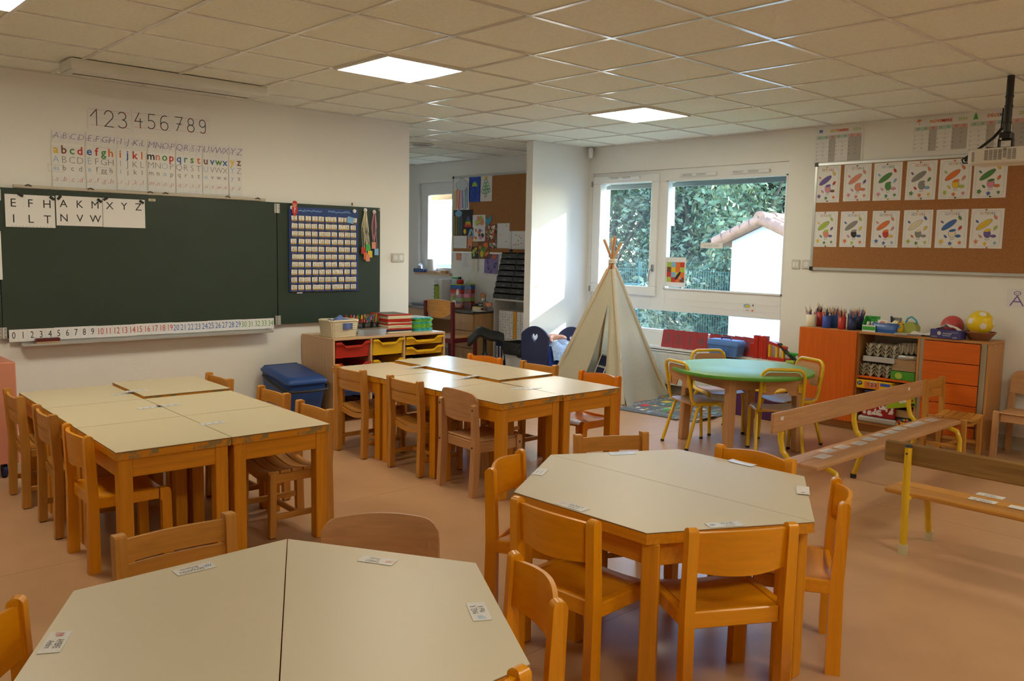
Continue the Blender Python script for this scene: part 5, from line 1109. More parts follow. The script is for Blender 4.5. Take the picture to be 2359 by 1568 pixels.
for i, (m, yy, l_) in enumerate((('p_yellow', .012, .16), ('plastic_black', -.012, .20), ('p_green', .0, .17), ('paper', -.02, .18))):
    t = dthing(1117, 700, 6.785, 'pencil', ['yellow', 'black', 'green', 'white'][i] + ' pencil in the pot at the end of the desk', 'pencil', 'pencils in the desk pot'); mb(m, True).tube([(.005 * i - .01, yy * .6, .01), (.01 * i - .015, yy * 1.5, l_)], .004, 6).build('shaft', t)
t = dthing(1127, 702, 6.72, 'cup', 'salmon rimmed translucent cup beside the letter trays', 'cup'); mb('plastic_film', True).lathe([(0, 0), (.03, 0), (.037, .085)], 16).build('shell', t); mb('p_salmon', True).lathe([(.0375, .06), (.041, .10), (.036, .10)], 16).build('rim', t)
t = dthing(1092, 698, 6.70, 'camera_strap', 'dark coiled strap lying behind the bottles', 'strap'); mb('plastic_black', True).tube([(.05 * math.cos(i * .7) * (1 - i * .02) + .08, .07 * math.sin(i * .7), .02 + .003 * i) for i in range(16)], .016, 8).build('coil', t)
t = dthing(1095, 702, 6.62, 'note_block', 'cream note block on the desk', 'note block'); mb('p_cream').box((.02, 0, .02), (.06, .09, .04), .002).build('pages', t); mb('p_yellow').box((.02, 0, .043), (.06, .09, .006), .001).build('top_note', t)
t = dthing(1098, 709, 6.56, 'paper', 'loose white papers on the front of the desk', 'paper'); mb('paper').box((.04, 0, .001), (.16, .12, .002)).build('sheet', t)
t = dthing(985, 694, 6.7, 'magazine', 'dark magazines on the far end of the desk', 'magazine'); mb('ink_grey').box((.1, .15, .010), (.25, .34, .02), .002).build('cover', t); mb('burgundy').box((.08, .05, .026), (.10, .14, .012), .003).build('pouch', t)
# sill things
def sillt(u, name, label, cat, x=7.155): p = onx(u, 628, x); return thing(name, label, cat, (x, p.y, 1.0955))
t = sillt(967, 'tissue_box', 'blue tissue box with a tissue on the annex sill', 'tissue box'); mb('navy').box((0, 0, .025), (.055, .22, .05), .002).build('carton', t); mb('plastic_blue').box((-.0285, 0, .025), (.001, .16, .03)).build('printed_band', t)
b = mb('paper', True); b.sheet(lambda u, v: ((u - .5) * .04 + .01 * math.sin(9 * v), (v - .5) * .12 * (1 - .35 * u), .05 + .085 * math.sin(PI * v) * (.6 + .4 * u) + .008 * math.sin(12 * v)), 4, 14, .002); b.build('tissue', t)
t = sillt(995, 'kitchen_roll', 'white paper roll standing in the annex window', 'paper roll', 7.165); b = mb('paper', True); b.lathe([(.018, 0), (.065, 0), (.066, .003), (.066, .157), (.064, .16), (.018, .16)], 28); t.location.z = 1.122; t.rotation_euler = (0, 0, 0); b.build('roll', t); mb('cardboard', True).lathe([(.0175, .0), (.0175, .161)], 16).build('core', t)
t = sillt(1000, 'wooden_box', 'flat wooden box under the paper roll on the sill', 'box'); mb('beech_laminate').box((0, 0, .013), (.06, .20, .025), .002).build('body', t)
t = sillt(1024, 'wooden_box', 'dark wooden box at the right of the annex sill', 'box'); mb('cup_wood').box((0, 0, .018), (.05, .11, .035), .002).build('body', t); mb('cup_wood').box((0, 0, .038), (.054, .115, .006), .001).build('lid', t)
t = sillt(962, 'hanging_string', 'white string hanging in the annex window', 'cord', 7.19); mb('paper', True).tube([(0, .02, .12), (0, .01, .2), (.0, -.012, .28), (0, .012, .35), (0, 0, .42)], .004, 6).build('cord', t); mb('paper', True).tube([(0, -.05, .40), (0, .0, .425), (0, .03, .40)], .004, 6).build('knot', t)
# ---------------------------------------------------------------- annex pin board
def sheetB(name, label, cat, pts, dep, draw, group=None, m='paper', rot=0., parent=None):
    """pts = (u0, v0, u1, v1) pixel box of the sheet on the window wall"""
    x = XW - dep; a = onx(pts[0], pts[1], x); c = onx(pts[2], pts[3], x); w_, h_ = a.y - c.y, a.z - c.z
    b = mb(m).box((w_ / 2, h_ / 2, 0), (w_, h_, .0008)); 
    if draw: draw(b, w_, h_)
    o = b.build(name, None, frame('B', a.y, c.z, dep, rot)); return tag(o, label, cat, group)
t = thing('pin_board', 'cork pin board with a grey frame behind the desk in the annex', 'pin board', (0, 0, 0)); y0, y1, z0, z1 = 7.10, 8.88, 1.385, 2.355
mb('cork').box((XW - .008, (y0 + y1) / 2, (z0 + z1) / 2), (.014, y1 - y0, z1 - z0)).build('cork', t); b = mb('alu')
for (ya, yb_, za, zb) in ((y0, y1, z1 - .01, z1 + .012), (y0, y1, z0 - .012, z0 + .01), (y1 - .008, y1 + .012, z0, z1), (y0 - .012, y0 + .008, z0, z1)): b.box((XW - .010, (ya + yb_) / 2, (za + zb) / 2), (.020, yb_ - ya, zb - za), .002)
b.build('frame', t); mb('plastic_black').box((XW - .011, y1, z1), (.024, .03, .03), .003).build('corner_cap', t)
DP = .018
def cloud(b, cx, cy, s, m, z=.0016):
    b.use(m)
    for dx, dy, r in ((-.5, 0, .34), (0, .25, .42), (.45, .05, .36), (.1, -.12, .42), (-.25, -.15, .35), (.35, -.18, .3)): b.oval(cx + dx * s, cy + dy * s, r * s, r * s * .9, z=z)
RB = ['p_yellow', 'p_orange', 'p_orange', 'p_red', 'p_pink', 'p_purple', 'p_sky', 'p_teal', 'ink_blue', 'p_green']
def d_rain(b, w, h):
    for i in range(9): b.use(RB[i]).rect(w * (.03 + .10 * i), h * (.02 + .04 * (i % 3)), w * .055, h * .60, .0012, .03 * ((i % 3) - 1))
    cloud(b, w * .52, h * .78, w * .48, 'ink_grey'); b.v = b.v; 
    cl = len(b.v); cloud(b, w * .52, h * .78, w * .45, 'p_cloud', .0026)
mat('p_cloud', (.62, .67, .72), .7); mat('p_royal', (.02, .07, .45), .6, noise=(30, .5))
G3 = 'children\'s drawings on the annex pin board'
sheetB('drawing', 'collage of a cloud with rainbow paper strips on the annex board', 'drawing', (1046, 411, 1081, 486), DP, d_rain, G3)
def d_umb(b, w, h): b.use('p_lime').poly([(w * .25, h * .60), (w * .75, h * .62), (w * .62, h * .76), (w * .48, h * .80), (w * .33, h * .74)], .0014); b.use('navy').line([(w * .52, h * .6), (w * .54, h * .15), (w * .46, h * .08), (w * .38, h * .13)], .008, .0015)
sheetB('drawing', 'blue painted sheet with a green umbrella on the annex board', 'drawing', (1080, 407, 1106, 464), DP, d_umb, G3, 'p_royal', -.03)
def d_fir(b, w, h):
    for i, (x, y, r) in enumerate(((.5, .78, .12), (.42, .65, .12), (.6, .66, .12), (.36, .52, .13), (.52, .53, .13), (.68, .53, .13), (.28, .38, .13), (.45, .38, .14), (.62, .40, .14), (.78, .42, .12))): b.use('plastic_green' if i % 3 else 'p_teal'); b.line(arcp(w * x, h * y, w * r, h * r * .6, 0, 360, 10), .008, .0013)
    b.use('p_yellow').oval(w * .52, h * .90, w * .12, h * .06); b.use('p_brown').line(arcp(w * .5, h * .22, w * .08, h * .07, 0, 360, 10), .006, .0013)
sheetB('drawing', 'white sheet with a quilled green fir tree and yellow star on the annex board', 'drawing', (1106, 405, 1133, 463), DP, d_fir, G3)
def d_rain2(b, w, h):
    for i, m in enumerate(('p_lime', 'p_orange', 'p_teal', 'p_green', 'p_purple')): b.use(m).rect(w * (.05 + .09 * i), h * .02, w * .04, h * .75, .0012, .02)
    cloud(b, w * .27, h * .86, w * .22, 'p_sky')
    for i, m in enumerate(('p_red', 'p_orange', 'p_yellow', 'p_green', 'p_blue', 'p_purple')): hw = w * (.20 - .028 * i); b.use(m).poly([(w * .76 - hw, h * (.32 + .07 * i)), (w * .76 + hw, h * (.32 + .07 * i)), (w * .76 + hw * .8, h * (.385 + .07 * i)), (w * .76 - hw * .8, h * (.385 + .07 * i))], .0013)
    b.use('p_yellow').oval(w * .60, h * .15, w * .07, h * .10)
sheetB('drawing', 'black sheet with a small cloud and striped fir on the annex board', 'drawing', (1045, 484, 1089, 542), DP + .002, d_rain2, G3, 'p_black')
def blot(cols, n, s=.10, seed=1):
    def f(b, w, h):
        rd = random.Random(seed)
        for i in range(n): b.use(rd.choice(cols)); r = w * s * rd.uniform(.6, 1.4); b.oval(rd.uniform(r, w - r), rd.uniform(r, h - r), r, r * rd.uniform(.5, 1), rd.uniform(0, 3), .0010 + .0002 * (i % 5), 8)
    return f
sheetB('drawing', 'pale drawing with pastel patches below the black sheet', 'drawing', (1089, 495, 1118, 524), DP + .003, blot(['p_pink', 'p_cream', 'p_salmon', 'p_lime'], 10, .14, 2), G3)
def d_heart(b, w, h): pass
x = XW - DP; a = onx(1116, 494, x); c = onx(1132, 521, x); b = mb('p_sky' if 0 else mat('heart_blue', (.04, .33, .50), .6).name); hw, hh = (a.y - c.y) / 2, a.z - c.z
b.prism([(0, 0), (hw * 1.1, hh * .55), (hw * .9, hh), (hw * .25, hh * .62), (-hw * .2, hh * .66), (-hw * .8, hh * .9), (-hw, hh * .7)], 0, .003); tag(b.build('paper_heart', None, frame('B', (a.y + c.y) / 2, c.z, DP)), 'folded turquoise paper heart pinned on the annex board', 'paper heart')
sheetB('drawing', 'drawing with pink and orange scribbles in the middle of the annex board', 'drawing', (1091, 524, 1117, 556), DP + .0025, blot(['p_salmon', 'p_orange', 'p_pink', 'p_black', 'p_purple'], 12, .10, 3), G3)
sheetB('drawing', 'dense multicoloured mosaic picture on the annex board', 'drawing', (1119, 517, 1145, 572), DP + .001, blot(['p_red', 'p_black', 'p_cream', 'p_brown', 'p_grey', 'p_orange', 'ink_green', 'paper'], 150, .07, 4), G3, 'p_brown')
sheetB('drawing', 'tall white sheet with tiny blue and yellow marks on the annex board', 'drawing', (1145, 514, 1173, 572), DP + .001, blot(['p_sky', 'p_yellow'], 3, .05, 5), G3)
def d_hearts(b, w, h):
    rd = random.Random(6)
    for (x, y) in ((.42, .78), (.62, .70), (.72, .60), (.55, .46), (.75, .32), (.55, .26), (.40, .24), (.28, .22)): b.use('p_red'); q = w * .035; b.poly([(w * x, h * y - q), (w * x + q, h * y + q * .5), (w * x + q * .5, h * y + q), (w * x, h * y + q * .4), (w * x - q * .5, h * y + q), (w * x - q, h * y + q * .5)], .0012)
    b.use('navy').line([(w * .12, h * .98), (w * .13, 0)], .006, .0013)
sheetB('drawing', 'white sheet with small red hearts behind the letter trays', 'drawing', (1174, 532, 1210, 574), DP + .001, d_hearts, G3)
def d_weave(b, w, h):
    for i in range(8):
        for j in range(5): b.use('p_purple' if 0 else 'ink_line'); b.rect(w * (j + .1 + .5 * (i % 2)) / 5.6, h * (i + .3) / 8, w * .09, h * .05, .0011)
sheetB('drawing', 'woven white and lilac paper mat at the left of the annex board', 'drawing', (1045, 543, 1075, 572), DP + .001, d_weave, G3)
def d_mark(b, w, h): b.use('plastic_black').rect(w * .3, h * .05, w * .4, h * .12, .0012); b.oval(w * .5, h * .9, w * .2, h * .04)
sheetB('bookmark', 'narrow wooden brown bookmark on the annex board', 'bookmark', (1078, 541, 1087, 572), DP + .002, d_mark, None, 'p_salmon')
b = mb('p_sky'); b.line(arcp(0, 0, .045, .10, 180, 10, 10), .03, .0012); b.use('p_yellow').oval(.035, -.03, .014, .02); p = onx(1086, 548, XW - DP); tag(b.box((-.02, .06, 0), (.03, .03, .0008)).build('paper_swirl', None, frame('B', p.y, p.z, DP + .004)), 'curling blue paper shape beside the bookmark', 'paper shape')
sheetB('drawing', 'collage of orange and green paper pieces low on the annex board', 'drawing', (1103, 556, 1128, 597), DP + .004, blot(['p_orange', 'p_green', 'p_teal', 'p_yellow', 'p_brown'], 14, .2, 8), G3, 'p_brown', .05)
sheetB('drawing', 'dark drawing with orange and blue ribbons beside the list', 'drawing', (1087, 568, 1101, 596), DP + .003, blot(['p_orange', 'p_sky', 'p_red', 'p_lime'], 10, .18, 9), G3, 'p_black', .04)
sheetB('drawing', 'purple painted sheet with an orange flower low on the annex wall', 'drawing', (1116, 573, 1145, 630), .012, blot(['ink_purple', 'p_purple', 'navy'], 20, .10, 10), G3, 'ink_purple', -.03)
b = mb('p_orange').oval(0, 0, .045, .05, z=.0012); b.use('p_red').line(arcp(0, 0, .04, .045, 0, 360, 10), .008, .0014); b.use('ink_purple').oval(.0, .0, .014, .016, z=.0016); b.use('p_orange').box((0, 0, 0), (.02, .02, .0008)); p = onx(1139, 588, XW - .014); tag(b.build('paper_flower', None, frame('B', p.y, p.z, .0145)), 'orange paper flower on the purple sheet', 'paper flower')
def lines(n, m='ink_grey'):
    def f(b, w, h):
        rd = random.Random(n); b.use(m)
        for i in range(n): b.rect(w * .15, h * (.93 - .85 * i / n), w * rd.uniform(.3, .65), h * .008, .0010)
    return f
sheetB('list_sheet', 'printed white list hanging under the annex board', 'sheet', (1064, 573, 1088, 620), .010, lines(16), None, 'paper')
sheetB('list_sheet', 'narrow cream list beside the printed list', 'sheet', (1087, 596, 1100, 625), .012, lines(9), None, 'paper_cream')
for (u, v, m, lb) in ((1046, 582, 'paper', 'white paper ghost with a face on the annex wall'), (1057, 584, 'p_salmon', 'pink paper rabbit on the annex wall')):
    p = onx(u, v, XW - .01); b = mb(m); b.oval(0, .03, .042, .05); b.poly([(-.045, -.08), (-.02, -.09), (0, -.075), (.02, -.09), (.045, -.08), (.045, .03), (-.045, .03)], .0010)
    if m != 'paper': b.oval(-.02, .09, .012, .04); b.oval(.02, .09, .012, .04)
    b.use('ink'); b.oval(-.014, .035, .005, .007, z=.0018); b.oval(.014, .035, .005, .007, z=.0018); b.use(m).box((0, 0, 0), (.05, .08, .0006)); tag(b.build('paper_figure', None, frame('B', p.y, p.z, .010)), lb, 'paper figure')
p = onx(1178, 577, XW - .014); tag(mb('navy', True).ball((0, 0, .012), (.03, .02, .012), 12, 8).build('magnet', None, frame('B', p.y, p.z, .010)), 'dark blue tag at the end of the string above the letter trays', 'tag')
# ================================================================== partition corner, sticker, detector
p = ony(1236, 665, YL); b = mb('paper').box((0, 0, 0), (.085, .10, .0006)); b.use('p_yellow').oval(-.02, .02, .006, .016, .3); b.use('ink_blue').line([(-.03, .0), (-.024, .03)], .003); b.use('p_pink').oval(.01, .025, .009, .008); b.use('p_sky').oval(-.005, .012, .010, .006); b.use('ink_grey').rect(-.02, -.02, .05, .003); tag(b.build('picture_card', None, frame('L', p.x, p.z, .001)), 'small card with a coloured picture on the sunlit partition', 'card')
t = thing('motion_detector', 'white motion detector in the corner under the ceiling', 'detector', (7.115, 6.435, 2.505), A(45)); mb('white_pvc').box((0, 0, 0), (.06, .05, .115), .012).build('body', t); mb('paper_lam').box((0, -.026, .01), (.036, .006, .04), .004).build('lens', t)
# ================================================================== doll bed, teepee, rug
t = thing('doll_bed', 'blue wooden doll bed with a heart cut in its arched headboard', 'doll bed', (0, 0, 0)); bx, by0, by1 = 6.14, 6.055, 6.455; bl = .56
def headboard(top):
    hw = (by1 - by0) / 2; out = [(-hw + .02, 0), (hw - .02, 0), (hw, top - .09)]
    for i in range(1, 12): a = i / 12; out.append((hw - 2 * hw * a, top - .09 + .095 * math.sin(PI * a) ** .8))
    return out + [(-hw, top - .09)]
def heart_pts(s):
    P = []
    for i in range(24):
        a = 2 * PI * i / 24; P.append((s * 16 * math.sin(a) ** 3 / 16, s * (13 * math.cos(a) - 5 * math.cos(2 * a) - 2 * math.cos(3 * a) - math.cos(4 * a)) / 13))
    return P
def board_with_hole(b, out, hole, x0, x1):
    """fill between an outline and a hole, extruded along x"""
    bm = bmesh.new(); ed = []
    for P in (out, hole):
        vs = [bm.verts.new((0, p[0], p[1])) for p in P]; ed += [bm.edges.new((vs[i], vs[(i + 1) % len(vs)])) for i in range(len(vs))]
    bmesh.ops.triangle_fill(bm, use_beauty=True, use_dissolve=False, edges=ed); bm.verts.index_update()
    V = [tuple(v.co) for v in bm.verts]; Fs = [tuple(v.index for v in f.verts) for f in bm.faces]; bm.free()
    b.add([(x0, y, z) for _, y, z in V], Fs); b.add([(x1, y, z) for _, y, z in V], [f[::-1] for f in Fs])
    for P in (out, hole): n = len(P); b.add([(x0, *p) for p in P] + [(x1, *p) for p in P], [(i, (i + 1) % n, n + (i + 1) % n, n + i) for i in range(n)])
cy = (by0 + by1) / 2
b = mb('navy'); b.M = Matrix.Translation((0, cy, 0)); board_with_hole(b, headboard(.655), [(p[0] * .9 * 1.2, p[1] + .545) for p in heart_pts(.042)], bx, bx + .018); b.build('headboard', t)
b = mb('navy'); b.M = Matrix.Translation((0, cy, 0)); board_with_hole(b, headboard(.62), [(p[0] * .9, p[1] + .50) for p in heart_pts(.035)], bx + bl, bx + bl + .018); b.build('footboard', t)
for y in (by0 + .025, by1 - .025): mb('bed_blue').box((bx + .018 + (bl - .018) / 2, y, .28), (bl - .018, .016, .32), .003).build('side_panel', t)
mb('bed_blue').box((bx + .018 + (bl - .018) / 2, cy, .25), (bl - .018, .32, .012)).build('base', t); mb('paper').box((bx + .3, cy, .30), (bl - .06, .30, .08), .02).build('mattress', t)
b = mb('cloth_light', True); b.sheet(lambda u, v: (bx + .06 + u * .44, by0 - .028 + v * .30 - .004 * math.sin(9 * u), .47 + .02 * math.sin(6 * u + 2 * v) + .018 * math.sin(14 * u - 5 * v) - (.15 * (1 + .35 * math.sin(5 * u)) * max(0, 1 - v / .14) ** 1.3 if v < .14 else 0)), 24, 22, .008)
tag(b.build('blanket'), 'pale blue quilted blanket spilling over the doll bed side', 'blanket')
# doll lying on its front: one skinned body
bm = bmesh.new(); sk = bm.verts.layers.skin.verify()
JT = dict(pelvis=((6.36, 6.19, .540), .044), belly=((6.31, 6.19, .540), .042), chest=((6.265, 6.19, .545), .044), neck=((6.225, 6.19, .545), .020), head=((6.195, 6.185, .558), .046), hipl=((6.385, 6.160, .540), .030), kneel=((6.44, 6.145, .540), .026), footl=((6.49, 6.15, .525), .018), toel=((6.502, 6.15, .512), .014), hipr=((6.385, 6.22, .540), .030), kneer=((6.43, 6.25, .545), .026), footr=((6.48, 6.255, .53), .018), sl=((6.255, 6.145, .535), .020), el=((6.235, 6.10, .52), .016), hl=((6.20, 6.088, .512), .013), sr=((6.255, 6.235, .535), .020), er=((6.23, 6.27, .52), .016), hr=((6.19, 6.275, .515), .013))
VV = {}
for k_, (p, r) in JT.items(): v = bm.verts.new(p); v[sk].radius = (r, r); VV[k_] = v
VV['pelvis'][sk].use_root = True
for a, c in (('pelvis', 'belly'), ('belly', 'chest'), ('chest', 'neck'), ('neck', 'head'), ('pelvis', 'hipl'), ('hipl', 'kneel'), ('kneel', 'footl'), ('footl', 'toel'), ('pelvis', 'hipr'), ('hipr', 'kneer'), ('kneer', 'footr'), ('chest', 'sl'), ('sl', 'el'), ('el', 'hl'), ('chest', 'sr'), ('sr', 'er'), ('er', 'hr')): bm.edges.new((VV[a], VV[c]))
me = bpy.data.meshes.new('doll'); bm.to_mesh(me); bm.free(); me.materials.append(MATS['skin_doll']); do = bpy.data.objects.new('doll', me); COL.objects.link(do)
m_ = do.modifiers.new('skin', 'SKIN'); m_.use_smooth_shade = True; m2 = do.modifiers.new('sub', 'SUBSURF'); m2.levels = 1; m2.render_levels = 2
tag(do, 'bare baby doll lying face down on the blue blanket in the doll bed', 'doll'); mb('cloth_pink', True).ball((6.182, 6.185, .562), (.040, .05, .052), 14, 10).build('bonnet', do)
# teepee
P1, P2, P3, P4 = Vector((6.13, 5.05, 0)), Vector((6.985, 5.20, 0)), Vector((5.955, 5.895, 0)), Vector((6.80, 5.985, 0)); AP = Vector((6.458, 5.510, 1.352))
t = thing('teepee', 'cream canvas play teepee on four wooden poles by the window', 'teepee', tuple(P1))
for P, e in ((P1, 1.16), (P2, 1.15), (P3, 1.13), (P4, 1.17)):
    d = (AP - P); off = Vector((AP.y - P.y, P.x - AP.x, 0)).normalized() * .007; b = mb('beech_pale', True); L = d * (1.16 if P is P1 else e); b.tube([P - P1 + off * .2, P - P1 + d * .9 + off, P - P1 + L + off], .0145, 10); b.build('pole', t)
b = mb('paper_cream', True); b.tube([(AP.x - P1.x + .042 * math.cos(i * .9), AP.y - P1.y + .042 * math.sin(i * .9), AP.z - .03 + .002 * i) for i in range(22)], .005, 6); b.tube([(AP.x - P1.x + .03, AP.y - P1.y - .03, 1.34), (AP.x - P1.x + .05, AP.y - P1.y - .05, 1.45), (AP.x - P1.x + .02, AP.y - P1.y - .03, 1.48)], .003, 5); b.build('rope', t)
TOPQ = .935                                   # the cloth stops a little below the tie
def face(A0, B0, u, v, sag=.0, out=None):
    a = A0.lerp(AP, v * TOPQ); c = B0.lerp(AP, v * TOPQ); p = a.lerp(c, u); n = (B0 - A0).cross(AP - A0).normalized(); 
    return p - P1 + n * sag * math.sin(PI * u) * (1 - v) 
ext = lambda P: P + (P - (P1 + P2 + P3 + P4) / 4) * .015
E1, E2, E3, E4 = ext(P1), ext(P2), ext(P3), ext(P4)
b = mb('canvas', True); b.sheet(lambda u, v: face(E1, E2, u, v, -.02) + Vector((0, 0, .004)) + Vector((.010, -.018, 0)) * math.sin(9 * u + 2) * (1 - v) ** 2 + Vector((.0, -.05, 0)) * max(0, 1 - v * 9) * (.6 + .4 * math.sin(13 * u)), 26, 24, .004); b.build('side_panel', t)
b = mb('canvas', True); b.sheet(lambda u, v: face(E2, E4, u, v, 0), 8, 8, .004); b.build('side_panel', t)
b = mb('canvas', True); b.sheet(lambda u, v: face(E4, E3, u, v, 0), 8, 8, .004); b.build('back_panel', t)
# entrance: two flaps meeting above the slit; u runs from P3 (far left) to P1 (front pole)
SV = .73
def slit(v): 
    q = max(0., 1 - v / SV); return (.68 - .30 * q ** .85 + .0, .70 - .02 * q ** 2 * 4 + .11 * q ** .4)
def flap(side):
    def f(u, v):
        l, r = slit(v); vt = v; lo = l if v < SV else .69; hi = r if v < SV else .69
        uu = u * lo if side == 'l' else hi + (1 - hi) * u
        w_ = face(E3, E1, uu, v, .0); n = Vector((-1, -.2, 0))
        fold = .012 * math.sin(uu * 40) * (1 - v) if side == 'r' else .012 * math.sin(uu * 9 + v * 4) * (1 - v)
        return w_ + n * fold + Vector((0, 0, .004))
    return f
mb('canvas', True).sheet(flap('l'), 16, 30, .004).build('entrance_flap', t); mb('canvas', True).sheet(flap('r'), 12, 30, .004).build('entrance_flap', t)
for E_, dd in ((E1, -.002), (E2, 0), (E3, 0)):
    b = mb('canvas_seam', True); b.tube([E_ - P1 + Vector((0, 0, .02)), E_.lerp(AP, .5) - P1, E_.lerp(AP, TOPQ) - P1], .021, 10); b.build('pole_sleeve', t)
b = mb('paper_cream', True); b.tube([E1.lerp(AP, .02 + .0035 * i) - P1 + Vector((-.006 + .010 * (i % 2), -.020, 0)) for i in range(96)], .006, 5); b.build('ruffle', t)
b = mb('canvas', True); b.tube([E1.lerp(AP, .36) - P1 + Vector((-.01, -.02, 0)), E1.lerp(AP, .34) - P1 + Vector((-.03, -.035, 0)), E1.lerp(AP, .31) - P1 + Vector((-.028, -.03, 0))], .007, 6); b.build('tie_tape', t); b = mb('canvas', True); b.tube([E3.lerp(AP, .42) - P1 + Vector((-.02, -.02, 0)), E3.lerp(AP, .36) - P1 + Vector((-.035, -.03, 0)), E3.lerp(AP, .31) - P1 + Vector((-.03, -.03, 0))], .009, 6); b.build('tie_tape', t)
t = thing('floor_seat', 'navy padded floor seat with white piping inside the teepee', 'floor seat', (6.28, 5.56, .012), A(-112))
b = mb('navy', True)
for i in range(3): b.sheet(lambda u, v: ((u - .5) * .17, .02 + .045 * i + v * .04, .07 + .115 * i + v * .105), 5, 4, .035)
b.build('backrest', t); b = mb('navy', True); b.box((0, -.12, .025), (.22, .26, .05), .018); b.build('cushion', t); b = mb('paper', True)
for i in range(4): b.tube([(-.088, .0 + .045 * i, .058 + .115 * i), (.088, .0 + .045 * i, .058 + .115 * i)], .007, 6)
for s_ in (-1, 1): b.tube([(s_ * .088, -.005, .06), (s_ * .088, .135, .41)], .007, 6)
b.tube([(-.11, .01, .052), (-.11, -.25, .052), (.11, -.25, .052), (.11, .01, .052)], .006, 6); b.build('piping', t)
t = thing('toy_bag', 'dark crumpled bag at the back of the teepee', 'bag', (6.62, 5.50, .012)); mb('leather_black', True).ball((0, 0, .07), (.12, .09, .075), 14, 10).build('body', t); mb('paper', True).tube([(-.11, -.03, .09), (-.05, -.09, .14), (.03, -.09, .05)], .007, 6).build('cord', t)
t = thing('play_rug', 'grey play rug printed with roads, houses and trees under the teepee', 'rug', (0, 0, 0)); rd = random.Random(12)
rc = [(6.06, 4.17), (6.62, 4.22), (7.02, 4.45), (7.05, 6.02), (5.90, 6.00), (5.98, 5.0)]
b = mb('rug_grey'); b.prism(rc, .001, .008); b.build('pile', t); b = mb('p_grey'); b.M = Matrix.Translation((0, 0, .0072))
for i in range(5): b.use('asphalt').rect(6.0 + .02 * i, 4.35 + .32 * i, .95, .075, .0015)
for i in range(4): b.use('asphalt').rect(6.10 + .24 * i, 4.25, .07, 1.6, .0016)
for i in range(130):
    x, y = rd.uniform(6.06, 6.9), rd.uniform(4.25, 5.9); b.use(rd.choice(['plastic_green', 'p_green', 'p_green', 'p_orange', 'p_red', 'p_sky', 'p_yellow', 'p_cream'])); s_ = rd.uniform(.015, .05) * (1.7 if i % 3 == 0 else 1)
    if 0 < (y - 4.2) : b.rect(x, y, s_ * 1.3, s_, .0018 + .0001 * (i % 9), rd.uniform(0, .5))
b.use('paper')
for i in range(5):
    for q in range(14): b.rect(6.04 + .02 * i + q * .065, 4.385 + .32 * i, .03, .007, .0032)
b.build('printed_town', t)
mb('beech_laminate', True).sheet(lambda u, v: (6.10 + u * .30, 4.20 - .03 * math.sin(PI * u) + v * .05, .012 + .02 * math.sin(PI * u) * (1 - v)), 10, 3, .004).build('curled_edge', t)
# ================================================================== radiator and the things on its board
t = thing('radiator', 'long white panel radiator under the window', 'radiator', (XW - .10, 5.05, .10)); Lr = 2.3
b = mb('radiator'); b.box((0, 0, .165), (.07, Lr, .33), .006)
for i in range(int(Lr / .034)): b.box((-.036, -Lr / 2 + .02 + i * .034, .165), (.006, .017, .28), .003)
b.build('panel', t); mb('radiator').box((0, 0, .338), (.085, Lr + .01, .014), .004).build('top_grille', t)
for y in (-Lr / 2 + .1, Lr / 2 - .1): mb('radiator').box((.02, y, -.05), (.03, .03, .11)).build('bracket', t)
# red number cards leaning on the glass
cards = [('3', 1519, 1556, 763, 800), ('2', 1545, 1580, 767, 804), ('1', 1572, 1606, 769, 808), ('4', 1596, 1632, 773, 811), ('', 1625, 1660, 772, 812), ('', 1652, 1690, 775, 815), ('', 1684, 1714, 777, 818), ('8', 1700, 1736, 780, 822)]
for i, (ch, u0, u1, v0, v1) in enumerate(cards):
    x = XW - .075; a = onx(u0, v0, x); c = onx(u1, v1, x); w_ = .138; h_ = .185; yc_ = (a.y + c.y) / 2
    b = mb('card_red').box((0, h_ / 2, 0), (w_, h_, .003), .001)
    if ch: b.text(ch, 0, h_ * .26, .098, 'card_num', wt='b', z=.0022)
    T = Matrix(((0, math.sin(.0), -1, 0), (-1, 0, 0, 0), (0, 1, 0, 0), (0, 0, 0, 1))); M_ = Matrix.Translation((XW - .088 + .002 * (i % 2), yc_, .4755)) @ T @ Matrix.Rotation(-.28, 4, 'X') @ Matrix.Rotation(.06 * (1 if i < 4 else -1), 4, 'Z')
    lb = 'dark red card with a raised grey %s leaning in the window' % ch if ch else ['', '', '', '', 'dark red blank looking card just left of the blue toolbox', 'dark red card hidden behind the left end of the blue toolbox', 'dark red card hidden behind the right end of the blue toolbox'][i]
    tag(b.build('number_plate', None, M_), lb, 'number card', 'red number cards in the window')
p = onx(1672, 816, XW - .15); t = thing('toolbox', 'blue plastic toolbox on the radiator board', 'toolbox', (XW - .17, onx(1675, 820, XW - .15).y, .4755)); 
b = mb('toolbox_blue'); loft(b, [([(y, x) for x, y in ringpts(.150, .060, .015)][::-1], 0), ([(y, x) for x, y in ringpts(.165, .070, .015)][::-1], .10)]); b.build('body', t)
b = mb('toolbox_blue'); loft(b, [([(y, x) for x, y in ringpts(.172, .076, .016)][::-1], .10), ([(y, x) for x, y in ringpts(.172, .076, .016)][::-1], .125), ([(y, x) for x, y in ringpts(.160, .062, .016)][::-1], .152)]); b.build('lid', t)
b = mb('navy', True); b.tube([(0, .055, .150), (0, .05, .172), (0, -.05, .172), (0, -.055, .150)], .007, 8); b.build('handle', t); b = mb('toolbox_blue')
for i in range(6): b.box((-.069, -.10 + i * .018, .05), (.006, .008, .07), .001)
b.build('ribs', t)
def brd(u, x, name, label, cat): p = onx(u, 830, x); return thing(name, label, cat, (x, p.y, .4755))
t = brd(1752, XW - .10, 'toy_castle', 'red plastic toy castle gate at the right of the window board', 'toy castle'); b = mb('plastic_red')
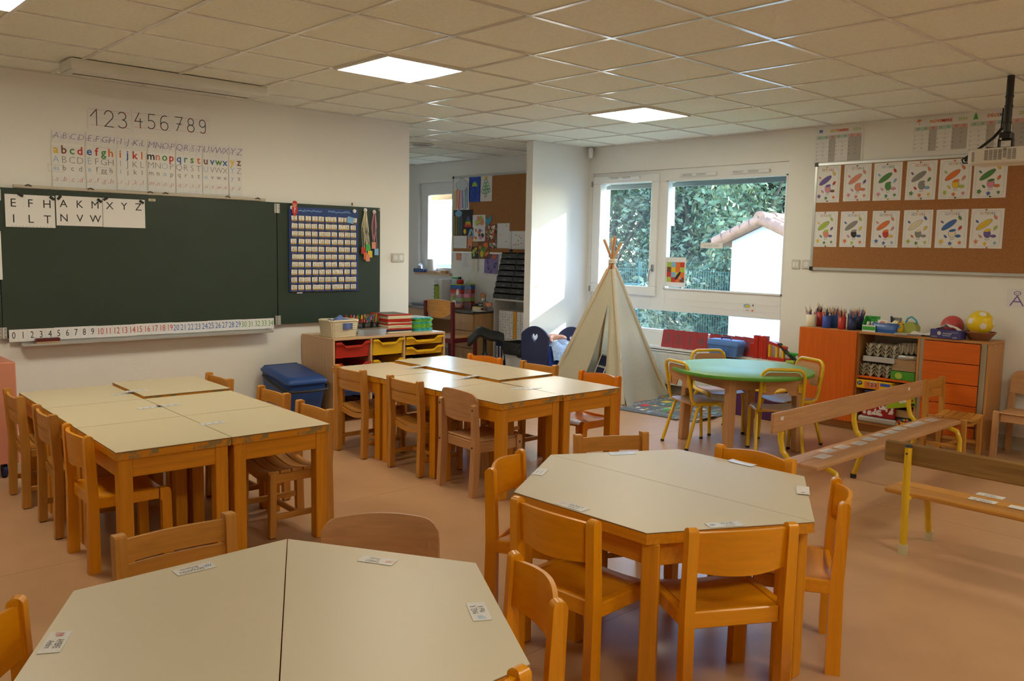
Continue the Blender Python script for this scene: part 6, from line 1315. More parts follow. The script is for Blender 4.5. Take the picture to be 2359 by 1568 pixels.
for s_ in (-.045, .045): b.box((0, s_, .10), (.05, .05, .20), .003); [b.box((0, s_ + q * .018, .205), (.05, .012, .02), .002) for q in (-1, 0, 1)]
b.box((0, 0, .11), (.03, .09, .20), .002); b.box((0, .085, .075), (.04, .05, .12), .002); b.build('gate_towers', t); b = mb('plastic_red'); [b.box((-.027, s_, .10), (.004, .010, .17), .001) for s_ in (-.06, -.03, .03, .06)]; b.build('pilasters', t)
t = brd(1790, XW - .11, 'toy_bridge', 'red and yellow toy bridge with an arch on the window board', 'toy bridge'); b = mb('plastic_yellow')
for s_ in (.075, -.0, -.06): b.box((0, s_, .07), (.035, .022, .15), .003)
b.tube([(0, .075 * math.cos(PI * i / 10) * .5 + .038, .12 + .03 * math.sin(PI * i / 10)) for i in range(11)], .010, 8); b.build('pillars', t); b = mb('plastic_red'); b.bar((0, .085, .165), (0, -.09, .12), .05, .025, .003); b.box((0, .0, .015), (.05, .17, .03), .003); b.build('deck', t)
t = brd(1812, XW - .12, 'toy_ramp', 'black and green toy track ramp by the orange cupboard door', 'toy track'); b = mb('plastic_black', True); b.sheet(lambda u, v: ((v - .5) * .06, .08 - .20 * u, .15 * (1 - u) ** 1.3 + .01), 10, 2, .010); b.build('ramp', t); mb('plastic_green').box((.03, -.05, .075), (.04, .18, .02), .003).build('rail', t); mb('plastic_green').box((.03, -.05, .032), (.03, .03, .064), .002).build('rail_post', t)
t = brd(1822, XW - .16, 'toy_block', 'lime toy piece lying at the right end of the window board', 'toy'); mb('p_lime').box((0, 0, .012), (.04, .08, .024), .004).build('body', t); mb('plastic_red').box((0, .02, .032), (.03, .03, .016), .003).build('knob', t)
p = onx(1745, 965, 6.6); t = thing('storage_box', 'dark purple storage box on the floor behind the green table', 'box', (6.80, 4.02, 0)); mb('purple_box').box((0, 0, .12), (.30, .46, .24), .008).build('body', t); mb('plastic_yellow').box((0, 0, .25), (.31, .47, .02), .005).build('lid', t)
# window stickers and cover
def glasscard(name, label, cat, u0, v0, u1, v1, x, draw, m='paper', rot=0.):
    a = onx(u0, v0, x); c = onx(u1, v1, x); w_, h_ = a.y - c.y, a.z - c.z; b = mb(m).box((w_ / 2, h_ / 2, 0), (w_, h_, .0008)); draw(b, w_, h_); return tag(b.build(name, None, frame('B', a.y, c.z, XW - x, rot)), label, cat)
def d_cover(b, w, h):
    cols = ['p_lime', 'p_sky', 'p_orange', 'p_red', 'p_brown', 'p_yellow', 'p_orange', 'p_lime', 'p_red', 'p_sky', 'p_yellow', 'p_orange', 'p_lime', 'p_red', 'p_orange', 'p_brown']
    for i in range(4):
        for j in range(4): b.use(cols[i * 4 + j]).rect(w * .06 + w * .22 * j, h * (.16 + .17 * (3 - i)), w * .22, h * .17, .0010)
    b.use('plastic_black').oval(w * .62, h * .38, w * .22, h * .055, .9, .0014); b.use('p_pink').oval(w * .74, h * .30, w * .07, h * .04, 0, .0016)
glasscard('book_cover', 'book cover with bright coloured squares taped in the fixed pane', 'book cover', 1535, 592, 1578, 662, FX + .008, d_cover)
glasscard('paper_strip', 'white strip with handwriting on the fixed pane', 'strip', 1614, 558.5, 1664, 572, FX + .008, lambda b, w, h: b.text('Les albums étudiés', w / 2, h * .30, h * .50, 'ink', wt='t', shear=.2, z=.001, sx=.62))
def d_stk(b, w, h): b.use('p_sky').oval(w * .35, h * .65, w * .28, h * .22); b.use('p_yellow').oval(w * .40, h * .62, w * .18, h * .16, z=.0014); b.text('4', w * .82, h * .6, h * .3, 'ink', wt='b'); b.use('p_orange').oval(w * .8, h * .2, w * .09, h * .09); b.use('ink_grey').rect(w * .25, h * .18, w * .3, h * .05)
glasscard('sticker', 'white sticker with a little picture and a 4 on the white window panel', 'sticker', 1711, 696, 1739, 720.5, FX - .003, d_stk)
# ================================================================== cupboard
t = thing('cupboard', 'long beech cupboard with an orange door, open shelves and orange drawers', 'cupboard', (0, 0, 0)); cx0, cx1, cy0, cy1, cz = 6.862, 7.165, 2.185, 3.705, .828
ys = [2.185, 2.205, 2.668, 2.70, 3.19, 3.69]; th = .019
mb('cup_wood_y').box(((cx0 + cx1) / 2, (cy0 + cy1) / 2, cz - th / 2), (cx1 - cx0, cy1 - cy0, th), .002).build('top', t)
mb('cup_wood_y').box(((cx0 + cx1) / 2 + .02, (cy0 + cy1) / 2, .035), (cx1 - cx0 - .04, cy1 - cy0 - .04, .07)).build('plinth', t)
mb('cup_wood_y').box(((cx0 + cx1) / 2, (cy0 + cy1) / 2, .079), (cx1 - cx0 - .006, cy1 - cy0 - .04, th)).build('bottom_board', t)
b = mb('cup_wood'); b.box(((cx0 + cx1) / 2, cy0 + .010, cz / 2 - .01), (cx1 - cx0, .020, cz - .02), .002); b.use('plastic_black')
for x in (cx0 + .05, cx0 + .16, cx0 + .26): b.tube([(x, cy0, cz - .03), (x, cy0 - .001, cz - .03)], .005, 8)
b.build('side_panel', t); mb('cup_wood').box(((cx0 + cx1) / 2, cy1 - .010, cz / 2 - .01), (cx1 - cx0, .020, cz - .02), .002).build('side_panel', t)
for y, m in ((3.19, 'cup_wood'), (2.700, 'cup_wood')): mb(m).box(((cx0 + cx1) / 2, y, .45), (cx1 - cx0 - .004, .020, .72), .001).build('divider', t)
mb('cup_grey').box((cx0 + .012, 2.672, .45), (.024, .030, .72)).build('drawer_frame', t); mb('cup_grey').box((cx0 + .012, 2.228, .45), (.024, .040, .72)).build('drawer_frame', t)
mb('shelf_white').box((cx1 - .004, (cy0 + cy1) / 2, .45), (.006, cy1 - cy0 - .05, .72)).build('back_panel', t)
mb('orange_laminate_y').box(((cx0 + cx1) / 2 + .005, 2.945, .455), (cx1 - cx0 - .02, .468, .018), .001).build('shelf_board', t)
do_ = mb('orange_laminate').box((cx0 - .012, 3.445, .448), (.020, .510, .755), .002).build('door', t); mb('plastic_black').box((cx0 - .002, 3.702, .45), (.004, .006, .74)).build('edge_gap', t)
for i in range(4): mb('orange_laminate_y').box((cx0 - .004, 2.455, .728 - i * .158), (.018, .405, .153), .002).build('drawer', t)
mb('orange_laminate_y').box((cx0 - .004, 2.455, .130), (.018, .405, .08), .002).build('drawer', t)
# shelf contents
def egg(label, x, y, z, rz=0., tilt=0., n=3, grp='stacked egg trays in the cupboard', sx=1.):
    t = thing('egg_tray', label, 'egg tray', (x, y, z), rz, grp); t.rotation_euler = (tilt, 0, rz)
    b = mb('egg', True); b.sheet(lambda u, v: ((u - .5) * .19, (v - .5) * .26 * sx, .022 + .022 * math.cos(u * 6 * PI) * math.cos(v * 8 * PI)), 36, 48, .004); b.build('bumps', t); return t
for i in range(3): egg('grey cardboard egg tray on the cupboard shelf, %s of the lower stack' % ['bottom', 'middle', 'top'][i], 6.985, 3.045, .466 + i * .030)
tq = thing('paper_pile', 'pile of white paper on the lower egg trays', 'paper pile', (6.985, 3.02, .585)); mb('paper_grey').box((0, 0, .022), (.20, .26, .044), .004).build('sheets', tq)
for i in range(3): egg('grey cardboard egg tray on the paper pile, %s of the upper stack' % ['bottom', 'middle', 'top'][i], 6.985, 3.0, .632 + i * .030)
for i in range(4): egg('egg tray lying tilted on the biscuit tin, %s of four' % ['front', 'second', 'third', 'rear'][i], 7.0, 2.795, .672 + i * .016, .1, -.10, sx=.62)
t = thing('biscuit_tin', 'round pale tin lid on the cardboard stack in the cupboard', 'tin', (7.00, 2.82, .628)); mb('alu', True).lathe([(0, 0), (.108, 0), (.112, .004), (.112, .030), (.108, .034), (0, .034)], 36).build('lid', t)
t = thing('cardboard_stack', 'stack of brown cardboard plates on the green box', 'cardboard', (7.00, 2.82, .535)); b = mb('cardboard'); [b.box((0, .001 * (i % 3), .006 + i * .0115), (.20, .185, .010), .001) for i in range(8)]; b.build('sheets', t)
t = thing('green_box', 'green carton under the cardboard plates in the cupboard', 'box', (6.97, 2.815, .4645)); mb('green_box').box((0, 0, .034), (.19, .19, .066), .003).build('carton', t); mb('p_lime').oval(0, 0, .03, .026).build('printed_circle', t); 
pr = t.children[-1] if len(t.children) else None
for o in t.children:
    if o.name.startswith('printed'): o.matrix_local = Matrix(((0, 0, -1, -.0955), (-1, 0, 0, .03), (0, 1, 0, .034), (0, 0, 0, 1)))
t = thing('picture_game_box', 'small red and teal box standing behind the egg trays', 'box', (7.03, 2.935, .4645)); b = mb('plastic_red'); b.box((0, 0, .075), (.16, .055, .15), .002); b.build('carton', t); b = mb('p_teal'); b.box((-.081, 0, .045), (.002, .040, .05)); b.box((-.081, 0, .105), (.002, .040, .05)); b.build('printed_squares', t)
FR = lambda x, y, z: Matrix(((0, 0, -1, x), (-1, 0, 0, y), (0, 1, 0, z), (0, 0, 0, 1)))
t = thing('game_box', 'yellow counting game box with 1 2 3 on its side in the lower compartment', 'box', (6.95, 3.03, .365)); mb('plastic_yellow').box((0, 0, .034), (.20, .29, .068), .003).build('carton', t)
b = mb('p_orange').rect(-.075, -.028, .12, .056, .0006); 
for i, ch in enumerate('123'): b.text(ch, -.045 + .032 * i, -.014, .045, 'paper', wt='b', z=.0016, rot=.1 * (i - 1)); b.text(ch, -.045 + .032 * i, -.012, .036, 'navy', wt='b', z=.0022, rot=.1 * (i - 1))
b.use('navy').oval(-.115, .008, .022, .018); b.text('3+', -.115, .001, .020, 'paper', wt='b', z=.0018); b.use('bed_blue').rect(.055, .0, .08, .024, .0008); b.build('printed_side', t).matrix_local = FR(-.1006, 0, .034)
t = thing('storage_tin', 'clear box with a dark blue lid packed in the lower compartment', 'box', (6.95, 2.98, .285)); mb('plastic_film').box((0, 0, .022), (.17, .22, .044), .004).build('shell', t); mb('navy').box((0, 0, .055), (.19, .25, .024), .006).build('lid', t)
t = thing('storage_tin', 'red tin printed with white shapes in the lower compartment', 'tin', (6.95, 2.985, .140)); mb('red_box').box((0, 0, .070), (.18, .27, .14), .006).build('carton', t)
rd = random.Random(21); b = mb('paper'); 
for i in range(30):
    x, y = rd.uniform(-.115, .115), rd.uniform(-.05, .05); s_ = rd.uniform(.010, .020); k2 = i % 4
    if k2 == 0: b.oval(x, y, s_ * .8, s_ * .8, z=.0008)
    elif k2 == 1: b.poly([(x - s_, y - s_), (x + s_, y - s_), (x, y + s_)], .0009)
    elif k2 == 2: b.rect(x - s_ / 2, y - s_, s_, s_ * 2, .0010)
    else: b.rect(x - s_, y - s_ / 2, s_ * 2, s_, .0011)
b.build('printed_shapes', t).matrix_local = FR(-.0906, 0, .070)
t = thing('storage_tin', 'flat pale plastic box under the red tin', 'box', (6.95, 2.99, .0895)); mb('plastic_clear').box((0, 0, .024), (.19, .32, .048), .012).build('shell', t)
t = thing('game_box', 'lime green game box lying tilted in the lower compartment', 'box', (6.94, 2.80, .245)); t.rotation_euler = (-.22, 0, 0); b = mb('lime_box'); b.box((0, 0, .045), (.17, .235, .085), .003); b.build('carton', t)
b = mb('paper'); [b.oval(.03 + dx, .004 + dy, r, r * .7, z=.0008 + .0001 * q) for q, (dx, dy, r) in enumerate(((-.02, 0, .02), (.0, .008, .022), (.02, 0, .02)))]; b.use('plastic_red').rect(.068, -.004, .038, .018, .001); b.use('plastic_black').rect(.05, -.038, .06, .020, .001); b.use('plastic_red').rect(.044, -.036, .010, .016, .0014); b.build('printed_side', t).matrix_local = FR(-.0856, 0, .048)
t = thing('game_box', 'brown wooden games box under the lime green box', 'box', (6.96, 2.80, .165)); mb('cardboard').box((0, 0, .03), (.16, .17, .06), .003).build('carton', t)
t = thing('game_box', 'multicoloured spotted box at the bottom right of the open compartment', 'box', (6.93, 2.775, .0895)); mb('plastic_black').box((0, 0, .036), (.12, .13, .07), .002).build('carton', t); b = MB()
for i in range(46): b.use(rd.choice(['p_red', 'p_yellow', 'ink_blue', 'p_yellow', 'p_red'])); b.oval(rd.uniform(-.06, .06), rd.uniform(-.03, .03), .009, .009, z=.0008 + .00005 * i, n=8)
b.build('printed_spots', t).matrix_local = FR(-.0606, 0, .036)
# ------------------------------------------------- on the cupboard
CT = cz + .0004
def ct(u, v, x, name, label, cat, group=None, rz=0.): p = onx(u, v, x); return thing(name, label, cat, (x, p.y, CT), rz, group)
pots = [(1868, .060, .105, 'p_cream', 'cardboard cream', 6.93), (1888, .048, .125, 'plastic_red', 'red', 7.02), (1903, .048, .105, 'bed_blue', 'bright blue', 6.92), (1921, .046, .11, 'plastic_blue', 'mid blue', 7.0), (1939, .046, .105, 'plastic_red', 'second red', 6.92), (1962, .050, .105, 'navy', 'navy', 6.925), (1980, .046, .112, 'navy', 'second navy', 7.03)]
PW = ['p_salmon', 'p_brown', 'p_orange', 'p_black', 'p_cream', 'p_salmon', 'navy', 'p_purple', 'p_red', 'p_blue', 'p_orange', 'p_brown']
for i, (u, r_, h_, m, nm2, x) in enumerate(pots):
    t = ct(u, 752, x, 'pencil_pot', '%s pencil pot in the row on the cupboard top' % nm2, 'pot', 'pencil pots on the cupboard'); r_ *= .72
    mb(m, True).lathe([(0, 0), (r_ * .95, 0), (r_, .004), (r_, h_), (r_ * .92, h_), (r_ * .88, .006), (0, .006)], 8 if i == 2 else 20).build('cup', t); rd = random.Random(80 + i); loc = t.location
    for q in range([14, 22, 28, 24, 28, 30, 22][i]):
        a = rd.uniform(0, 2 * PI); r0 = rd.uniform(.1, .5) * r_; l_ = h_ + rd.uniform(.035, .085); rt = rd.uniform(.5, 1.35) * r_; pm = rd.choice(PW); b = mb(pm, True)
        if i == 5 and q % 2: pm = 'toolbox_blue'; b = mb(pm, True)
        d0 = Vector((math.cos(a) * r0, math.sin(a) * r0, .008)); d1 = Vector((math.cos(a) * rt, math.sin(a) * rt, l_)); L_ = loc; b.tube([L_ + d0, L_ + d0.lerp(d1, .88)], .0032, 6); b.use('p_cream'); b.tube([L_ + d0.lerp(d1, .88), L_ + d1], [.0032, .0008], 6); b.use('p_brown'); tag(b.build('pencil'), '%s pencil standing in the %s pencil pot' % (CN[pm], nm2), 'pencil', 'pencils in the cupboard pots')
t = ct(2006, 760, 6.93, 'carton_box', 'green and white carton of glue tubes with cut open corner on the cupboard', 'box', rz=.12); b = mb('plastic_green'); out = [(-.055, 0), (.055, 0), (.055, .125), (.01, .125), (-.055, .055)]
for s_ in (-1, 1): b.prism([(x, z) for x, z in out], s_ * .052 - .001, s_ * .052 + .001, lambda p, q, r: (p, r, q))
b.box((.055, 0, .062), (.002, .104, .125)); b.use('paper').box((-.055, 0, .028), (.002, .104, .055)); b.use('plastic_green').box((-.0565, .0, .03), (.001, .10, .03)); b.build('carton', t)
b = mb('plastic_yellow'); b.text('Scotch', 0, -.006, .012, 'plastic_black', wt='b', z=.0008); b.build('printed_word', t).matrix_local = Matrix(((0, 0, -1, .0535), (-1, 0, 0, 0), (0, 1, 0, .112), (0, 0, 0, 1)))
for i in range(3): o = mb('paper', True).tube([(0, 0, 0), (0, 0, .08)], .012, 10).build('glue_stick'); p = t.location; o.location = (p.x - .02 + .022 * i, p.y + .028 - .024 * i, CT + .002); o.rotation_euler = (.15, .1, 0); tag(o, '%s white glue stick in the green carton' % ['left', 'middle', 'right'][i], 'glue stick', 'glue sticks in the green carton')
t = ct(2045, 765, 6.95, 'plastic_tray', 'blue plastic tub of craft things on the cupboard', 'tub', rz=-.05); b = mb('plastic_blue', True); loft(b, [([(y, x) for x, y in ringpts(.085, .055, .02)][::-1], 0), ([(y, x) for x, y in ringpts(.108, .066, .02)][::-1], .078), ([(y, x) for x, y in ringpts(.104, .062, .02)][::-1], .078), ([(y, x) for x, y in ringpts(.080, .05, .02)][::-1], .006)]); b.build('tub', t); L_ = t.location
o = mb('paper').box((0, 0, 0), (.05, .085, .05), .004); o.use('p_salmon').oval(0, 0, .001, .001); o = o.build('paper_packet'); o.location = (L_.x - .01, L_.y + .035, CT + .072); o.rotation_euler = (.1, .2, .1); tag(o, 'white packet with a pink round print in the blue tub', 'packet'); b = mb('p_salmon'); b.oval(0, 0, .022, .016, z=0); q_ = b.build('printed_face', o); q_.matrix_local = Matrix(((0, 0, -1, -.0256), (-1, 0, 0, 0), (0, 1, 0, .0), (0, 0, 0, 1)))
o = mb('paper_cream', True).sheet(lambda u, v: ((u - .5) * .08, (v - .5) * .09, .02 * math.sin(5 * u) * math.cos(6 * v)), 12, 12, .004).build('crumpled_paper'); o.location = (L_.x, L_.y - .045, CT + .082); tag(o, 'crumpled cream paper at the right of the blue tub', 'paper')
o = mb('navy', True).tube([(0, 0, 0), (.0, .01, .10)], .009, 8); o.use('paper').tube([(0, .01, .10), (0, .013, .125)], [.006, .003], 8); o = o.build('glue_pen'); o.location = (L_.x + .075, L_.y + .0, CT + .03); tag(o, 'dark glue pen standing behind the blue tub', 'pen'); o = mb('p_grey').box((0, 0, .06), (.04, .07, .12), .004).build('small_carton'); o.location = (L_.x + .11, L_.y - .02, CT); tag(o, 'grey patterned carton behind the blue tub', 'carton')
t = ct(2098, 765, 6.98, 'toy_lunchbox', 'lime green house shaped toy box with a blue strap on the cupboard', 'toy box'); b = mb('p_lime' if 0 else mat('lime_toy', (.36, .40, .08), .5).name); b.prism([(-.055, 0), (.055, 0), (.058, .06), (.03, .095), (-.03, .095), (-.058, .06)], -.04, .04, lambda p, q, r: (r, p, q)); b.build('body', t); mb('heart_blue', True).tube([(0, .045, .085), (0, .03, .125), (0, .0, .14), (0, -.035, .115), (0, -.05, .085)], .007, 8).build('strap', t)
b = mb('plastic_yellow', True); b.ball((-.045, .075, .045), (.025, .035, .045), 14, 10); [b.ball((-.045, .075 + s_ * .022, .092), (.008, .01, .014), 8, 6) for s_ in (-1, 1)]; b.use('p_sky').ball((-.066, .066, .055), (.008, .012, .012), 8, 6); b.build('animal_head', t)
t = ct(2095, 775, 6.915, 'notebook', 'silver edged notebooks lying in front of the toy box', 'notebook', rz=.1); b = mb('paper_grey'); b.box((0, 0, .006), (.12, .20, .011), .001); b.use('alu').box((-.061, .05, .006), (.003, .10, .012)); b.use('ink_grey').box((-.061, -.05, .006), (.003, .10, .010)); b.build('cover', t)
t = ct(2128, 778, 6.95, 'paper', 'loose white papers left of the violet tissue box', 'paper'); mb('paper', True).sheet(lambda u, v: ((u - .5) * .14, (v - .5) * .16, .014 + .018 * math.sin(PI * u) * math.sin(4 * v + 1) ** 2), 10, 10, .002).build('sheets', t)
t = ct(2040, 770, 6.895, 'paper', 'flat pale sheets under the blue tub edge', 'paper', rz=.04); mb('paper_grey').box((.0, .0, .0006), (.05, .24, .001)).build('sheets', t)
t = ct(2183, 782, 6.905, 'tissue_box', 'violet tissue box with white lettering at the front of the cupboard top', 'tissue box', rz=-.03); mb('violet' if 0 else mat('violet_box', (.055, .05, .22), .4).name).box((0, 0, .034), (.105, .225, .068), .002).build('carton', t)
b = mb('paper'); b.oval(-.045, .006, .014, .014, z=.0006, n=20); b.text('U', -.045, -.001, .018, 'violet_box', wt='b', z=.0012); b.text('DOUCEUR', .014, .0, .012, 'paper', wt='b', z=.0008, sx=.8); b.use('ink_line').rect(-.02, -.012, .06, .004, .0006); b.text('x100', .07, -.027, .012, 'paper', wt='n', z=.0008)
for i in range(3): b.use('p_grey').rect(-.10 + .015 * i, -.028, .011, .011, .0006); b.use('ink_line').line([(.045 + .018 * i, .024), (.045 + .018 * i, .012), (.055 + .018 * i, .012), (.055 + .018 * i, .024)], .0016, .0006)
b.build('printed_side', t).matrix_local = FR(-.0531, 0, .034)
b = mb('paper', True); b.sheet(lambda u, v: ((u - .5) * .08, (v - .5) * .17, .068 + .035 * math.sin(PI * v) * (1 - .4 * u) + .010 * math.sin(14 * v + 5 * u) * math.sin(PI * v)), 8, 20, .002); b.build('tissue', t)
t = ct(2192, 780, 7.075, 'ball', 'dull red rubber ball behind the violet tissue box', 'ball'); mb('ball_red', True).ball((0, 0, .083), .083, 32, 20).build('skin', t); mb('burgundy', True).tube([(-.083, 0, .083), (-.0835, 0, .083)], .005, 8).build('valve', t)
t = ct(2256, 782, 7.01, 'basket', 'flat brown wicker bowl at the right end of the cupboard', 'basket'); b = mb('wicker_brown', True)
for i in range(9): q = i / 8; b.tube([((.065 + .042 * q) * math.cos(2 * PI * k2 / 40) * (1 + .012 * (-1) ** (k2 + i)), (.065 + .042 * q) * math.sin(2 * PI * k2 / 40) * (1 + .012 * (-1) ** (k2 + i)), .006 + .052 * q) for k2 in range(40)], .0050, 6, closed=True)
b.build('weave', t); mb('wicker_brown', True).lathe([(0, .003), (.066, .003), (.104, .055), (.108, .060), (.102, .056), (.064, .006), (0, .006)], 36).build('bowl', t); BL = t.location.copy()
t = thing('football', 'yellow football with white patches sitting in the brown wicker bowl', 'ball', (BL.x, BL.y, BL.z)); b = mb('ball_yellow', True); R0 = .093; C0 = Vector((0, .002, .128)); b.ball(C0, R0, 36, 24); b.build('skin', t); b = mb('paper', True)
ph = (1 + 5 ** .5) / 2; ico = [Vector(v).normalized() for v in [(0, a, c * ph) for a in (-1, 1) for c in (-1, 1)] + [(a, c * ph, 0) for a in (-1, 1) for c in (-1, 1)] + [(a * ph, 0, c) for a in (-1, 1) for c in (-1, 1)]]
Rz = Matrix.Rotation(.55, 3, 'Z') @ Matrix.Rotation(.35, 3, 'Y')
for d in ico:
    d = Rz @ d; a = d.orthogonal().normalized(); c = d.cross(a); cen = C0 + d * (R0 + .0012)
    pen = []
    for i in range(5):
        e0 = a * math.cos(2 * PI * i / 5) + c * math.sin(2 * PI * i / 5); e1_ = a * math.cos(2 * PI * (i + 1) / 5) + c * math.sin(2 * PI * (i + 1) / 5)
        pen += [e0.lerp(e1_, q / 4) for q in range(4)]
    V_ = [tuple(cen)] + [tuple(C0 + (d + e * .30 * k2 / 3).normalized() * (R0 + .0012)) for k2 in (1, 2, 3) for e in pen]
    b.add(V_, [(0, 1 + i, 1 + (i + 1) % 20) for i in range(20)] + [(1 + 20 * k2 + i, 21 + 20 * k2 + i, 21 + 20 * k2 + (i + 1) % 20, 1 + 20 * k2 + (i + 1) % 20) for k2 in (0, 1) for i in range(20)])
b.build('patches', t)
t = thing('toy_car', 'small red toy peeking from the wicker bowl under the football', 'toy', (BL.x - .075, BL.y + .03, BL.z + .055)); mb('plastic_red').box((0, 0, 0), (.03, .05, .014), .004).build('body', t); mb('paper').box((0, -.03, .0), (.02, .016, .012), .003).build('cab', t)
# ================================================================== cork board wall
t = thing('cork_board', 'wide cork board in a grey aluminium frame beside the window', 'cork board', (0, 0, 0)); a = onx(1882, 380, XW - .01); c = onx(1871, 618, XW - .01); ya = (a.y + c.y) / 2; za, zb = a.z, c.z; ye = 1.25
mb('cork').box((XW - .010, (ya + ye) / 2, (za + zb) / 2), (.016, ya - ye, za - zb)).build('cork', t); b = mb('alu')
for (y0, y1, z0, z1) in ((ye, ya, za - .012, za + .014), (ye, ya, zb - .014, zb + .012), (ya - .012, ya + .014, zb, za), (ye - .014, ye + .012, zb, za)): b.box((XW - .012, (y0 + y1) / 2, (z0 + z1) / 2), (.024, y1 - y0, z1 - z0), .003)
b.build('frame', t)
for z in (za, zb): mb('plastic_black').box((XW - .013, ya, z), (.028, .036, .036), .004).build('corner_cap', t)
S5 = 3.1354
sheets = [(185, 700, 352, 957), (397, 690, 577, 948), (612, 678, 798, 943), (846, 664, 1045, 937), (1088, 652, 1298, 932), (1335, 690, 1556, 924), (178, 1028, 333, 1282), (370, 1026, 544, 1283), (597, 1021, 775, 1285), (826, 1016, 1018, 1288), (1062, 1013, 1272, 1291), (1312, 1006, 1528, 1293)]
cols = [('purple', 'pink', 'brown'), ('salmon', 'salmon', 'orange'), ('green', 'green', 'pink'), ('grey', 'grey', 'sky'), ('orange', 'yellow', 'lime'), ('green', 'pink', 'orange'), ('lime', 'salmon', 'purple'), ('grey', 'black', 'blue'), ('orange', 'red', 'yellow'), ('cream', 'grey', 'grey'), ('blue', 'cream', 'blue'), ('yellow', 'purple', 'purple')]
def leafy(b, x, y, s, ang, m): 
    b.use('ink_grey').line([(x - s * 1.6 * math.cos(ang), y - s * 1.6 * math.sin(ang)), (x, y)], s * .14, .0011); b.oval(x, y, s * 1.08, s * .62, ang, .0012); b.use(m).oval(x, y, s * .95, s * .50, ang, .0015)
def maple(b, x, y, s, m, rot=0.):
    b.use(m); b.poly([(x + s * (1 if i % 2 == 0 else .48) * math.cos(rot + PI / 2 + i * PI / 5), y + s * (1 if i % 2 == 0 else .48) * math.sin(rot + PI / 2 + i * PI / 5)) for i in range(10)], .0013); b.use('ink_grey').line([(x, y - s * 1.3), (x, y)], s * .09, .0015)
allm = ['p_red', 'p_orange', 'p_yellow', 'p_green', 'p_purple', 'p_lime', 'p_sky', 'p_pink', 'p_teal', 'p_salmon', 'p_blue']
def october(i):
    c1, c2, c3 = ('p_' + q for q in cols[i])
    def f(b, w, h):
        rd = random.Random(200 + i)
        b.use('paper_grey').line([(w * .08, h * .12), (w * .08, h * .88), (w * .16, h * .95), (w * .84, h * .95), (w * .92, h * .88), (w * .92, h * .12), (w * .84, h * .05), (w * .16, h * .05), (w * .08, h * .12)], .0016, .0009)
        x = w * .30
        for ch in 'OCTOBRE': b.text(ch, x, h * .855, h * .066, rd.choice(allm), wt='b', z=.0011, sx=.75); x += w * .068
        # generic autumn motif: one big slanting leaf over a rounded acorn
        b.use('ink_grey').oval(w * .42, h * .60, w * .29, h * .075, .62, .0011); b.use(c1).oval(w * .42, h * .60, w * .275, h * .066, .62, .0014); b.use('ink_grey').line([(w * .2, h * .49), (w * .66, h * .72)], .0016, .0017)
        b.oval(w * .53, h * .37, w * .115, h * .115, .2, .0011); b.use(c2).oval(w * .53, h * .37, w * .103, h * .104, .2, .0014); b.use(c1).oval(w * .54, h * .455, w * .11, h * .035, .2, .0017); leafy(b, w * .72, h * .31, w * .085, .0, c3); b.use('ink_grey').line([(w * .48, h * .25), (w * .50, h * .21), (w * .60, h * .23)], .003, .0012)
        leafy(b, w * .20, h * .68, w * .055, 2.4, rd.choice(allm)); leafy(b, w * .75, h * .78, w * .075, -1.0, rd.choice(allm)); leafy(b, w * .77, h * .52, w * .075, 1.0, rd.choice(allm)); leafy(b, w * .33, h * .30, w * .06, -.8, rd.choice(allm))
        for x, yy, r_ in ((.2, .17, 1.), (.48, .12, .85), (.78, .14, .75)): maple(b, w * x, h * yy, w * .095 * r_, rd.choice(allm), rd.uniform(-.4, .4))
    return f
desc = ['purple', 'salmon', 'dark green', 'pale grey', 'orange and yellow', 'green and pink']; desc2 = ['pale lime and salmon', 'charcoal', 'orange and red', 'faint cream', 'blue', 'yellow and purple']
for i, (u0, v0, u1, v1) in enumerate(sheets):
    row = 'upper' if i < 6 else 'lower'; lb = '%s coloured October sheet, %s in the %s row' % ((desc + desc2)[i], ['first', 'second', 'third', 'fourth', 'fifth', 'sixth'][i % 6], row)
    if i == 5: v0 = 652; 
    sheetB('colouring_sheet', lb, 'colouring sheet', (1820 + u0 / S5, 160 + v0 / S5, 1820 + u1 / S5, 160 + v1 / S5), .0195, october(i), 'October colouring sheets', rot=random.uniform(-.012, .012))
    for vv, nm3, dv in ((v0, 'top', 6), (v1, 'bottom', -6)):
        p = onx(1820 + (u0 + u1) / 2 / S5, 160 + (vv + dv) / S5, XW - .02); tag(mb(random.choice(['p_brown', 'p_red', 'p_black', 'p_yellow']), True).lathe([(.006, 0), (.006, .004), (.004, .008), (0, .009)], 10).build('push_pin', None, frame('B', p.y, p.z, .0205)), '%s push pin of the %s coloured sheet in the %s row' % (nm3, (desc + desc2)[i], row), 'push pin', 'push pins on the cork board')
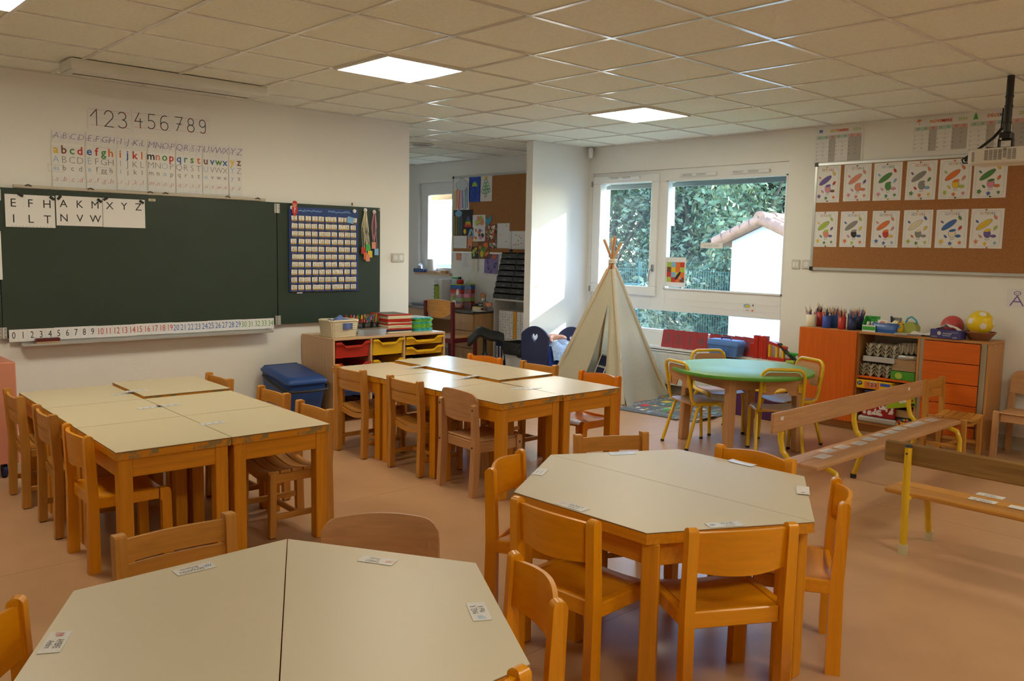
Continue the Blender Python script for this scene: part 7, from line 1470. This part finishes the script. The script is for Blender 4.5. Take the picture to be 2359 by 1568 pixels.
# calendars
def calendar_draw(month, title, tcol, icon):
    def f(b, w, h):
        b.use('paper_lam'); x = w * .33
        for i, ch in enumerate(title): b.text(ch, x, h * .84, h * .072, tcol[i * len(tcol) // len(title)], wt='b', z=.0011); b.text(ch, x + .0014, h * .842, h * .072, tcol[i * len(tcol) // len(title)], wt='b', z=.0013); x += text_width(ch, h * .072, 'b') * .52 + text_width(title[min(i + 1, len(title) - 1)], h * .072, 'b') * .52 
        b.text('2024', w * .86, h * .84, h * .075, 'p_lime', wt='b', z=.0011); icon(b, w, h)
        gx0, gx1, gy1, gy0 = w * .04, w * .96, h * .76, h * .07; cw = (gx1 - gx0) / 7; hd = h * .085
        weeks = calendar.Calendar(0).monthdayscalendar(2024, month); rh = (gy1 - hd - gy0) / 6
        for c in range(7):
            b.use('head_pink' if c in (2, 5, 6) else 'head_teal').rect(gx0 + c * cw, gy1 - hd, cw, hd, .0009); b.use('ink_grey')
            for q in range(3): b.rect(gx0 + c * cw + cw * .3, gy1 - hd * (.3 + .25 * q), cw * .4, hd * .09, .0012)
            if c in (2, 5, 6): b.use('cell_grey').rect(gx0 + c * cw, gy1 - hd - rh * len(weeks), cw, rh * len(weeks), .0008)
        for r, wk in enumerate(weeks):
            for c, dn in enumerate(wk):
                if dn: b.text(str(dn), gx0 + c * cw + cw * .14, gy1 - hd - r * rh - rh * .36, rh * .30, 'ink', z=.0012)
                else: b.use('ink_line').line([(gx0 + c * cw, gy1 - hd - r * rh), (gx0 + (c + 1) * cw, gy1 - hd - (r + 1) * rh)], .0012, .0010)
        b.use('paper_grey')
        for c in range(8): b.rect(gx0 + c * cw - .0005, gy1 - hd - rh * len(weeks), .001, rh * len(weeks) + hd, .0013)
        for r in range(len(weeks) + 1): b.rect(gx0, gy1 - hd - r * rh, gx1 - gx0, .001, .0013)
    return f
mat('head_pink', (.72, .42, .40), .7); mat('head_teal', (.50, .66, .60), .7); mat('cell_grey', (.46, .44, .42), .7)
def ic_bag(b, w, h): b.use('p_blue').rect(w * .09, h * .84, w * .07, h * .075); b.use('p_sky').rect(w * .10, h * .85, w * .05, h * .03, .0015)
def ic_umb(b, w, h): b.use('p_orange').poly([(w * .06, h * .88), (w * .16, h * .91), (w * .14, h * .94), (w * .10, h * .95)]); b.use('p_red').line([(w * .115, h * .89), (w * .125, h * .80)], .003)
def ic_fir(b, w, h):
    for q in range(3): b.use('plastic_green').poly([(w * (.07 + .01 * q), h * (.82 + .035 * q)), (w * (.17 - .01 * q), h * (.82 + .035 * q)), (w * .12, h * (.90 + .035 * q))], .0012 + .0002 * q)
sheetB('calendar', 'calendar page SEPTEMBRE 2024 above the left end of the cork board', 'calendar', (1820 + 185 / S5, 160 + 420 / S5, 1820 + 520 / S5, 160 + 672 / S5), .002, calendar_draw(9, 'SEPTEMBRE', ['p_yellow', 'p_orange', 'p_red'], ic_bag), 'calendar pages above the cork board')
sheetB('calendar', 'calendar page NOVEMBRE 2024 above the middle of the cork board', 'calendar', (1820 + 890 / S5, 160 + 350 / S5, 1820 + 1288 / S5, 160 + 622 / S5), .002, calendar_draw(11, 'NOVEMBRE', ['p_orange', 'p_red'], ic_umb), 'calendar pages above the cork board')
sheetB('calendar', 'calendar page DÉCEMBRE 2024 behind the projector', 'calendar', (1820 + 1292 / S5, 160 + 305 / S5, 1820 + 1735 / S5, 160 + 606 / S5), .0035, calendar_draw(12, 'DÉCEMBRE', ['p_orange', 'p_blue'], ic_fir), 'calendar pages above the cork board')
# projector
PX, PY = 5.90, 1.885; pz = onx(2300, 362, PX).z
t = thing('projector', 'white projector hanging on a black ceiling pole by the cork board', 'projector', (PX, PY, pz), 0)
hw = .170; y_l = onx(2250, 345, PX - .12).y - PY
b = mb('projector_white'); b.v = []; loft(b, [(ringpts(.125, .175, .035), -.045), (ringpts(.13, .18, .035), -.030), (ringpts(.13, .18, .035), .035), (ringpts(.12, .17, .035), .046)]); b.build('case', t)
b = mb('projector_dark'); 
for c in range(7):
    for r in range(11):
        if not (c == 4 and r > 8): b.box((-.1305, .065 - c * .026, .032 - r * .0058), (.002, .020, .0030))
for r in range(9): b.box((-.1305, .140, .022 - r * .0066), (.002, .014, .0030))
b.build('vent_slots', t); mb('p_grey').box((-.1305, -.038, .034), (.003, .020, .014)).build('sensor', t)
b = mb('p_cream'); b.box((.0, 0, -.0455), (.05, .10, .002)); b.build('label_underneath', t)
b = mb('plastic_black', True); b.tube([(0, 0, .12), (0, 0, CEIL - pz)], .021, 14); b.build('pole', t); b = mb('plastic_black'); b.box((0, 0, .125), (.06, .075, .05), .01); b.box((0, .038, .082), (.03, .012, .06), .003); b.box((0, -.038, .082), (.03, .012, .06), .003); b.box((0, 0, .054), (.08, .12, .008), .003); b.use('chrome').tube([(-.032, .02, .108), (-.035, .02, .108)], .007, 10); b.build('bracket', t)
b = mb('plastic_black', True); b.tube([(-.03, .10, .058), (-.02, .05, .052), (.0, 0, .056), (.02, -.06, .052), (.03, -.13, .05)], .006, 6); b.build('bracket_arm', t)
for i, o_ in enumerate((0, .012)): mb('plastic_black', True).tube([(.015, .022 + o_, .30), (.01, .024 + o_, .18), (-.02, .06 + o_, .12), (-.06, .13 + o_, .05), (-.09, .20 + o_ * .5, -.005), (-.10, .215, -.012), (-.10, .205, -.035), (-.10, .178, -.035)], .005, 7).build('cable', t)
for z_ in (.20, .30, .36): mb('rubber_black', True).lathe([(.0245, z_), (.0245, z_ + .012)], 12).build('cable_tie', t)
b = mb('plastic_black'); b.box((-.10, .187, -.012), (.02, .02, .03), .003); b.build('plug', t)
# switch, socket, picture at the border
p = onx(1834, 608.5, XW); t = thing('light_switch', 'white double light switch right of the window', 'switch', M=frame('B', p.y, p.z)); mb('switch_grey').box((0, 0, .005), (.08, .085, .01), .004).build('plate', t); b = mb('white_pvc'); b.box((-.015, 0, .0115), (.024, .046, .004), .001); b.box((.015, 0, .0115), (.024, .046, .004), .001); b.build('rocker', t)
p = onx(1858, 608.5, XW); socket(frame('B', p.y, p.z), 'single wall socket beside the cork board corner', two=False)
def d_A(b, w, h): b.use('ink_purple').line([(w * .2, h * .12), (w * .5, h * .62), (w * .8, h * .12)], .010); b.line([(w * .32, h * .32), (w * .68, h * .32)], .010); b.oval(w * .5, h * .76, w * .18, h * .12); b.use('paper').oval(w * .5, h * .76, w * .13, h * .085, z=.0016); b.use('ink_purple').oval(w * .45, h * .78, .003, .003, z=.002); b.oval(w * .55, h * .78, .003, .003, z=.002); b.line([(w * .45, h * .73), (w * .55, h * .73)], .003, .002)
sheetB('letter_picture', 'picture of a big letter A with a round face, by the right border', 'picture', (2321, 664, 2366, 710), .002, d_A, None, 'paper_lam')
